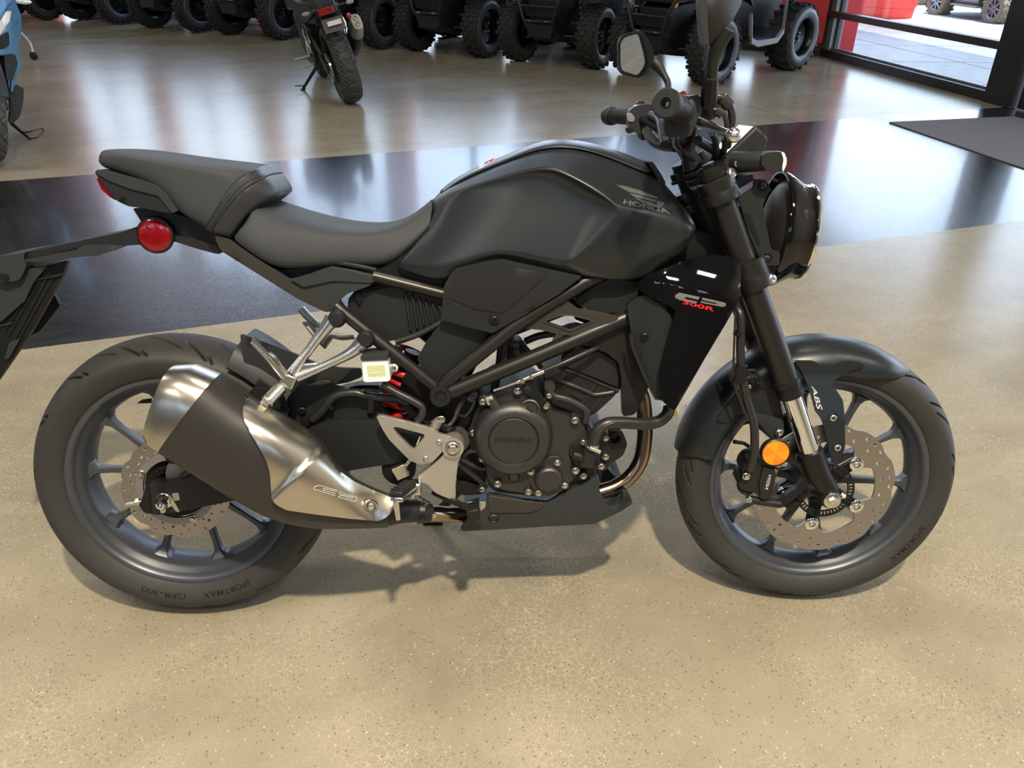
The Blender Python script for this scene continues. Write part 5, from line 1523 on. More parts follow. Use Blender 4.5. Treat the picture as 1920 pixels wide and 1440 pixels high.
bolt('muffler_stay_bolt', B.at(*q('D2', [(728, 305)])[0], -0.200), 0.006, M['deep'], muf, axis=(-0.3, -0.7, 0.6), style='allen')

# ---------------------------------------------------------------- foot controls
up_ = [rnd(q('D3', [(80, 450), (112, 445), (250, 480), (400, 520), (470, 560), (560, 575), (500, 640), (425, 720), (350, 742), (285, 718), (160, 592), (120, 530)]), 5), rnd(q('D3', [(180, 515), (210, 515), (375, 560), (360, 590), (305, 652), (290, 640), (200, 550)]), 4)]
fp = MB().panel(B, up_, -0.172, 0.010).obj('heel_guard', M['alloy'], bike, bevel=0.0025, seg=3)
lo_ = q('D3', [(500, 590), (540, 568), (590, 590), (605, 640), (590, 690), (572, 730), (556, 860), (558, 945), (540, 952), (470, 925), (430, 905), (395, 860), (345, 845), (330, 810), (400, 760), (480, 690), (495, 650)])
fh = MB().panel(B, rnd(lo_, 6), -0.170, 0.016).obj('footpeg_hanger', M['alloy'], bike, bevel=0.003, seg=3)
MB().lathe([(0.0, 0.004), (0.0145, 0.004), (0.016, -0.001), (0.0205, -0.001), (0.0215, 0.002), (0.0215, 0.03)], B.at(*q('D3', [(541, 640)])[0], -0.178), (0, 1, 0), 36).obj('pivot_ring', M['alloy'], fh)
bolt('pivot_bolt', B.at(*q('D3', [(541, 640)])[0], -0.174), 0.0135, M['zinc'], fh, style='hex')
for x, y in ((460, 603), (378, 703)):
    bolt('guard_bolt', B.at(*q('D3', [(x, y)])[0], -0.173), 0.0055, M['polished'], fp, style='allen')
# rubber-topped foot peg
pr0, pr1 = B.at(*q('D3', [(300, 880)])[0], -0.185), B.at(*q('D3', [(200, 950)])[0], -0.275)
pg = MB().beam(pr0, pr1, 0.026, 0.012, (0, 0, 1), 0.024, 0.010).obj('foot_peg', M['polished'], bike, bevel=0.003)
MB().beam(pr0 + Vector((-0.004, 0, 0.010)), pr1 + Vector((0, 0, 0.010)), 0.027, 0.014, (0, 0, 1), 0.026, 0.012).obj('peg_rubber', M['rubber'], pg, bevel=0.004, seg=3)
for k in range(6):
    c = pr0.lerp(pr1, 0.12 + 0.15 * k) + Vector((-0.002, 0, 0.0175))
    d = (pr1 - pr0).normalized()
    s_ = d.cross(Vector((0, 0, 1))).normalized()
    MB().beam(c - s_ * 0.011, c + s_ * 0.011, 0.004, 0.003).obj('peg_ridge', M['rubber'], pg, bevel=0.001)
MB().tube([pr1 + Vector((0, -0.002, -0.004)), pr1 + Vector((0.003, -0.004, -0.038))], [0.006, 0.0045], 10).obj('peg_feeler', M['zinc'], pg)
MB().quadbox(pr0 + Vector((0.004, 0.004, 0.0)), (0.012, 0, 0), (0, 0.014, 0), (0, 0, 0.012)).obj('peg_clevis', M['polished'], pg, bevel=0.003)
MB().tube([pr0 + Vector((0.0, -0.006, 0.016)), pr0 + Vector((0, -0.006, -0.018))], 0.004, 10).obj('peg_pin', M['zinc'], pg)
# brake pedal
pd = [B.at(*p) for p in q('D3', [(420, 900, -.150), (500, 940, -.160), (600, 985, -.185), (650, 1000, -.195)])]
bpd = MB().tube(pd, 0.0065, 10, 4).obj('brake_pedal', M['deep'], bike)
pp0 = B.at(*q('D3', [(665, 1015)])[0], -0.20)
MB().quadbox(pp0, (0.011, 0, 0.003), (0, 0.022, 0), (-0.003, 0, 0.011)).obj('pedal_pad', M['rubber'], bpd, bevel=0.003)
for k in range(4):
    MB().quadbox(pp0 + Vector((0.001, -0.018 + 0.012 * k, 0.012)), (0.010, 0, 0.003), (0, 0.002, 0), (-0.0008, 0, 0.003)).obj('pad_rib', M['rubber'], bpd)
MB().panel(B, rnd(q('D3', [(630, 965), (740, 965), (735, 1000), (650, 1050), (625, 1030)]), 4), -0.188, 0.004).obj('pedal_loop', M['alloy'], bpd, bevel=0.001)
sp = [B.at(*p, -0.150) for p in q('D3', [(310, 930), (395, 980)])]
coil = []
for k in range(61):
    t = k / 60
    c = sp[0].lerp(sp[1], t)
    d = (sp[1] - sp[0]).normalized()
    n1 = d.orthogonal().normalized(); n2 = d.cross(n1)
    coil.append(c + (n1 * math.cos(t * 2 * PI * 8) + n2 * math.sin(t * 2 * PI * 8)) * 0.006)
MB().tube(coil, 0.0014, 6).obj('pedal_spring', M['zinc'], bpd)
MB().quadbox(B.at(*q('D3', [(228, 780)])[0], -0.150), (0.012, 0, 0.006), (0, 0.008, 0), (-0.006, 0, 0.012)).obj('brake_switch', M['zinc'], bpd, bevel=0.002)
MB().tube([B.at(*p, -0.150) for p in q('D3', [(225, 790), (265, 735), (300, 690), (350, 570)])], 0.004, 10).obj('switch_rod', M['zinc'], bpd)
MB().lathe([(0, 0), (0.033, 0), (0.034, 0.004), (0.034, 0.02)], B.at(*q('D3', [(215, 770)])[0], -0.12), (0, 1, 0), 32).obj('sprocket_cover', M['deep'], bike)
mcp = [B.at(*p, -0.150) for p in q('D3', [(430, 520), (445, 490), (470, 470)])]
mc = MB().tube(mcp, [0.010, 0.010, 0.009], 14).obj('rear_master_cylinder', M['carrier'], bike)
bolt('banjo_bolt', B.at(*q('D3', [(472, 468)])[0], -0.158), 0.0075, M['zinc'], mc)
bolt('link_bolt', B.at(*q('D3', [(420, 1040)])[0], -0.15), 0.008, M['zinc'], bike)
MB().panel(B, rnd(q('D3', [(560, 840), (640, 845), (740, 875), (742, 905), (700, 920), (600, 925), (560, 890)]), 5), -0.10, 0.03).obj('lower_engine_mount', M['deep'], eng, bevel=0.003)

# pillion peg hanger, right
h1 = [B.at(*p) for p in q('C8', [(935, 225, -.135), (860, 320, -.142), (740, 480, -.152), (640, 610, -.160)])]
ph = MB().tube(h1, [0.0155, 0.0105, 0.0085, 0.0105], 14, 4).obj('pillion_hanger', M['polished'], bike)
h2 = [B.at(*p) for p in q('C8', [(1150, 395, -.138), (1060, 470, -.145), (880, 560, -.153), (680, 645, -.160)])]
MB().tube(h2, [0.0165, 0.0105, 0.0085, 0.0110], 14, 4).obj('hanger_lower_arm', M['polished'], ph)
MB().panel(B, rnd(q('C8', [(605, 590), (700, 560), (830, 548), (800, 590), (690, 655), (620, 640)]), 5), -0.160, 0.012).obj('hanger_web', M['polished'], ph, bevel=0.003)
MB().quadbox(B.at(*q('C8', [(615, 665)])[0], -0.166), (0.013, 0, -0.006), (0, 0.010, 0), (0.006, 0, 0.013)).obj('hanger_clevis', M['polished'], ph, bevel=0.003)
for (x, y) in ((965, 225), (1172, 375)):
    MB().lathe([(0, -0.004), (0.012, -0.004), (0.0165, 0.002), (0.017, 0.02), (0.0, 0.02)], B.at(*q('C8', [(x, y)])[0], -0.150), (0, 1, 0), 20).obj('hanger_boss', M['plastic'], ph)
pt = [B.at(*p) for p in q('C8', [(590, 640, -.172), (470, 500, -.180), (352, 385, -.186)])]
pgr = MB().tube(pt, [0.009, 0.0075, 0.004], 12, 3).obj('pillion_peg', M['polished'], bike)
for k in range(9):
    c = Vector(pt[2]).lerp(Vector(pt[1]), k / 9) + Vector((0.006, 0, 0.004))
    MB().quadbox(c, (0.003, 0, -0.003), (0, 0.006, 0), (0.002, 0, 0.002)).obj('peg_tooth', M['polished'], pgr)
MB().tube([B.at(*p) for p in q('C8', [(600, 610, -.178), (560, 560, -.182), (520, 500, -.184), (480, 470, -.184)])], 0.004, 8, 3).obj('peg_rail', M['polished'], pgr)
rb = [B.at(*q('C8', [(560, 720)])[0], -0.175), B.at(*q('C8', [(470, 815)])[0], -0.200)]
MB().tube(rb, [0.013, 0.0125], 18).obj('hanger_spacer', M['polished'], ph)
bolt('hanger_bolt', rb[1], 0.0125, M['zinc'], ph, axis=(rb[1] - rb[0]), style='hex')
# pillion hanger on the far side
fh_ = MB().tube([B.at(*p) for p in q('C8', [(1100, 340, .12), (1000, 350, .13), (930, 340, .14), (880, 400, .15)])], 0.0085, 10, 3).obj('far_pillion_hanger', M['alloy'], bike)
MB().panel(B, [rnd(q('C8', [(710, 245), (760, 240), (850, 330), (920, 390), (880, 445), (800, 360)]), 4), q('C8', [(740, 275), (765, 275), (810, 335), (800, 345)])], 0.145, 0.008).obj('far_peg_plate', M['alloy'], fh_, bevel=0.002)
MB().tube([B.at(*p, 0.15) for p in q('C8', [(700, 150), (780, 230), (860, 280)])], [0.008, 0.009, 0.008], 10, 3).obj('far_peg', M['alloy'], fh_)
for k in range(8):
    c = B.at(*q('C8', [(725 + 16 * k, 150 + 17 * k)])[0], 0.146)
    MB().quadbox(c, (0.003, 0, 0.003), (0, 0.006, 0), (0.002, 0, -0.002)).obj('far_peg_tooth', M['alloy'], fh_)

# rear brake fluid reservoir
rs_ = q('C8', [(1145, 515), (1332, 510), (1352, 660), (1335, 672), (1170, 678), (1158, 668)])
res = MB().panel(B, rnd(rs_, 4), -0.165, 0.045).obj('brake_reservoir', M['tank_fluid'], bike, bevel=0.004, seg=3)
MB().panel(B, rnd(q('C8', [(1135, 488), (1330, 474), (1338, 518), (1138, 526)]), 3), -0.168, 0.050).obj('reservoir_cap', M['plastic2'], res, bevel=0.002)
MB().panel(B, rnd(q('C8', [(1180, 560), (1310, 555), (1318, 635), (1192, 640)]), 3), -0.1655, 0.002).obj('fluid_window', M['fluid'], res)
V2, F2 = text_mesh2d('LOWER')
MB().add([tuple(B.at(*quadmap(q('C8', [(1205, 622), (1275, 618), (1273, 603), (1204, 607)]))(a, b_), -0.1672)) for a, b_ in V2], F2).obj('reservoir_lettering', M['tank_fluid'], res, smooth=0)
MB().panel(B, rnd(q('C8', [(1340, 560), (1380, 548), (1410, 575), (1395, 605), (1345, 610)]), 4), -0.150, 0.010).obj('reservoir_ear', M['tank_fluid'], res, bevel=0.002)
bolt('reservoir_bolt', B.at(*q('C8', [(1372, 578)])[0], -0.152), 0.0062, M['zinc'], res)
MB().panel(B, rnd(q('C8', [(1350, 520), (1410, 512), (1432, 540), (1420, 565), (1360, 560)]), 3), -0.145, 0.02).obj('reservoir_stay', M['deep'], res, bevel=0.002)
seg_tube('reservoir_hose', 'C8', [(1290, 690, -.145), (1400, 755, -.148), (1510, 810, -.150), (1580, 860, -.152), (1575, 920, -.155), (1545, 960, -.155)], 0.0075, 'hose', bike, 12, 6)
seg_tube('rear_brake_hose', 'C8', [(790, 950, -.110), (860, 890, -.112), (920, 810, -.115), (980, 770, -.117), (1100, 755, -.118), (1200, 780, -.118), (1400, 800, -.120), (1480, 830, -.120)], 0.0085, 'hose', bike, 12, 6)
for pts in ([(1185, 780), (1235, 780), (1230, 900), (1190, 900)], [(700, 940), (760, 930), (770, 990), (710, 1010)], [(900, 840), (940, 870), (930, 885), (890, 852)]):
    MB().panel(B, rnd(q('C8', pts), 3), -0.124, 0.012).obj('hose_clip', M['deep'], bike, bevel=0.002)
MB().tube([B.at(*p, -0.122) for p in q('C8', [(1140, 750), (1160, 735), (1230, 735), (1300, 742)])], 0.0035, 8, 3).obj('wiring', M['hose'], bike)
# rear shock: red spring
s0, s1 = B.at(775, 660, 0.0), B.at(735, 770, 0.0)
sh0 = MB().tube([s0, s1], 0.018, 16).obj('shock_absorber', M['deep'], bike)
coil = []
for k in range(141):
    t = k / 140
    c = s0.lerp(s1, t)
    d = (s1 - s0).normalized()
    n1 = d.orthogonal().normalized(); n2 = d.cross(n1)
    coil.append(c + (n1 * math.cos(t * 2 * PI * 6) + n2 * math.sin(t * 2 * PI * 6)) * 0.036)
MB().tube(coil, 0.0065, 8).obj('shock_spring', M['redpaint'], sh0)
MB().panel(B, rnd(q('C8', [(1440, 640), (1560, 560), (1700, 700), (1660, 860), (1500, 940), (1400, 800)]), 8), -0.06, 0.12).obj('frame_back_plate', M['deep'], bike, bevel=0.003)
# side stand on the far side and its foot
ss0, ss1 = B.at(800, 930, 0.10), Vector((0.50, 0.245, 0.06))

# ---------------------------------------------------------------- side stand (far side, carries the lean)
_down = Vector((_RB.T @ np.array([0, 0, 1.0])))                 # world up in the bike's axes
def ground_z(x, y):
    """height in the bike's axes of the floor below local x, y"""
    return -(_RB[2, 0] * x + _RB[2, 1] * y + _TB[2]) / _RB[2, 2]
sx_, sy_ = 0.50, 0.26
st1 = Vector((sx_, sy_, ground_z(sx_, sy_) + 0.012))
st = MB().tube([Vector((0.60, 0.11, 0.24)), st1], [0.013, 0.010], 12).obj('side_stand', M['deep'], bike)
MB().quadbox(st1 - _down.normalized() * 0.008, (0.025, 0, 0), Vector((0, 0.02, 0.02 * (-_RB[2, 1] / _RB[2, 2]))), _down * 0.004).obj('stand_foot', M['deep'], st, bevel=0.001)

# ---------------------------------------------------------------- radiator and shrouds
shr = q('D5', [(62, 425), (95, 370), (140, 322), (330, 252), (480, 190), (600, 166), (700, 162), (830, 178), (892, 188), (886, 340), (880, 490), (850, 562), (760, 720), (600, 985), (362, 1400), (335, 1388), (268, 1330), (238, 1200), (235, 1110), (300, 850), (372, 600), (330, 575), (280, 545), (200, 510), (130, 478)])
def shr_y(u, v):
    # upper facet leans in, crest line, lower facet leans in again
    (x1, y1), (x2, y2) = q('D5', [(240, 375), (860, 505)])
    d = (v - (y1 + (y2 - y1) * (u - x1) / (x2 - x1)))
    base = -0.186 + 0.03 * max(0, (1240 - u) / 60) * 0.35 + 1.3e-6 * (u - 1310) ** 2
    if d < 0:
        return base + 0.00030 * (-d) + 4.0e-6 * d * d
    return base - 0.00004 * d
shd = MB().panel(B, rnd(shr, 4), shr_y, 0.006, 9, [[(q('D5', [(240, 375)])[0][0] + (q('D5', [(620, 0)])[0][0] - 1180) * k / 12, q('D5', [(0, 375)])[0][1] + (q('D5', [(0, 130)])[0][1] - 440) * k / 12) for k in range(13)]]).obj('radiator_shroud', M['gloss'], bike, smooth=30, bevel=0.0025, seg=3)
mir(shd, 'far_radiator_shroud')
_tsr = tree_of(shd)
V2, F2 = text_mesh2d('300R', 0.02)
decal('model_lettering', V2, F2, quadmap(q('D5', [(420, 548), (672, 612), (682, 580), (428, 524)])), B, _tsr, M['red_print'], shd, -0.18, off=0.001)
for i_, poly in enumerate(([(365, 480), (395, 460), (560, 495), (548, 518), (450, 495), (440, 510), (540, 532), (530, 545), (400, 520), (362, 500)],
             [(580, 500), (740, 535), (768, 545), (765, 568), (740, 574), (560, 540), (570, 528), (690, 552), (700, 545), (575, 518)])):
    pp, tt = cdt([q('D5', poly)], 6)
    decal('model_initial', pp, tt, lambda u, v: (u, v), B, _tsr, M['lite_print'], shd, -0.18, off=0.001)
bolt('shroud_bolt', B.at(*q('D5', [(302, 1168)])[0], -0.176), 0.0062, M['polished'], shd, style='allen')
inn = q('D5', [(-20, 560), (60, 500), (130, 482), (250, 560), (330, 640), (340, 700), (290, 860), (235, 1090), (240, 1180), (275, 1312), (205, 1312), (120, 1130), (20, 880), (10, 760)])
ino = MB().panel(B, rnd(inn, 5), lambda u, v: -0.150 - 0.02 * min(1, max(0, (u - 1180) / 60)), 0.010, 14).obj('inner_shroud', M['plastic'], bike, bevel=0.003)
MB().panel(B, rnd(q('D5', [(0, 800), (24, 800), (36, 890), (130, 1120), (220, 1300), (270, 1300), (270, 1314), (205, 1314), (110, 1130), (14, 890)]), 3), -0.172, 0.012).obj('shroud_rib', M['plastic'], ino, bevel=0.002)
MB().panel(B, rnd(q('D5', [(140, 500), (300, 560), (290, 640), (220, 710), (180, 680), (150, 600)]), 8), -0.158, 0.01).obj('shroud_pocket', M['plastic2'], ino, bevel=0.003)
bolt('inner_bolt', B.at(*q('D5', [(122, 805)])[0], -0.162), 0.0075, M['deep'], ino, style='allen')
rad = MB().panel(B, rnd([(1215, 560), (1345, 560), (1270, 760), (1235, 750)], 5), -0.135, 0.27).obj('radiator', M['deep'], bike, bevel=0.004)
MB().panel(B, q('D5', [(330, 1395), (382, 1395), (382, 1450), (352, 1440)]), -0.10, 0.002).obj('warning_tag', M['yellow'], bike)

# ---------------------------------------------------------------- fork (turns with the bars)
f_top, f_low = S.at(1330, 312, -0.105), S.at(1482, 735, -0.105)
fd_ = (f_low - f_top).normalized()
f_end = S.at(1519, 848, -0.105)
def fork_leg(y, name):
    off = Vector((0, y + 0.105, 0))
    o = MB().tube([f_top + off, f_low + off], 0.0245, 28).obj(name, M['frame'], bike, front=True)
    MB().lathe([(0.0245, 0), (0.0268, 0.001), (0.0268, 0.012), (0.0250, 0.014), (0.0250, 0.022), (0.0268, 0.023), (0.0268, 0.036), (0.024, 0.038)], f_low + off - fd_ * 0.030, fd_, 32).obj('dust_seal', M['deep'], o)
    MB().tube([f_low + off - fd_ * 0.02, f_end + off + fd_ * 0.03], 0.0196, 28).obj('fork_slider', M['chrome'], o)
    MB().lathe([(0, -0.006), (0.012, -0.006), (0.014, -0.002), (0.0205, -0.002), (0.0205, 0.004), (0.0265, 0.005), (0.0265, 0.02)], f_top + off, fd_, 6 if False else 30).obj('fork_cap', M['deep'], o)
    return o
fk = fork_leg(-0.105, 'fork_leg')
fkf = fork_leg(0.105, 'far_fork_leg')
# bottom casting with axle lug
for sgn, par in ((-1, fk), (1, fkf)):
    yy = 0.105 * sgn
    e = Vector((f_end.x, yy, f_end.z))
    axle = Vector((WB, yy, FZ))
    MB().tube([e - fd_ * 0.004, e + fd_ * 0.05, axle + Vector((0, 0, 0.012))], [0.0255, 0.0245, 0.020], 22).obj('fork_bottom', M['deep'], par)
    MB().lathe([(0, -0.018), (0.019, -0.018), (0.022, -0.014), (0.022, 0.014), (0.019, 0.018), (0, 0.018)], axle, (0, 1, 0), 32).obj('axle_lug', M['deep'], par)
MB().lathe([(0.0, 0.010), (0.0130, 0.010), (0.0170, 0.0085), (0.0178, 0.004), (0.0178, 0.0)], Vector((WB, -0.1215, FZ)), (0, -1, 0), 30).obj('axle_flange', M['zinc'], fk)
MB().lathe([(0, 0.017), (0.008, 0.017), (0.0105, 0.015), (0.0105, 0.008)], Vector((WB, -0.1215, FZ)), (0, -1, 0), 6).obj('axle_bolt', M['zinc'], fk, smooth=20)
bolt('pinch_bolt', S.at(*q('D7', [(930, 1085)])[0], -0.112), 0.0075, M['zinc'], fk, axis=(0.8, -0.5, 0.1), style='hex')
# caliper mount web on the fork bottom
web = q('D7', [(545, 830), (640, 790), (720, 860), (860, 960), (870, 1050), (760, 1010), (700, 1000), (560, 1135), (500, 1175), (400, 1165), (350, 1165), (345, 1120), (480, 1110), (600, 1030), (655, 960), (620, 900)])
MB().panel(S, rnd(web, 5), -0.105, 0.016).obj('caliper_mount', M['deep'], fk, bevel=0.004, seg=3)
# triple clamps and stem
tcp = S.at(*q('C5', [(700, 560)])[0], 0)
def clamp_rings(px, dirn, r, h, name):
    c = S.at(*px, -0.105)
    out = []
    for sgn in (-1, 1):
        cc = Vector((c.x, 0.105 * sgn, c.z))
        out.append(MB().lathe([(r * 0.85, -h / 2), (r, -h / 2 + 0.002), (r, -0.003), (r * 0.975, -0.001), (r * 0.975, 0.001), (r, 0.003), (r, h / 2 - 0.002), (r * 0.85, h / 2)], cc, fd_, 36).obj(name if sgn < 0 else 'far_' + name, M['frame'], bike, front=True))
    return c, out
c_up, o_up = clamp_rings(q('C5', [(835, 575)])[0], fd_, 0.034, 0.046, 'upper_clamp')
c_lo, o_lo = clamp_rings(q('C5', [(1100, 1240)])[0], fd_, 0.0325, 0.058, 'lower_clamp')
up_d = -fd_
for c, o, th in ((c_up, o_up[0], 0.024), (c_lo, o_lo[0], 0.030)):
    s0_ = Vector((c.x - 0.034, 0, c.z))
    MB().beam(Vector((c.x - 0.012, -0.10, c.z)) + up_d * 0.002, Vector((c.x - 0.012, 0.10, c.z)) + up_d * 0.002, 0.055, th, up_d).obj('clamp_bridge', M['frame'], o, bevel=0.006, seg=3)
stm_ = S.at(*q('C5', [(535, 480)])[0], 0.0)
MB().lathe([(0.0, -0.012), (0.017, -0.012), (0.018, -0.008), (0.018, 0.0)], stm_, fd_, 6).lathe([(0.018, 0.0), (0.021, 0.001), (0.021, 0.006), (0, 0.006)], stm_, fd_, 28).obj('stem_nut', M['deep'], o_up[0], smooth=25)
MB().lathe([(0.0, -0.006), (0.020, -0.006), (0.022, 0.0), (0.022, 0.012), (0.018, 0.018), (0.022, 0.022), (0.022, 0.034), (0, 0.034)], S.at(*q('C5', [(565, 620)])[0], 0.0), fd_, 28).obj('stem_lock_ring', M['deep'], o_up[0])
bolt('clamp_bolt', S.at(*q('C5', [(932, 448)])[0], -0.120), 0.0098, M['polished'], o_up[0], axis=(0.45, -0.75, 0.4), style='allen')
MB().tube([S.at(*q('C5', [(932, 448)])[0], -0.116), S.at(*q('C5', [(900, 470)])[0], -0.09)], 0.011, 14).obj('clamp_lug', M['frame'], o_up[0])
bolt('clamp_bolt', S.at(*q('C5', [(1250, 1285)])[0], -0.118), 0.0105, M['polished'], o_lo[0], axis=(0.5, -0.85, 0.1), style='allen')
MB().tube([S.at(*q('C5', [(1250, 1285)])[0], -0.114), S.at(*q('C5', [(1195, 1300)])[0], -0.09)], 0.012, 14).obj('clamp_lug', M['frame'], o_lo[0])

# front mudguard
tipf, tipr = S.at(1703, 690, 0.0), S.at(1264, 838, 0.0)
af = math.atan2(tipf.z - FZ, tipf.x - WB); ar = math.atan2(tipr.z - FZ, tipr.x - WB)
if ar < 0: ar += 2 * PI
rr_f = math.hypot(tipf.z - FZ, tipf.x - WB); rr_r = math.hypot(tipr.z - FZ, tipr.x - WB)
rt_ = S.at(1490, 632, 0.0); rr_t = math.hypot(rt_.z - FZ, rt_.x - WB)
half = [(0.0, 0.0), (-0.003, 0.026), (-0.011, 0.050), (-0.024, 0.066), (-0.042, 0.074), (-0.058, 0.076)]
rings = []
NF = 48
for i in range(NF + 1):
    t = i / NF
    a = af + (ar - af) * t
    R0 = (rr_f * (1 - t) * (0.5 - t) * 2 + rr_t * 4 * t * (1 - t) + rr_r * t * (2 * t - 1)) if True else 0
    e = min(1, t / 0.16)
    k = 0.30 + 0.70 * math.sin(min(1, e) * PI / 2) ** 0.8
    e2 = min(1, (1 - t) / 0.06)
    k2 = 0.72 + 0.28 * math.sin(e2 * PI / 2)
    dd = 0.35 + 0.65 * min(1, t / 0.22)
    if t > 0.35: dd *= 1.0 + 0.15 * min(1, (t - 0.35) / 0.3)
    out = [(R0 + d * dd, -y * k * k2) for d, y in reversed(half)] + [(R0 + d * dd, y * k * k2) for d, y in half[1:]]
    inn_ = [(r - 0.004, y * 0.955) for r, y in reversed(out)]
    rings.append([(WB + r * math.cos(a), y, FZ + r * math.sin(a)) for r, y in out + inn_])
mgd = MB().loft(rings).obj('front_mudguard', M['matte'], bike, smooth=50, front=True)
stay = q('D6', [(690, 205), (790, 208), (825, 226), (900, 226), (938, 206), (1030, 215), (1045, 232), (960, 262), (905, 290), (880, 318), (905, 355), (935, 400), (945, 500), (946, 640), (920, 700), (890, 725), (866, 655), (850, 560), (830, 500), (800, 462), (778, 380), (755, 320), (735, 270)])
def st_y(u, v): return -0.080 - 0.026 * min(1, max(0, (v - 700) / 90))
stv = MB().panel(S, rnd(stay, 5), st_y, 0.008, 10).obj('mudguard_stay', M['matte'], bike, bevel=0.002, front=True)
_tst = tree_of(stv)
V2, F2 = text_mesh2d('ABS', 0.01, 0.2)
decal('brake_lettering', V2, F2, quadmap(q('D6', [(777, 328), (806, 450), (834, 448), (796, 330)])), S, _tst, M['silver_print'], stv, -0.09, off=0.0008)
for (x, y) in ((887, 490), (908, 640)):
    p = S.at(*q('D6', [(x, y)])[0], st_y(*q('D6', [(x, y)])[0]))
    MB().lathe([(0.007, 0.006), (0.0105, -0.0005), (0.0115, 0.0)], p, (0, 1, 0), 24).obj('stay_cup', M['deep'], stv)
    bolt('stay_bolt', p + Vector((0, 0.003, 0)), 0.0075, M['polished'], stv, style='allen')
MB().panel(S, rnd(q('D6', [(430, 330), (480, 300), (570, 290), (620, 400), (640, 500), (620, 560), (540, 540), (500, 480), (420, 470), (350, 520), (300, 500), (380, 400)]), 8), -0.078, 0.006, 14).obj('mudguard_inner_side', M['plastic'], mgd, bevel=0.002)
MB().panel(S, rnd(q('D6', [(490, 470), (560, 480), (640, 500), (640, 570), (600, 600), (560, 570), (520, 520)]), 4), -0.086, 0.008).obj('mudguard_bracket', M['plastic2'], mgd, bevel=0.002)
bolt('bracket_bolt', S.at(*q('D6', [(615, 562)])[0], -0.092), 0.0085, M['polished'], mgd, style='allen')
MB().panel(S, rnd(q('D6', [(440, 295), (560, 270), (590, 330), (470, 350)]), 4), -0.084, 0.01).obj('cable_guide_plate', M['deep'], mgd, bevel=0.002)
bolt('guide_screw', S.at(*q('D6', [(468, 333)])[0], -0.088), 0.0045, M['polished'], mgd, style='allen')
bolt('guide_screw', S.at(*q('D6', [(508, 322)])[0], -0.088), 0.0045, M['deep'], mgd, style='allen')

# caliper
calp = q('D7', [(215, 870), (250, 830), (330, 812), (400, 830), (440, 900), (450, 940), (430, 1000), (410, 1110), (380, 1125), (330, 1110), (300, 1070), (235, 1055), (190, 1040), (172, 1010), (190, 975), (225, 965), (200, 920)])
fc = MB().panel(S, rnd(calp, 8), -0.122, 0.055).obj('front_caliper', M['engine2'], bike, bevel=0.006, seg=3, front=True)
MB().panel(S, rnd(q('D7', [(350, 880), (440, 900), (450, 940), (405, 1110), (340, 1110), (325, 1000), (345, 930)]), 5), -0.128, 0.01).obj('caliper_face', M['engine2'], fc, bevel=0.002)
V2, F2 = text_mesh2d('NISIN', 0.01)
MB().add([tuple(S.at(*quadmap(q('D7', [(365, 1035), (395, 935), (415, 940), (390, 1045)]))(a, b_), -0.1286)) for a, b_ in V2], F2).obj('caliper_lettering', M['silver_print'], fc, smooth=0)
MB().tube([S.at(*p, -0.112) for p in q('D7', [(250, 1112), (340, 1130), (480, 1150)])], 0.0085, 14).obj('slide_pin', M['engine2'], fc)
bolt('slide_bolt', S.at(*q('D7', [(248, 1112)])[0], -0.118), 0.0085, M['polished'], fc, axis=(-0.8, -0.6, 0), style='hex')
bolt('hose_bolt', S.at(*q('D7', [(230, 945)])[0], -0.128), 0.0082, M['zinc'], fc, style='hex')
MB().lathe([(0.007, 0), (0.0195, 0), (0.0215, 0.004), (0.0195, 0.009), (0.007, 0.009)], S.at(*q('D7', [(225, 1010)])[0], -0.100), (0.2, -0.9, 0.5), 24).obj('caliper_boss', M['engine2'], fc)
MB().tube([S.at(*p, -0.118) for p in q('D7', [(235, 770), (255, 800), (280, 840)])], [0.006, 0.010, 0.012], 12).obj('bleed_nipple', M['deep'], fc)
# amber side reflector
rc_ = S.at(*q('D7', [(445, 776)])[0], -0.135)
rh = MB().lathe([(0.0, 0.012), (0.020, 0.012), (0.0295, 0.010), (0.0295, 0.0), (0.0270, -0.002), (0.0262, 0.0)], rc_, (0, 1, 0), 44).obj('side_reflector', M['deep'], bike, front=True)
for k in range(6):
    v_ = [rc_ + Vector((0, -0.0035, 0))]
    for j in range(7):
        a = math.radians(20 + 60 * k + 10 * j)
        v_.append(rc_ + Vector((0.0262 * math.cos(a), -0.0008, 0.0262 * math.sin(a))))
    MB().add(v_, [(0, j + 1, j + 2) for j in range(6)]).obj('amber_facet', M['orange' if k % 2 else 'orange2'], rh, smooth=60)
MB().tube([rc_ + Vector((0.0, 0.01, 0)), S.at(*q('D7', [(620, 860)])[0], -0.105)], 0.008, 10).obj('reflector_stay', M['deep'], rh)
MB().panel(S, rnd(q('D7', [(510, 1170), (600, 1130), (640, 1150), (600, 1180), (545, 1200)]), 3), -0.095, 0.02).obj('wheel_speed_sensor', M['deep'], bike, bevel=0.002, front=True)
MB().tube([S.at(*p, -0.11) for p in q('D7', [(430, 880), (480, 895), (540, 880), (580, 840), (600, 780)])], 0.0026, 8, 4).obj('sensor_lead', M['hose'], bike, front=True)
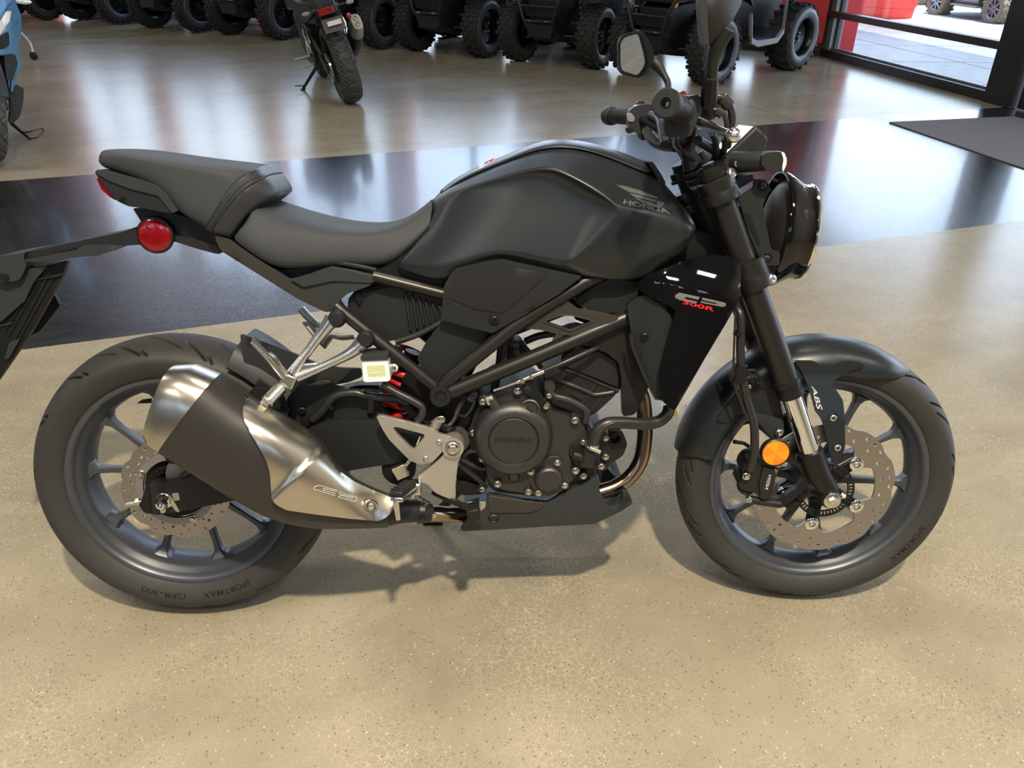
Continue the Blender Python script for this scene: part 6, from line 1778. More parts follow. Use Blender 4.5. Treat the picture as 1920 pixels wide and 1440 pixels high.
# brake hose and sensor wire down the fork
MB().tube([S.at(*p) for p in q('D5', [(760, 380, -.030), (800, 480, -.060), (845, 570, -.105), (880, 640, -.120), (885, 760, -.122), (882, 900, -.122), (890, 1090, -.122), (905, 1180, -.122)]) + q('D7', [(210, 250, -.122), (240, 400, -.124), (285, 560, -.128), (292, 700, -.132), (285, 800, -.132), (255, 900, -.128)])], 0.0085, 12, 5).obj('front_brake_hose', M['hose'], bike, front=True)
MB().tube([S.at(*p) for p in q('D5', [(740, 380, -.020), (790, 500, -.060), (838, 600, -.115), (840, 700, -.124), (832, 900, -.126), (828, 1060, -.128), (840, 1200, -.128)]) + q('D7', [(160, 330, -.128), (200, 430, -.128), (250, 540, -.130)])], 0.0022, 8, 5).obj('sensor_wire', M['hose'], bike, front=True)
hg_ = MB().lathe([(0.0085, -0.016), (0.0145, -0.016), (0.0145, 0.016), (0.0085, 0.016)], S.at(*q('D5', [(875, 1100)])[0], -0.122), (0, 0, 1), 20).obj('hose_guide', M['deep'], bike, front=True)
MB().lathe([(0.0085, -0.004), (0.0105, -0.004), (0.0105, 0.004), (0.0085, 0.004)], S.at(*q('D5', [(870, 780)])[0], -0.122), (0, 0, 1), 18).obj('cable_tie', M['deep'], hg_)
MB().tube([S.at(*p, -0.115) for p in q('D5', [(930, 1080), (990, 1075), (1020, 1110), (1060, 1125)])], 0.003, 8, 3).obj('guide_wire', M['deep'], hg_)

# ---------------------------------------------------------------- head lamp
hc = S.at(*q('C5', [(1258, 890)])[0], 0.0)
tl_ = math.radians(-5)
hax = Vector((math.cos(tl_), 0, math.sin(tl_)))
hl = MB().lathe([(0.108, -0.002), (0.113, -0.002), (0.1135, 0.002), (0.110, 0.014), (0.098, 0.034), (0.0935, 0.044), (0.092, 0.058), (0.089, 0.060), (0.086, 0.050), (0.090, 0.034), (0.104, 0.010)], hc, hax, 72, closed=True).obj('head_lamp', M['gloss'], bike, smooth=40, front=True)
MB().lathe([(0.0905, 0.056), (0.0935, 0.057), (0.0945, 0.060), (0.0930, 0.0635), (0.0895, 0.0635)], hc, hax, 72).obj('chrome_ring', M['chrome'], hl)
MB().lathe([(0.0895, 0.061), (0.085, 0.066), (0.06, 0.072), (0.03, 0.0745), (0.0, 0.075)], hc, hax, 56).obj('lamp_lens', M['lens'], hl)
MB().lathe([(0.0, -0.016), (0.045, -0.014), (0.080, -0.002), (0.098, 0.010), (0.101, 0.016)], hc, hax, 48).obj('lamp_back_shell', M['bronze'], hl)
brk = q('C5', [(1120, 500), (1150, 485), (1210, 495), (1245, 540), (1240, 590), (1190, 690), (1200, 790), (1255, 1050), (1325, 1072), (1318, 1180), (1180, 1175), (1150, 1100), (1080, 930), (1010, 700), (990, 640), (1120, 560)])
hb = MB().panel(S, rnd(brk, 6), -0.108, 0.010).obj('lamp_bracket', M['plastic'], bike, bevel=0.003, seg=3, front=True)
hb2 = MB().panel(S, rnd(brk, 6), -0.108, 0.010).moved(Matrix.Diagonal((1, -1, 1, 1))).obj('far_lamp_bracket', M['plastic'], bike, bevel=0.003, front=True)
MB().panel(S, rnd(q('C5', [(1040, 755), (1085, 760), (1170, 1000), (1155, 1035), (1085, 880)]), 4), -0.1095, 0.006).obj('bracket_recess', M['deep'], hb, bevel=0.001)
for x, y in ((1188, 545), (1220, 1118)):
    p = S.at(*q('C5', [(x, y)])[0], -0.109)
    MB().lathe([(0.006, 0.004), (0.0085, -0.001), (0.0095, 0.001)], p, (0, 1, 0), 24).obj('bracket_cup', M['deep'], hb)
    bolt('bracket_bolt', p + Vector((0, 0.001, 0)), 0.0055, M['engine'], hb, style='allen')
MB().panel(S, rnd(q('C5', [(930, 540), (1000, 470), (1110, 450), (1115, 500), (960, 590)]), 4), -0.09, 0.18).obj('lamp_support', M['plastic2'], hb, bevel=0.004)
MB().panel(S, rnd(q('C5', [(1190, 1180), (1290, 1180), (1300, 1210), (1200, 1240)]), 4), -0.085, 0.17).obj('lamp_lower_support', M['frame'], hb, bevel=0.003)
MB().panel(S, q('C5', [(980, 700), (1050, 720), (1130, 1000), (1180, 1170), (1100, 1120), (1020, 900)]), -0.04, 0.08).obj('lamp_wiring_box', M['deep'], hb)

# instrument display
ip = S.at(*q('C3', [(1060, 1080)])[0], 0.0)
i0, i1 = S.at(*q('C3', [(1010, 1115)])[0], -0.055), S.at(*q('C3', [(1110, 915)])[0], -0.055)
i2 = S.at(*q('C3', [(1225, 905)])[0], -0.055)
scr_n = None
b0 = [S.at(*q('C3', [p])[0], -0.060) for p in ((1005, 1118), (1222, 905), (1312, 1000), (1275, 1100), (1200, 1140), (1050, 1150))]
rg = [[Vector((p.x, y, p.z)) for p in b0] for y in (-0.060, 0.060)]
ins = MB().loft(rg).obj('instrument_housing', M['plastic'], bike, bevel=0.005, seg=3, front=True)
up_e = (b0[1] - b0[0])
nrm = Vector((0, 1, 0)).cross(up_e).normalized()
if nrm.x > 0: nrm = -nrm
m0 = b0[0] + up_e * 0.06 + nrm * 0.0022; m1 = b0[0] + up_e * 0.94 + nrm * 0.0022
MB().add([Vector((m0.x, -0.056, m0.z)), Vector((m0.x, 0.056, m0.z)), Vector((m1.x, 0.056, m1.z)), Vector((m1.x, -0.056, m1.z)),
          Vector((m0.x, -0.056, m0.z)) - nrm * 0.003, Vector((m0.x, 0.056, m0.z)) - nrm * 0.003, Vector((m1.x, 0.056, m1.z)) - nrm * 0.003, Vector((m1.x, -0.056, m1.z)) - nrm * 0.003],
         [(0, 1, 2, 3), (7, 6, 5, 4), (0, 4, 5, 1), (1, 5, 6, 2), (2, 6, 7, 3), (3, 7, 4, 0)]).obj('display', M['screen'], ins, smooth=0)
e0_, e1_ = q('C3', [(1215, 925), (1130, 1125)])
MB().tube([S.at(*p, -0.0612) for p in q('C3', [(1268, 960), (1130, 1120)])], 0.0012, 6).obj('housing_seam', M['deep'], ins)
# front indicators
def indicator(sgn):
    P_ = lambda x, y, yy: (lambda p: Vector((p.x, p.y * 1.0, p.z)))(S.at(*q('C3', [(x, y)])[0], yy))
    a, b_, c_ = P_(1060, 1170, -0.085), P_(1200, 1165, -0.12), P_(1360, 1150, -0.135)
    base = MB().tube([a, b_, P_(1290, 1160, -0.13)], [0.020, 0.0175, 0.0165], 14)
    base.panel(S, rnd(q('C3', [(1270, 1115), (1310, 1095), (1400, 1092), (1430, 1120), (1438, 1170), (1410, 1240), (1290, 1225), (1255, 1180)]), 4), -0.155, 0.035)
    if sgn > 0: base.moved(Matrix.Diagonal((1, -1, 1, 1)))
    return base.obj('front_indicator' if sgn < 0 else 'far_front_indicator', M['plastic'], bike, bevel=0.003, front=True)
fi = indicator(-1)
indicator(1)
MB().panel(S, rnd(q('C3', [(1400, 1090), (1425, 1100), (1442, 1150), (1438, 1190), (1412, 1242), (1408, 1200), (1418, 1150)]), 3), -0.157, 0.039).obj('indicator_lens', M['clear'], fi, bevel=0.001)
bolt('indicator_bolt', S.at(*q('C3', [(1083, 1178)])[0], -0.108), 0.0068, M['polished'], fi, style='allen')
MB().panel(S, rnd(q('C3', [(970, 1200), (1010, 1120), (1080, 1140), (1150, 1150), (1130, 1230), (1060, 1260), (1000, 1280)]), 5), -0.100, 0.20).obj('indicator_bracket', M['plastic'], bike, bevel=0.005, front=True)

# ---------------------------------------------------------------- handlebar and controls
hb_pts = [S.at(1250, 194, -0.385), S.at(1279, 206, -0.265), S.at(1296, 232, -0.165), S.at(1290, 258, -0.085), S.at(1284, 264, -0.045), S.at(1276, 265, 0.045), S.at(1262, 262, 0.085), S.at(1232, 238, 0.165), S.at(1192, 220, 0.265), S.at(1143, 217, 0.385)]
hbar = MB().tube(hb_pts, 0.0115, 16, 5).obj('handlebar', M['deep'], bike, front=True)
g0, g1 = hb_pts[0], hb_pts[1]
gd = (g0 - g1).normalized()
def grip(a, b, name, par):
    d = (a - b).normalized()
    L = (a - b).length
    prof = [(0.0115, 0.0), (0.0215, 0.0), (0.0215, 0.006), (0.0165, 0.009)]
    x = 0.012
    while x < L - 0.02:
        prof += [(0.0165, x), (0.0172, x + 0.001), (0.0172, x + 0.004), (0.0165, x + 0.005)]
        x += 0.008
    prof += [(0.0165, L - 0.018)]
    o = MB().lathe(prof, b, d, 28).obj(name, M['rubber'], par)
    MB().lathe([(0.015, L - 0.018), (0.0205, L - 0.016), (0.0215, L - 0.013), (0.0215, L + 0.004), (0.0195, L + 0.007), (0.008, L + 0.007), (0.0072, L + 0.005), (0, L + 0.005)], b, d, 36).obj('bar_end', M['plastic'], par)
    MB().lathe([(0.0, L + 0.0082), (0.005, L + 0.0080), (0.0068, L + 0.006)], b, d, 16).obj('bar_end_screw', M['gloss'], par)
    return o
grip(hb_pts[0], hb_pts[1], 'right_grip', hbar)
grip(hb_pts[9], hb_pts[8], 'left_grip', hbar)
# right switch housing and master cylinder
sw = MB().panel(S, rnd(q('C3', [(560, 850), (700, 700), (800, 680), (825, 700), (810, 840), (750, 985), (570, 990), (545, 900)]), 8), -0.245, 0.050).obj('right_switch_housing', M['plastic'], bike, bevel=0.008, seg=3, front=True)
MB().panel(S, rnd(q('C3', [(640, 680), (700, 650), (725, 680), (650, 690)]), 2), -0.235, 0.02).obj('kill_switch', M['redpaint'], sw, bevel=0.003)
mcy = MB().panel(S, rnd(q('C3', [(820, 690), (900, 680), (960, 690), (950, 800), (920, 860), (830, 880)]), 5), -0.205, 0.045).obj('front_master_cylinder', M['plastic'], bike, bevel=0.006, seg=3, front=True)
seg_tube('brake_hose_top', 'C3', [(840, 700, -.20), (930, 695, -.205), (990, 715, -.205), (1035, 770, -.20), (1048, 850, -.19), (1030, 960, -.17), (1015, 1050, -.14)], 0.0068, 'hose', bike, 10, 5, S, True)
MB().tube([S.at(*p, -0.205) for p in q('C3', [(975, 705), (1030, 765)])], 0.010, 12).obj('hose_boot', M['hose'], mcy)
seg_tube('throttle_cable', 'C3', [(830, 815, -.20), (900, 790, -.205), (960, 800, -.205), (1000, 850, -.20), (1010, 950, -.18), (990, 1080, -.14)], 0.0042, 'hose', bike, 10, 5, S, True)
MB().tube([S.at(*p, -0.205) for p in q('C3', [(930, 790), (975, 820)])], 0.0085, 12).obj('cable_boot', M['hose'], mcy)
# brake lever with ball end
lv = [S.at(*p) for p in q('C3', [(810, 880, -.225), (880, 905, -.262), (960, 940, -.310), (1030, 962, -.345)])]
lvo = MB().tube(lv, [0.0105, 0.0100, 0.0082, 0.0075], 14, 4, flat=0.75).obj('brake_lever', M['polished'], bike, front=True)
MB().ball(S.at(*q('C3', [(1060, 975)])[0], -0.365), 0.0112, 20).obj('lever_ball', M['polished'], lvo)
# bar clamps
for y in (-0.045, 0.045):
    c = hb_pts[4].lerp(hb_pts[5], 0.5 + y / 0.09)
    c = Vector((c.x, y, c.z))
    r_ = MB().lathe([(0.0115, -0.014), (0.020, -0.014), (0.021, -0.012), (0.021, 0.012), (0.020, 0.014), (0.0115, 0.014)], c, (0, 1, 0), 24).obj('bar_clamp' if y < 0 else 'far_bar_clamp', M['frame'], bike, front=True)
    low = S.at(*q('C5', [(640, 400)])[0], y)
    MB().tube([c, c.lerp(Vector((low.x, y, low.z)), 0.55), Vector((low.x, y, low.z))], [0.016, 0.015, 0.021], 16).obj('bar_riser', M['frame'], r_)
    MB().lathe([(0.021, 0), (0.0225, 0.002), (0.0225, 0.008), (0.019, 0.012), (0.0225, 0.016), (0.0225, 0.024)], Vector((low.x, y, low.z)) - Vector((0, 0, 0.004)), fd_, 22).obj('riser_bush', M['rubber'], r_)
# cables from the bars to the headstock
for pts, r in (([(640, 940, -.05), (680, 1060, -.06), (750, 1140, -.06), (860, 1200, -.05)], 0.005), ([(800, 1010, -.14), (880, 1060, -.10), (960, 1110, -.06), (1010, 1180, -.04)], 0.0085),
               ([(430, 940, .16), (470, 1010, .12), (540, 1050, .08), (640, 1060, .04)], 0.010), ([(460, 830, .19), (520, 860, .14), (545, 950, .08), (560, 1040, .04)], 0.009),
               ([(900, 960, -.13), (925, 1010, -.11), (930, 1100, -.09), (900, 1200, -.06)], 0.006), ([(820, 1090, -.03), (850, 1140, -.03), (870, 1200, -.03)], 0.006), ([(990, 990, -.10), (995, 1060, -.08), (960, 1140, -.06)], 0.006)):
    seg_tube('control_cable', 'C3', pts, r, 'hose', bike, 10, 5, S, True)
# left switch cluster
ls = MB().panel(S, rnd(q('C3', [(305, 800), (340, 770), (430, 745), (500, 765), (540, 830), (500, 900), (440, 960), (380, 970), (310, 930), (295, 860)]), 8), 0.225, 0.05).obj('left_switch_housing', M['plastic'], bike, bevel=0.008, seg=3, front=True)
MB().panel(S, rnd(q('C3', [(290, 820), (320, 808), (350, 850), (340, 880), (295, 875)]), 4), 0.222, 0.02).obj('switch_button', M['carrier'], ls, bevel=0.003)
MB().panel(S, rnd(q('C3', [(285, 920), (335, 915), (345, 950), (300, 965), (282, 945)]), 4), 0.220, 0.02).obj('horn_button', M['deep'], ls, bevel=0.003)
MB().panel(S, rnd(q('C3', [(370, 965), (440, 960), (440, 1005), (395, 1012), (375, 990)]), 3), 0.225, 0.03).obj('switch_lower', M['deep'], ls, bevel=0.003)
MB().panel(S, rnd(q('C3', [(355, 745), (375, 728), (415, 730), (420, 748)]), 3), 0.23, 0.03).obj('switch_upper', M['deep'], ls, bevel=0.002)
cl_ = [S.at(*p) for p in q('C3', [(500, 790, .24), (430, 780, .30), (350, 775, .36)])]
MB().tube(cl_, 0.006, 10, 3).obj('clutch_lever', M['polished'], ls)

# mirrors
def my(u, v): return 0.380 - (u - 1160) * 0.0020
hm = rnd(q('C3', [(224, 300), (252, 248), (370, 221), (412, 236), (460, 310), (492, 410), (440, 520), (375, 566), (250, 532), (226, 490)]), 8)
lm = MB().panel(S, hm, lambda u, v: my(u, v) + 0.002, 0.026, 9).obj('left_mirror', M['plastic'], bike, bevel=0.007, seg=4, front=True)
MB().panel(S, [rnd(q('C3', [(228, 310), (255, 262), (375, 228), (425, 400), (432, 470), (372, 558), (245, 522), (230, 480)]), 8), rnd(q('C3', [(238, 315), (262, 272), (370, 240), (412, 400), (420, 465), (365, 545), (252, 508), (240, 475)]), 8)], lambda u, v: my(u, v) - 0.002, 0.008, 9).obj('mirror_rim', M['gloss'], lm, bevel=0.0015)
MB().panel(S, rnd(q('C3', [(238, 315), (262, 272), (370, 240), (412, 400), (420, 465), (365, 545), (252, 508), (240, 475)]), 8), lambda u, v: my(u, v) - 0.0005, 0.004, 12).obj('mirror_glass', M['mirror'], lm, smooth=20)
ms = [S.at(*p) for p in q('C3', [(450, 430, .355), (500, 460, .350), (550, 530, .340), (585, 600, .330), (580, 680, .30), (560, 760, .26)])]
MB().tube(ms, [0.010, 0.0145, 0.0085, 0.0075, 0.0075, 0.0085], 14, 4).obj('mirror_stem', M['plastic'], lm)
rmh = rnd(q('C3', [(820, -160), (960, -230), (1090, -160), (1122, -20), (1110, 40), (1050, 150), (1000, 200), (890, 322), (845, 320), (825, 200), (815, 20)]), 10)
rm = MB().panel(S, rmh, lambda u, v: -0.345 + (u - 1345) * 0.0004 + 1.0e-5 * ((u - 1352) ** 2 + 0.5 * (v - 10) ** 2), 0.03, 9).obj('right_mirror', M['plastic'], bike, bevel=0.010, seg=4, front=True)
MB().panel(S, rnd(q('C3', [(818, -150), (850, -170), (868, 20), (880, 320), (845, 320), (822, 200), (812, 20)]), 4), -0.346, 0.03).obj('mirror_rim', M['plastic'], rm, bevel=0.003)
rs2 = [S.at(*p) for p in q('C3', [(1010, 200, -.318), (960, 290, -.312), (920, 400, -.300), (900, 540, -.285), (885, 640, -.26), (880, 740, -.23), (875, 800, -.21)])]
MB().tube(rs2, [0.015, 0.0125, 0.0105, 0.0085, 0.0085, 0.0085, 0.0085], 16, 4).obj('mirror_stem', M['plastic'], rm)
MB().tube([rs2[3], rs2[4], rs2[5]], [0.0105, 0.0135, 0.0135], 8).obj('stem_nut', M['deep'], rm, smooth=20)

# ================================================================== quad bikes in a row
M['quad'] = material('quad_black_plastic', (0.005, 0.005, 0.0055), 0.45)
M['quad2'] = material('quad_dark_metal', (0.003, 0.003, 0.0033), 0.5)
M['qrub'] = material('knobbly_tyre', (0.013, 0.0125, 0.012), 0.72, bump=0.3, bscale=120)
M['qrubside'] = material('tyre_side', (0.034, 0.037, 0.043), 0.45)
M['steelrim'] = material('black_steel_wheel', (0.008, 0.008, 0.009), 0.28, 0.3)
M['grey_trim'] = material('grey_fender_edge', (0.17, 0.175, 0.185), 0.45)
M['qprint'] = material('tyre_white_print', (0.006, 0.006, 0.007), 0.5)

def knob_tyre(R, w, rimr, nk, rows):
    """tyre with separate lugs, axis y, outer side towards -y"""
    b = MB()
    hw = w / 2
    b.lathe([(rimr, -hw * 0.86), (rimr + 0.018, -hw * 0.98), (R * 0.72, -hw * 1.03), (R * 0.86, -hw * 0.98), (R * 0.935, -hw * 0.80), (R * 0.955, -hw * 0.4), (R * 0.96, 0), (R * 0.955, hw * 0.4), (R * 0.935, hw * 0.80), (R * 0.86, hw * 0.98), (R * 0.72, hw * 1.03), (rimr + 0.018, hw * 0.98), (rimr, hw * 0.86)], (0, 0, 0), (0, 1, 0), 48)
    for k in range(nk):
        for (yy, ph, lw, ll, tilt) in rows:
            a = 2 * PI * (k + ph) / nk
            rr = R * 0.965 if abs(yy) < 0.6 else R * 0.945
            d = Vector((math.cos(a), 0, math.sin(a)))
            t = Vector((-math.sin(a), 0, math.cos(a)))
            ay = Vector((0, 1, 0))
            ct_, st_ = math.cos(tilt), math.sin(tilt)
            u, v_ = t * ct_ + ay * st_, ay * ct_ - t * st_
            dd = (d - ay * (-0.35 * yy)).normalized() if abs(yy) > 0.6 else d
            b.quadbox(d * rr + ay * yy * hw, u * ll, v_ * lw, dd * R * 0.035)
    return b
def steel_wheel(par, mesh_cache, key, R, w, rimr, loc, side, rows, nk):
    """one road wheel: tyre, side wall ring, steel rim, centre, cap, nuts"""
    if key not in mesh_cache:
        hw = w / 2
        ty = knob_tyre(R, w, rimr, nk, rows).mesh('tyre', M['qrub'], 30)
        sw_ = MB().lathe([(rimr + 0.004, -hw * 0.95), (rimr + 0.02, -hw * 1.02), (R * 0.74, -hw * 1.07), (R * 0.84, -hw * 1.02), (R * 0.85, -hw * 0.95)], (0, 0, 0), (0, 1, 0), 48).mesh('side_wall', M['qrubside'], 60)
        rm_ = MB().lathe([(rimr + 0.012, -hw * 0.93), (rimr + 0.006, -hw * 0.98), (rimr - 0.006, -hw * 0.9), (rimr - 0.014, -hw * 0.5), (rimr - 0.018, 0.0), (rimr - 0.018, hw * 0.7), (rimr + 0.006, hw * 0.92)], (0, 0, 0), (0, 1, 0), 48).mesh('rim', M['steelrim'], 40)
        cb = MB().lathe([(0.0, -hw * 0.30), (0.05, -hw * 0.30), (0.075, -hw * 0.22), (rimr - 0.03, -hw * 0.40), (rimr - 0.016, -hw * 0.1)], (0, 0, 0), (0, 1, 0), 32).mesh('wheel_centre', M['steelrim'], 40)
        cp_ = MB().lathe([(0.0, -hw * 0.30 - 0.035), (0.022, -hw * 0.30 - 0.033), (0.030, -hw * 0.30 - 0.02), (0.030, -hw * 0.28)], (0, 0, 0), (0, 1, 0), 20).mesh('wheel_cap', M['quad'], 40)
        nb = MB().lathe([(0.0, -0.014), (0.008, -0.014), (0.010, -0.010), (0.010, 0.0)], (0, 0, 0), (0, 1, 0), 6).mesh('wheel_nut', M['zinc'], 0)
        V2, F2 = text_mesh2d('MAXXIS', 0.02)
        rc_t = (rimr + R * 0.86) / 2 + 0.004
        lv = []
        for am in (-62,):
            for u, v in V2:
                a = math.radians(am) - (u - 0.5) * 0.19 / rc_t
                rr = rc_t + (v - 0.5) * 0.030
                lv.append((rr * math.cos(a), -hw * 1.10, rr * math.sin(a)))
        lt = MB().add(lv, F2).mesh('tyre_lettering', M['qprint'], 0)
        mesh_cache[key] = (ty, sw_, rm_, cb, cp_, nb, lt)
    ms_ = mesh_cache[key]
    o = link('wheel', ms_[2], par)
    o.location = loc
    o.rotation_euler = (0, 0, 0 if side < 0 else PI)
    for nm, me in zip(('tyre', 'side_wall'), ms_[:2]):
        link(nm, me, o)
    link('wheel_centre', ms_[3], o); link('wheel_cap', ms_[4], o); link('tyre_lettering', ms_[6], o)
    for k in range(4):
        a = PI / 4 + k * PI / 2
        x = link('wheel_nut', ms_[5], o)
        x.location = (0.055 * math.cos(a), -w / 2 * 0.30, 0.055 * math.sin(a))
    return o
QR = 0.315
_qc = {}
f_rows = [(-0.22, 0.0, 0.030, 0.017, 0.5), (0.22, 0.5, 0.030, 0.017, -0.5), (-0.62, 0.45, 0.026, 0.016, -0.3), (0.62, 0.95, 0.026, 0.016, 0.3), (-0.90, 0.0, 0.013, 0.016, 0.0), (0.90, 0.5, 0.013, 0.016, 0.0)]
r_rows = [(-0.30, 0.0, 0.052, 0.017, 0.6), (0.30, 0.5, 0.052, 0.017, -0.6), (-0.80, 0.1, 0.026, 0.019, 0.25), (0.80, 0.6, 0.026, 0.019, -0.25)]
QWB = 1.46
def build_quad():
    """x forward, front axle at x = 0"""
    t = empty('quad_bike')
    for s_ in (-1, 1):
        steel_wheel(t, _qc, 'f', QR, 0.20, 0.188, (0, 0.47 * s_, QR), s_, f_rows, 20)
        steel_wheel(t, _qc, 'r', 0.328, 0.27, 0.180, (-QWB, 0.46 * s_, 0.328), s_, r_rows, 18)
    # hull and skid plate
    MB().loft([[(x, y * w, z) for y, z in ((-0.55, zb), (0.55, zb), (0.9, zm), (1.0, zt), (-1.0, zt), (-0.9, zm))] for x, w, zb, zm, zt in ((0.34, 0.17, 0.34, 0.50, 0.66), (0.20, 0.22, 0.25, 0.45, 0.70), (-0.35, 0.24, 0.23, 0.45, 0.72), (-1.05, 0.24, 0.23, 0.45, 0.70), (-1.62, 0.20, 0.30, 0.50, 0.70))]).obj('hull', M['quad'], t, smooth=30, bevel=0.01)
    MB().loft([[(x, y, z) for y, z in ((-w, z0), (w, z0), (w * 1.15, z0 + 0.05), (-w * 1.15, z0 + 0.05))] for x, w, z0 in ((0.36, 0.10, 0.36), (0.24, 0.16, 0.255), (0.0, 0.19, 0.225), (-0.6, 0.2, 0.22))]).obj('skid_plate', M['quad2'], t, smooth=30, bevel=0.006)
    # front bumper: two uprights, cross bars, lower frame
    bm_ = MB().tube([(0.33, -0.13, 0.33), (0.42, -0.17, 0.46), (0.44, -0.22, 0.62), (0.40, -0.30, 0.76)], 0.017, 10, 4).obj('bumper', M['quad'], t)
    MB().tube([(0.33, 0.13, 0.33), (0.42, 0.17, 0.46), (0.44, 0.22, 0.62), (0.40, 0.30, 0.76)], 0.017, 10, 4).obj('bumper_upright', M['quad'], bm_)
    for z, w, x in ((0.46, 0.17, 0.42), (0.60, 0.21, 0.44)):
        MB().tube([(x, -w, z), (x + 0.01, 0, z), (x, w, z)], 0.014, 8).obj('bumper_bar', M['quad'], bm_)
    MB().loft([[(x, y * w, z) for y, z in ((-1, 0.30), (1, 0.30), (1.25, 0.44), (-1.25, 0.44))] for x, w in ((0.40, 0.13), (0.30, 0.15))]).obj('bumper_plate', M['quad'], bm_, bevel=0.008)
    MB().loft([[(x, y * 0.2, z) for y, z in ((-0.9, 0.50), (0.9, 0.50), (1.0, 0.60), (-1.0, 0.60))] for x in (0.37, 0.33)]).obj('bumper_recess', M['quad2'], bm_)
    for k in (-1, 1):
        MB().quadbox((0.43, 0.10 * k, 0.465), (0.008, 0, 0), (0, 0.02, 0), (0, 0, 0.006)).obj('tow_eye', M['zinc'], bm_)
    # suspension arms, shocks, brake hubs
    for k in (-1, 1):
        sus = MB().tube([(0.10, 0.14 * k, 0.30), (0.02, 0.36 * k, 0.30), (-0.10, 0.14 * k, 0.30)], 0.013, 8).obj('lower_arm', M['quad2'], t)
        MB().tube([(0.08, 0.15 * k, 0.44), (0.0, 0.36 * k, 0.40), (-0.10, 0.15 * k, 0.44)], 0.011, 8).obj('upper_arm', M['quad2'], t)
        sh = MB().tube([(0.0, 0.30 * k, 0.33), (-0.02, 0.20 * k, 0.72)], 0.018, 10).obj('shock', M['quad2'], t)
        co = []
        for i in range(73):
            u = i / 72
            c = Vector((0.0, 0.29 * k, 0.40)).lerp(Vector((-0.02, 0.21 * k, 0.68)), u)
            co.append(c + Vector((math.cos(u * 2 * PI * 6), math.sin(u * 2 * PI * 6), 0)) * 0.036)
        MB().tube(co, 0.0065, 6).obj('shock_spring', M['steelrim'], sh)
        MB().lathe([(0, -0.03), (0.07, -0.03), (0.085, -0.02), (0.085, 0.02), (0, 0.03)], (0, 0.385 * k, QR), (0, 1, 0), 24).obj('hub', M['quad2'], t)
        MB().beam((-0.02, 0.14 * k, 0.36), (0.03, 0.37 * k, 0.34), 0.016, 0.016).obj('tie_rod', M['steelrim'], t)
        MB().ball((0.40, 0.27 * k, 0.71), 0.028, 12, (0.6, 1, 1.2)).obj('marker_lamp', M['orange'], t)
        MB().tube([(-QWB, 0.15 * k, 0.30), (-QWB, 0.34 * k, 0.31)], 0.03, 10).obj('rear_axle', M['quad2'], t)
        # mudguards
        prof = [(0.50, 0.20), (0.49, 0.42), (0.43, 0.60)]
        rings = []
        for i in range(13):
            a = math.radians(42 + 100 * i / 12)
            rings.append([(0.47 * math.cos(a), y * k, 0.44 + 0.47 * math.sin(a) - d) for y, d in ((0.24, 0), (0.48, 0.0), (0.60, 0.05), (0.60, 0.06), (0.48, 0.012), (0.24, 0.012))])
        MB().loft(rings).obj('front_mudguard', M['quad'], t, smooth=40)
        rings = []
        for i in range(13):
            a = math.radians(38 + 104 * i / 12)
            rings.append([(-QWB + 0.50 * math.cos(a), y * k, 0.44 + 0.46 * math.sin(a) - d) for y, d in ((0.24, 0), (0.48, 0.0), (0.62, 0.05), (0.62, 0.06), (0.48, 0.012), (0.24, 0.012))])
        MB().loft(rings).obj('rear_mudguard', M['quad'], t, smooth=40)
        MB().loft([[(x, y * k, z) for y, z in ((0.22, z0), (0.60, z0 + 0.01), (0.60, z0 - 0.04), (0.22, z0 - 0.05))] for x, z0 in ((-0.38, 0.42), (-0.50, 0.36), (-0.92, 0.36), (-1.02, 0.44))]).obj('foot_well', M['quad'], t, bevel=0.006)
        MB().loft([[(x, y * k, z) for y, z in ((0.575, z0), (0.61, z0), (0.61, z0 - 0.05), (0.575, z0 - 0.05))] for x, z0 in ((-0.36, 0.62), (-0.42, 0.40), (-0.55, 0.36), (-0.90, 0.37), (-1.00, 0.45), (-0.98, 0.8))]).obj('foot_well_edge', M['grey_trim'], t, bevel=0.004)
    MB().loft([[(x, y * w, z) for y, z in ((-1, z0), (1, z0), (0.8, z1), (-0.8, z1))] for x, w, z0, z1 in ((0.35, 0.25, 0.70, 0.82), (0.0, 0.30, 0.72, 0.95), (-0.4, 0.22, 0.70, 0.95), (-0.6, 0.16, 0.68, 0.85))]).obj('front_cowl', M['quad'], t, smooth=30, bevel=0.02)
    MB().loft([[(x, y * w, z) for y, z in ((-1, z0), (1, z0), (0.85, z1), (-0.85, z1))] for x, w, z0, z1 in ((-0.55, 0.14, 0.70, 0.84), (-0.9, 0.18, 0.70, 0.82), (-1.35, 0.20, 0.72, 0.86), (-1.6, 0.18, 0.74, 0.84))]).obj('seat', M['seat'], t, smooth=30, bevel=0.02)
    MB().tube([(-0.42, -0.38, 1.04), (-0.38, -0.2, 1.06), (-0.32, 0, 1.0), (-0.38, 0.2, 1.06), (-0.42, 0.38, 1.04)], 0.013, 10, 4).obj('handlebar', M['quad'], t)
    for x0 in (0.30, 0.16, 0.02):
        MB().tube([(x0, -0.36, 0.93), (x0, 0.36, 0.93)], 0.010, 8).obj('rack_bar', M['quad2'], t)
    for y0 in (-0.36, 0.36):
        MB().tube([(0.32, y0, 0.93), (-0.02, y0, 0.93), (-0.06, y0 * 0.8, 0.80)], 0.011, 8).obj('rack_side', M['quad2'], t)
    return t
quad0 = build_quad()
q_right = [G(1330, 160), G(1116, 128), G(907, 107), G(715, 91), G(530, 74), G(375, 60), G(228, 45), G(90, 37)]
q_right = [Vector((p.x, p.y, 0)) for p in q_right]
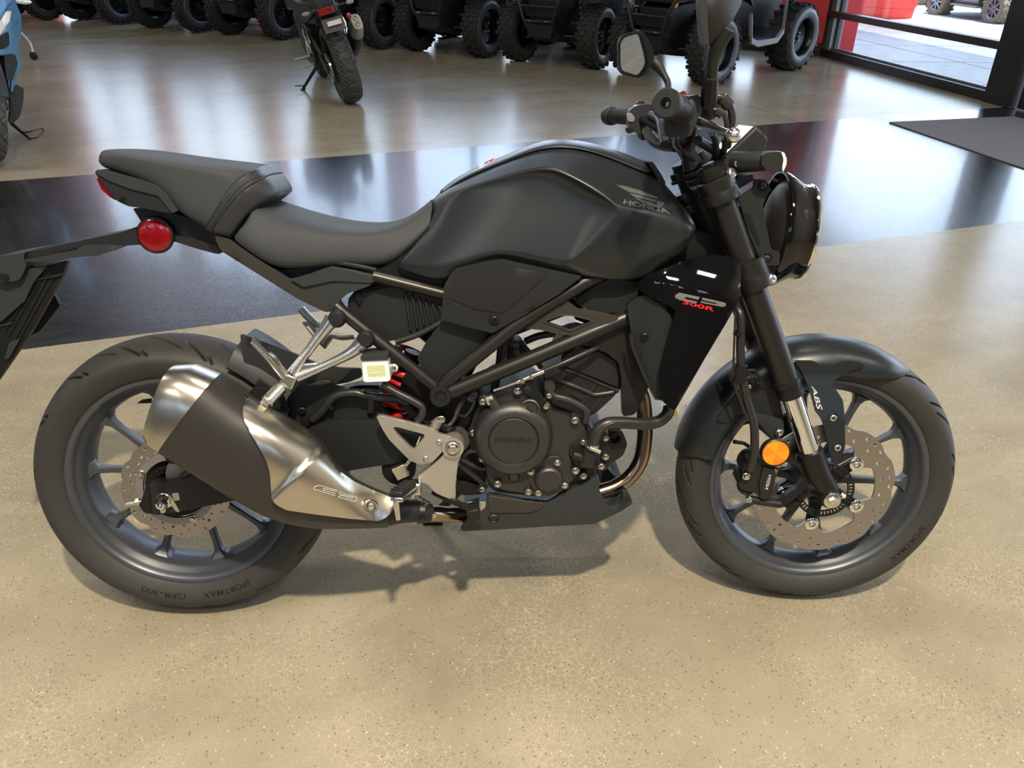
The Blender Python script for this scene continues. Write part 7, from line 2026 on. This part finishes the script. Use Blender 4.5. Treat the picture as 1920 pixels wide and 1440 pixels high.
q_lab = ['black quad bike at the row end nearest the red wall, behind the motorcycle mirrors', 'black quad bike second from the red wall end of the row',
         'black quad bike third from the red wall end of the row', 'black quad bike just behind the small motorcycle with twin-outlet exhaust',
         'black quad bike whose front wheels show just left of the rear-facing black motorcycle', 'black quad bike third from the far left end of the row',
         'black quad bike second from the far left end of the row', 'black quad bike at the far left end, half behind the blue motorcycle']
rowd = Vector((q_right[6].x - q_right[0].x, q_right[6].y - q_right[0].y, 0)).normalized()
for i, p in enumerate(q_right):
    o = quad0 if i == 0 else copy_tree(quad0)
    # forward direction: out of the row towards the camera
    d = rowd
    fwd = Vector((-d.y, d.x, 0))
    if fwd.y > 0: fwd = -fwd
    if i == 0:
        fwd = (Matrix.Rotation(math.radians(-15), 3, 'Z') @ fwd)
    left = Vector((-fwd.y, fwd.x, 0))
    # the vehicle's left wheel (seen at the right of each pair) touches the floor at p
    org = p - left * 0.47
    o.matrix_world = Matrix(((fwd.x, left.x, 0, org.x), (fwd.y, left.y, 0, org.y), (0, 0, 1, 0), (0, 0, 0, 1)))
    tag(o, q_lab[i], 'quad bike', 'black quad bikes parked in a slanting row')

# ================================================================== second black motorcycle, seen from behind
def frame_of(o, fwd, lean):
    """x forward, y left, z up, leaning to its left by lean"""
    f = Vector((fwd[0], fwd[1], 0)).normalized()
    l = Vector((-f.y, f.x, 0))
    z = Vector((0, 0, 1))
    l2 = l * math.cos(lean) - z * math.sin(lean)
    z2 = z * math.cos(lean) + l * math.sin(lean)
    return Matrix(((f.x, l2.x, z2.x, o[0]), (f.y, l2.y, z2.y, o[1]), (f.z, l2.z, z2.z, o[2]), (0, 0, 0, 1)))
b2o = G(662, 193)
b2M = frame_of((b2o.x, b2o.y, 0.004), (-0.36, 0.93), math.radians(13))
b2 = empty('black_motorcycle', b2M)
tag(b2, 'black motorcycle seen from behind with twin-outlet silver exhaust on its side stand', 'motorcycle')
def mini_tyre(name, prof, grooves, loc, parent, nA=420, nP=36):
    o = link(name, tyre_mesh(0, prof, grooves, nA, nP), parent)
    o.location = loc
    return o
g_b2 = slits([(0.0, -0.62, -0.14, 0.55, 0.030), (0.5, -0.56, -0.24, 0.50, 0.026), (0.0, 0.14, 0.62, -0.55, 0.030), (0.5, 0.24, 0.56, -0.50, 0.026), (0.25, -0.16, 0.16, 0.0, 0.05)], 22, 0.009)
rp2 = [(0.226, 0.062), (0.236, 0.072), (0.255, 0.080), (0.272, 0.083), (0.288, 0.075), (0.302, 0.052), (0.311, 0.024), (0.3135, 0.0)]
w2_ = MB().lathe([(0.232, -0.064), (0.226, -0.066), (0.214, -0.05), (0.198, -0.02), (0.198, 0.02), (0.214, 0.05), (0.226, 0.066), (0.232, 0.064), (0.222, 0.0)], (0, 0, 0.3135), (0, 1, 0), 64, closed=True).obj('rear_wheel', M['deep'], b2)
mini_tyre('tyre', rp2, g_b2, (0, 0, 0.3135), w2_)
for k in range(10):
    a = 2 * PI * k / 10
    MB().beam((0.03 * math.cos(a), 0, 0.3135 + 0.03 * math.sin(a)), (0.2 * math.cos(a), 0, 0.3135 + 0.2 * math.sin(a)), 0.014, 0.026, (0, 1, 0)).obj('spoke', M['deep'], w2_)
w2f = MB().lathe([(0.232, -0.05), (0.214, -0.04), (0.198, -0.02), (0.198, 0.02), (0.214, 0.04), (0.232, 0.05), (0.222, 0.0)], (1.38, 0, 0.30), (0, 1, 0), 64, closed=True).obj('front_wheel', M['deep'], b2)
mini_tyre('tyre', front_prof, g_front, (1.38, 0, 0.297), w2f, 300, 30)
sw2 = MB().beam((0.0, 0.115, 0.315), (0.52, 0.10, 0.40), 0.028, 0.06).obj('swingarm', M['quad'], b2, bevel=0.006)
MB().beam((0.0, -0.115, 0.315), (0.52, -0.10, 0.40), 0.028, 0.06).obj('right_arm', M['quad'], sw2, bevel=0.006)
MB().loft([[(x, 0.128, z0), (x, 0.134, z0), (x, 0.134, z1), (x, 0.128, z1)] for x, z0, z1 in ((-0.02, 0.42, 0.46), (0.2, 0.43, 0.52), (0.45, 0.45, 0.53))]).obj('chain_guard', M['plastic2'], sw2)
# chain: links round the sprocket
spk = MB().lathe([(0.05, -0.003), (0.102, -0.003), (0.104, 0.0), (0.102, 0.003), (0.05, 0.003)], (0, 0.100, 0.3135), (0, 1, 0), 42).obj('sprocket', M['carrier'], b2)
chain_pts = []
for k in range(15):
    a = math.radians(80 + 200 * k / 14)
    chain_pts.append(Vector((0.106 * math.cos(a), 0.100, 0.3135 + 0.106 * math.sin(a))))
chain_pts += [Vector((0.03 + 0.49 * u, 0.100, 0.3135 - 0.105 + (0.02 + 0.105) * u)) for u in (0.15, 0.3, 0.45, 0.6, 0.75, 0.9)]
lk = MB().quadbox((0, 0, 0), (0.0095, 0, 0), (0, 0.008, 0), (0, 0, 0.006)).mesh('chain_link', M['zinc'], 0)
for a, b_ in zip(chain_pts[:-1], chain_pts[1:]):
    n_ = max(1, int((b_ - a).length / 0.022))
    for j in range(n_):
        c = a.lerp(b_, (j + 0.5) / n_)
        o = link('chain_link', lk, spk)
        o.location = c
        o.rotation_euler = (0, -math.atan2((b_ - a).z, (b_ - a).x), 0)
M['cap'] = material('satin_silver_cap', (0.30, 0.285, 0.25), 0.5, 0.4)
M['smoked'] = material('smoked_lens', (0.20, 0.20, 0.20), 0.2)
# exhaust on the right with two outlets
ex0, ex1 = Vector((-0.10, -0.205, 0.60)), Vector((0.33, -0.165, 0.30))
exd = (ex1 - ex0).normalized()
def sq_ring(c, d, ru, rv, n=20):
    u = Vector((0, 1, 0)); u = (u - d * u.dot(d)).normalized(); v = d.cross(u)
    out = []
    for k in range(n):
        t = 2 * PI * k / n
        cx, sx_ = math.cos(t), math.sin(t)
        out.append(c + u * math.copysign(abs(cx) ** 0.75, cx) * ru + v * math.copysign(abs(sx_) ** 0.75, sx_) * rv)
    return out
exo = MB().loft([sq_ring(ex0.lerp(ex1, t), exd, a, b_) for t, a, b_ in ((0.22, 0.052, 0.080), (0.5, 0.056, 0.085), (0.8, 0.048, 0.06), (1.0, 0.028, 0.03))]).obj('muffler', M['quad'], b2, smooth=40)
MB().loft([sq_ring(ex0.lerp(ex1, t), exd, a, b_) for t, a, b_ in ((-0.01, 0.036, 0.060), (0.0, 0.042, 0.066), (0.06, 0.048, 0.074), (0.24, 0.0535, 0.0815))]).obj('muffler_end_cap', M['cap'], exo, smooth=30)
vdir = exd.cross(Vector((0, 1, 0))).normalized()
if vdir.z < 0: vdir = -vdir
for s_ in (0.026, -0.026):
    c = ex0 + vdir * s_ - exd * 0.012
    MB().lathe([(0.013, 0.03), (0.013, -0.002), (0.0155, -0.004), (0.022, 0.002), (0.024, 0.02)], c, exd, 24).obj('outlet_rim', M['cap'], exo)
    MB().lathe([(0.0, 0.012), (0.0132, 0.012)], c, exd, 20).obj('outlet_bore', M['deep'], exo)
MB().tube([ex1 - exd * 0.02, (0.55, -0.12, 0.25), (0.8, -0.05, 0.2), (1.0, 0, 0.35)], 0.02, 12, 4).obj('exhaust_pipe', M['quad'], exo)
MB().panel(Frame(np.eye(3), np.array([0, 0, -100.0])), [(0, 0), (1, 0), (0, 1)], 1, 1) if False else None
MB().beam((0.05, -0.10, 0.50), (0.20, -0.12, 0.38), 0.012, 0.09).obj('exhaust_stay', M['polished'], exo, bevel=0.004)
# tail: hugger, plate holder, red lamp, indicators
hg2 = closed_prof([(0.345, 0.0), (0.343, 0.05), (0.33, 0.088)], 0.005)
MB().loft(arc_shell((0, 0.3135), hg2, math.radians(120), math.radians(30), 14)).obj('rear_hugger', M['quad'], b2, smooth=40)
ph2 = MB().loft([[(x, -0.085, z), (x, 0.085, z), (x + 0.02, 0.085, z + 0.012), (x + 0.02, -0.085, z + 0.012)] for x, z in ((-0.30, 0.60), (-0.26, 0.70), (-0.16, 0.74))]).obj('plate_holder', M['quad'], b2, bevel=0.004)
MB().quadbox((-0.305, -0.005, 0.665), (0.004, 0, 0.001), (0, 0.055, 0), (-0.0022, 0, 0.016)).obj('plate_sticker', M['white_wall'], ph2)
MB().quadbox((-0.285, 0.03, 0.755), (0.012, 0, 0), (0, 0.06, 0), (0, 0, 0.026)).obj('plate_lamp', M['red'], ph2, bevel=0.004)
MB().loft([[(x, -w, z), (x, w, z), (x, w, z + h), (x, -w, z + h)] for x, w, z, h in ((-0.27, 0.06, 0.72, 0.06), (-0.10, 0.08, 0.76, 0.08), (0.2, 0.10, 0.80, 0.08), (0.55, 0.12, 0.72, 0.1))]).obj('tail_unit', M['quad'], b2, bevel=0.01)
for s_ in (-1, 1):
    st2 = MB().tube([(-0.22, 0.08 * s_, 0.765), (-0.23, 0.14 * s_, 0.765)], 0.008, 8).obj('indicator_stem', M['quad'], ph2)
    MB().ball((-0.235, 0.175 * s_, 0.765), 0.018, 14, (0.9, 1.8, 0.9)).obj('indicator', M['smoked'], ph2)
MB().ball((-0.29, -0.13, 0.68), 0.022, 12, (0.4, 1, 1)).obj('side_reflector', M['red'], ph2)
# body, seat, tank, fork, bars
MB().loft([[(x, y * w, z) for y, z in ((-1, z0), (1, z0), (0.9, z1), (-0.9, z1))] for x, w, z0, z1 in ((0.15, 0.09, 0.82, 0.90), (0.5, 0.13, 0.74, 0.83), (0.75, 0.10, 0.76, 0.84))]).obj('seat', M['seat'], b2, smooth=30, bevel=0.015)
MB().loft([[(x, y * w, z) for y, z in ((-1, z0), (1, z0), (1, (z0 + z1) / 2), (0.6, z1), (-0.6, z1), (-1, (z0 + z1) / 2))] for x, w, z0, z1 in ((0.65, 0.10, 0.72, 0.90), (0.85, 0.17, 0.70, 1.04), (1.05, 0.18, 0.68, 1.04), (1.2, 0.12, 0.75, 0.98))]).obj('fuel_tank', M['matte'], b2, smooth=30, bevel=0.02)
MB().box(0.50, 1.05, -0.15, 0.15, 0.22, 0.66).obj('engine', M['quad'], b2, bevel=0.03)
for s_ in (-1, 1):
    MB().loft([[(x, 0.125 * s_, z0), (x, 0.15 * s_, z0), (x, 0.15 * s_, z1), (x, 0.125 * s_, z1)] for x, z0, z1 in ((0.30, 0.52, 0.60), (0.46, 0.30, 0.62), (0.60, 0.26, 0.62), (0.80, 0.40, 0.72))]).obj('frame_plate', M['quad'], b2, bevel=0.006)
    MB().tube([(-0.12, 0.09 * s_, 0.76), (0.30, 0.12 * s_, 0.66), (0.62, 0.13 * s_, 0.50)], 0.015, 10).obj('subframe_tube', M['quad'], b2)
for y in (-0.10, 0.10):
    MB().tube([(1.38, y, 0.30), (1.08, y, 0.96)], 0.022, 12).obj('fork_leg', M['quad'], b2)
MB().tube([(0.96, -0.38, 1.06), (1.04, -0.2, 1.08), (1.08, 0, 1.02), (1.04, 0.2, 1.08), (0.96, 0.38, 1.06)], 0.012, 10, 4).obj('handlebar', M['deep'], b2)
MB().loft([[(x, y * w, z) for y, z in ((-1, 0.62), (1, 0.62), (1.0, 0.80), (-1.0, 0.80))] for x, w in ((0.10, 0.08), (0.4, 0.14), (0.9, 0.15))]).obj('side_cowl', M['quad'], b2, bevel=0.02)
for s_ in (-1, 1):
    hgr = MB().tube([(0.42, 0.13 * s_, 0.58), (0.36, 0.155 * s_, 0.46), (0.40, 0.165 * s_, 0.40)], 0.012, 10, 3).obj('pillion_hanger', M['polished'], b2)
    MB().tube([(0.34, 0.16 * s_, 0.44), (0.34, 0.18 * s_, 0.56), (0.34, 0.17 * s_, 0.60)], 0.010, 8).obj('pillion_peg', M['polished'], hgr)
    pl = MB().tube([(0.62, 0.14 * s_, 0.34), (0.60, 0.20 * s_, 0.34), (0.58, 0.30 * s_, 0.35)], [0.016, 0.012, 0.010], 10).obj('foot_peg', M['alloy'], b2)
    MB().quadbox((0.58, 0.16 * s_, 0.40), (0.025, 0, 0.03), (0, 0.008, 0), (-0.05, 0, 0.05)).obj('heel_plate', M['alloy'], pl, bevel=0.004)
MB().tube([(0.62, 0.13, 0.27), (0.64, 0.20, 0.26), (0.70, 0.24, 0.25)], 0.007, 8).obj('gear_lever', M['alloy'], b2)
# side stand down to the floor
b2i = b2M.inverted()
ft = b2i @ Vector(G(568, 167, 0.008))
ss2 = MB().tube([(0.55, 0.13, 0.26), ft], [0.016, 0.012], 12).obj('side_stand', M['quad'], b2)
MB().quadbox(ft, (0.03, 0, 0), (0, 0.022, 0), (0, 0, 0.005)).obj('stand_foot', M['quad'], ss2)
MB().tube([ft.lerp(Vector((0.55, 0.13, 0.26)), 0.15), ft.lerp(Vector((0.55, 0.13, 0.26)), 0.15) + Vector((-0.05, 0.09, 0.03))], 0.005, 8).obj('stand_tang', M['quad'], ss2)

# ================================================================== blue motorcycle at the left edge, facing the camera
M['blue'] = material('metallic_blue_paint', (0.085, 0.23, 0.40), 0.22, 0.4, coat=0.8)
M['tyre3'] = material('dusty_tyre', (0.055, 0.053, 0.050), 0.6)
b3o = G(-16, 306)
b3M = frame_of((b3o.x, b3o.y, 0.004), (0.66, -0.75), math.radians(9))
b3 = empty('blue_motorcycle', b3M)
tag(b3, 'blue and black adventure motorcycle cut by the left edge of the picture', 'motorcycle')
B3 = Frame(np.array([[b3M[i][j] for j in range(3)] for i in range(3)]), np.array([b3M[i][3] for i in range(3)]))
def b3at(px, py, x):
    return B3.at(px, py, x, 0)
g_blk = slits([(0.0, -0.62, 0.0, 0.55, 0.035), (0.5, -0.02, 0.62, -0.55, 0.035), (0.5, -0.62, -0.2, -0.35, 0.03), (0.0, 0.2, 0.62, 0.35, 0.03)], 20, 0.008)
w3 = MB().lathe([(0.245, -0.045), (0.225, -0.035), (0.212, -0.015), (0.212, 0.015), (0.225, 0.035), (0.245, 0.045), (0.235, 0.0)], (0, 0, 0.32), (0, 1, 0), 64, closed=True).obj('front_wheel', M['deep'], b3)
t3 = mini_tyre('tyre', [(r * 1.075, y * 1.05) for r, y in front_prof], g_blk, (0, 0, 0.32), w3, 420, 40)
t3.data.materials[0] = M['tyre3']
for k in range(8):
    a = 2 * PI * k / 8
    MB().beam((0.03 * math.cos(a), 0, 0.32 + 0.03 * math.sin(a)), (0.215 * math.cos(a), 0, 0.32 + 0.215 * math.sin(a)), 0.012, 0.024, (0, 1, 0)).obj('spoke', M['deep'], w3)
fm3 = closed_prof([(0.355, 0.0), (0.352, 0.04), (0.335, 0.078)], 0.005)
MB().loft(arc_shell((0, 0.32), fm3, math.radians(20), math.radians(150), 20)).obj('front_mudguard', M['plastic2'], b3, smooth=40)
for y in (-0.105, 0.105):
    MB().tube([(0, y, 0.32), (-0.28, y, 0.95)], 0.026, 14).obj('fork_leg', M['deep'], b3)
def b3panel(name, poly, x, th, mat, parent=None, bevel=0.004, both=True):
    """panel facing forward on plane x = const"""
    rr = rnd(poly, 4)
    def fr(u, v): return b3at(u, v, x(u, v) if callable(x) else x)
    def bk(u, v):
        p = fr(u, v); return Vector((p.x - th, p.y, p.z))
    m = MB().sheet([rr], fr, bk, 12)
    o = m.obj(name, M[mat], parent or b3, bevel=bevel)
    if both:
        m2 = MB().sheet([rr], fr, bk, 12).moved(Matrix.Diagonal((1, -1, 1, 1)))
        m2.obj('far_' + name, M[mat], o, bevel=bevel)
    return o
z0 = q('F', [(0, 0)])
fx = lambda u, v: -0.10 - 0.0025 * max(0, u - 10)
bp3 = b3panel('fairing', [(-20, -40), (28, -40), (30, 5), (40, 30), (40, 60), (37, 78), (32, 92), (40, 105), (38, 130), (30, 150), (24, 172), (20, 172), (22, 150), (28, 120), (27, 102), (20, 100), (0, 104), (-20, 104)], fx, 0.05, 'blue', bevel=0.006)
b3panel('fairing_ridge', [(-20, 60), (0, 58), (12, 22), (24, 5), (30, 8), (38, 32), (24, 52), (12, 60)], lambda u, v: fx(u, v) + 0.02, 0.03, 'blue', bevel=0.006)
b3panel('lamp_glass', [(-20, 45), (0, 42), (14, 20), (22, 21), (18, 40), (0, 66), (-20, 70)], lambda u, v: fx(u, v) + 0.032, 0.03, 'clear', bevel=0.006)
b3panel('air_scoop', [(-20, 78), (0, 72), (17, 60), (18, 85), (8, 92), (-20, 95)], lambda u, v: fx(u, v) + 0.022, 0.02, 'deep')
b3panel('side_inlet', [(8, 104), (28, 101), (34, 118), (24, 152), (12, 150)], lambda u, v: fx(u, v) + 0.012, 0.03, 'plastic2')
b3panel('radiator_cover', [(-20, 104), (14, 104), (16, 150), (18, 185), (10, 190), (-20, 185)], -0.16, 0.05, 'deep')
b3panel('engine_guard', [(18, 172), (30, 158), (45, 166), (44, 190), (38, 219), (20, 208)], lambda u, v: -0.20, 0.05, 'plastic2')
b3panel('guard_plate', [(20, 208), (38, 219), (22, 234), (18, 230)], lambda u, v: -0.195, 0.05, 'bronze')
il = b3at(40, 2, -0.20)
MB().ball(il, 0.026, 14, (0.8, 2.2, 0.7)).obj('indicator', M['clear'], b3)
MB().loft([[(x, y * w, z) for y, z in ((-1, z0), (1, z0), (0.9, z1), (-0.9, z1))] for x, w, z0, z1 in ((-0.28, 0.14, 0.75, 1.05), (-0.6, 0.19, 0.68, 1.05), (-0.85, 0.12, 0.70, 0.92), (-1.6, 0.10, 0.78, 0.90))]).obj('body', M['blue'], b3, smooth=30, bevel=0.02)
MB().box(-0.75, -0.28, -0.15, 0.15, 0.22, 0.70).obj('engine', M['deep'], b3, bevel=0.03)
w3r = MB().lathe([(0.232, -0.06), (0.2, -0.02), (0.2, 0.02), (0.232, 0.06)], (-1.40, 0, 0.31), (0, 1, 0), 48).obj('rear_wheel', M['deep'], b3)
mini_tyre('tyre', rear_prof, g_rear, (-1.40, 0, 0.308), w3r, 240, 24)
MB().tube([(-0.42, -0.40, 1.12), (-0.35, -0.2, 1.14), (-0.32, 0, 1.06), (-0.35, 0.2, 1.14), (-0.42, 0.40, 1.12)], 0.013, 10, 4).obj('handlebar', M['deep'], b3)
b3i = b3M.inverted()
f3 = b3i @ Vector(G(56, 261, 0.006))
s3 = MB().tube([b3i @ Vector(G(22, 231, 0.13)), b3i @ Vector(G(40, 247, 0.04)), f3], [0.014, 0.011, 0.008], 10).obj('side_stand', M['deep'], b3)
lp3 = [b3i @ Vector(p) for p in (G(42, 249, 0.03), G(60, 246, 0.035), G(78, 240, 0.03), G(82, 245, 0.02), G(69, 258, 0.006), G(55, 260, 0.006))]
MB().tube(lp3, 0.0045, 8).obj('stand_loop', M['deep'], s3)

# rod with a rubber roller standing behind the blue motorcycle
rg_ = G(64, 108, 0.02)
rt0 = WORLD.at(38, 60, rg_.y + 0.15)
ro = empty('stand_rod', Matrix.Translation(Vector((rg_.x, rg_.y, 0))))
tag(ro, 'thin silver rod with a black rubber roller on the floor beside the blue motorcycle', 'stand')
mid = WORLD.at(56, 80, rg_.y + 0.06)
off_ = Vector((rg_.x, rg_.y, 0))
MB().tube([rt0 - off_, mid - off_, Vector((0, 0, 0.05))], 0.011, 10, 4).obj('rod', M['alloy'], ro)
MB().lathe([(0, -0.025), (0.034, -0.025), (0.038, -0.02), (0.038, 0.02), (0.034, 0.025), (0, 0.025)], (0, 0, 0.039), (0.5, 0.9, 0), 20).obj('roller', M['rubber'], ro)

# ================================================================== outside
M['planter'] = material('red_planter', (0.72, 0.05, 0.04), 0.5)
def out_at(px, py):
    """point of the falling forecourt under a pixel"""
    d = pix_ray(px, py)
    # plane through out_pt(0,0): z = -0.03 - 0.026 * ((p - A) . nW)
    k = 0.026
    num = -0.03 + k * (A @ nW) - CAM[2] - 0.0
    den = d[2] + k * (d[0] * nW[0] + d[1] * nW[1])
    t = num / den
    return Vector(CAM + d * t)
pp = out_at(1650, 33)
wid = 96 / FPX * (pp - Vector(CAM)).length
pl = empty('planter', Matrix.Translation(pp)); tag(pl, 'large round red planter standing outside the window', 'planter')
R_ = wid / 2
MB().lathe([(0, 0), (R_ * 0.92, 0), (R_ * 0.95, 0.02), (R_ * 0.98, R_ * 0.35), (R_ * 1.02, R_ * 0.37), (R_ * 1.05, R_ * 1.1), (R_ * 0.95, R_ * 1.1), (R_ * 0.9, R_ * 0.9), (0, R_ * 0.9)], (0, 0, 0), (0, 0, 1), 40).obj('tub', M['planter'], pl)
MB().lathe([(R_ * 1.05, R_ * 1.0), (R_ * 1.10, R_ * 1.02), (R_ * 1.10, R_ * 1.12), (R_ * 1.0, R_ * 1.12)], (0, 0, 0), (0, 0, 1), 40).obj('tub_rim', M['planter'], pl)
M['dusty'] = material('dusty_tan_tyre', (0.16, 0.125, 0.085), 0.8, bump=0.5, bscale=80)
M['buggy'] = material('buggy_panel', (0.20, 0.20, 0.20), 0.5)
M['alloyrim'] = material('machined_rim', (0.20, 0.21, 0.24), 0.35, 0.7)
_bc = {}
def buggy(label, org, fwd, wb, track, R):
    t = empty('side_by_side_buggy')
    f = Vector((fwd[0], fwd[1], 0)).normalized(); l = Vector((-f.y, f.x, 0))
    t.matrix_world = Matrix(((f.x, l.x, 0, org.x), (f.y, l.y, 0, org.y), (0, 0, 1, org.z), (0, 0, 0, 1)))
    for x in (0, -wb):
        for s_ in (-1, 1):
            if 'tyre' not in _bc:
                _bc['tyre'] = knob_tyre(R, 0.24, R * 0.52, 18, r_rows).mesh('tyre', M['dusty'], 30)
                _bc['rim'] = MB().lathe([(R * 0.55, -0.115), (R * 0.50, -0.10), (R * 0.48, 0.0), (R * 0.50, 0.1)], (0, 0, 0), (0, 1, 0), 32).mesh('rim', M['alloyrim'], 40)
                _bc['spoke'] = MB().beam((0.02, -0.08, 0), (R * 0.5, -0.09, 0), 0.03, 0.02, (0, 1, 0)).mesh('wheel_spoke', M['alloyrim'], 0)
            w = link('wheel', _bc['rim'], t)
            w.location = (x, track / 2 * s_, R); w.rotation_euler = (0, 0, 0 if s_ < 0 else PI)
            link('tyre', _bc['tyre'], w)
            for k in range(8):
                sp_ = link('wheel_spoke', _bc['spoke'], w); sp_.rotation_euler = (0, 2 * PI * k / 8, 0)
            MB().tube([(x, 0.2 * s_, R * 1.1), (x, track / 2 * s_ * 0.85, R)], 0.03, 8).obj('suspension_arm', M['quad2'], t)
            MB().tube([(x + 0.05, 0.3 * s_, R * 2.6), (x + 0.03, track / 2 * s_ * 0.8, R * 1.05)], 0.04, 10).obj('shock', M['quad2'], t)
    MB().loft([[(x, y * w, z) for y, z in ((-1, z0), (1, z0), (1, z1), (-1, z1))] for x, w, z0, z1 in ((0.35, 0.35, R * 1.2, R * 2.5), (-0.1, 0.5, R * 1.1, R * 3.2), (-0.5, 0.62, R * 0.95, R * 3.0), (-wb + 0.35, 0.62, R * 0.95, R * 3.0), (-wb - 0.3, 0.5, R * 1.4, R * 3.0))]).obj('body', M['quad'], t, smooth=0, bevel=0.03)
    for s_ in (-1, 1):
        MB().box(-wb + 0.45, -0.5, 0.62 * s_ - 0.02, 0.62 * s_ + 0.02, R * 1.15, R * 2.9).obj('door', M['buggy'], t, bevel=0.02)
        MB().tube([(-0.2, 0.55 * s_, R * 3.0), (-0.6, 0.55 * s_, R * 5.5), (-wb + 0.2, 0.55 * s_, R * 5.5), (-wb, 0.55 * s_, R * 3.0)], 0.025, 10).obj('roll_bar', M['quad'], t)
        MB().box(-wb + 0.4, -0.45, 0.64 * s_ - 0.06, 0.64 * s_ + 0.06, R * 0.9, R * 1.02).obj('side_step', M['buggy'], t, bevel=0.01)
    tag(t, label, 'buggy', 'buggies parked outside')
    return t
wA, wB_ = out_at(1862, 50), out_at(1757, 33)
d_ = wB_ - wA
R_b = 46 / FPX * (wA - Vector(CAM)).length / 2 * 1.05
fwdb = -d_.normalized()
lft = Vector((-fwdb.y, fwdb.x, 0))
side_ = 1 if (Vector(CAM) - wA).dot(lft) > 0 else -1
buggy('dusty black side-by-side buggy outside, beside the dark door post', Vector((wA.x, wA.y, wA.z)) - lft * side_ * 0.6, fwdb, Vector((d_.x, d_.y, 0)).length, 1.2, R_b)
wC = out_at(1718, 16)
buggy('dusty black side-by-side buggy outside, just past the red planter', Vector((wC.x, wC.y, wC.z)) - lft * side_ * 0.6 , fwdb, Vector((d_.x, d_.y, 0)).length, 1.2, R_b)
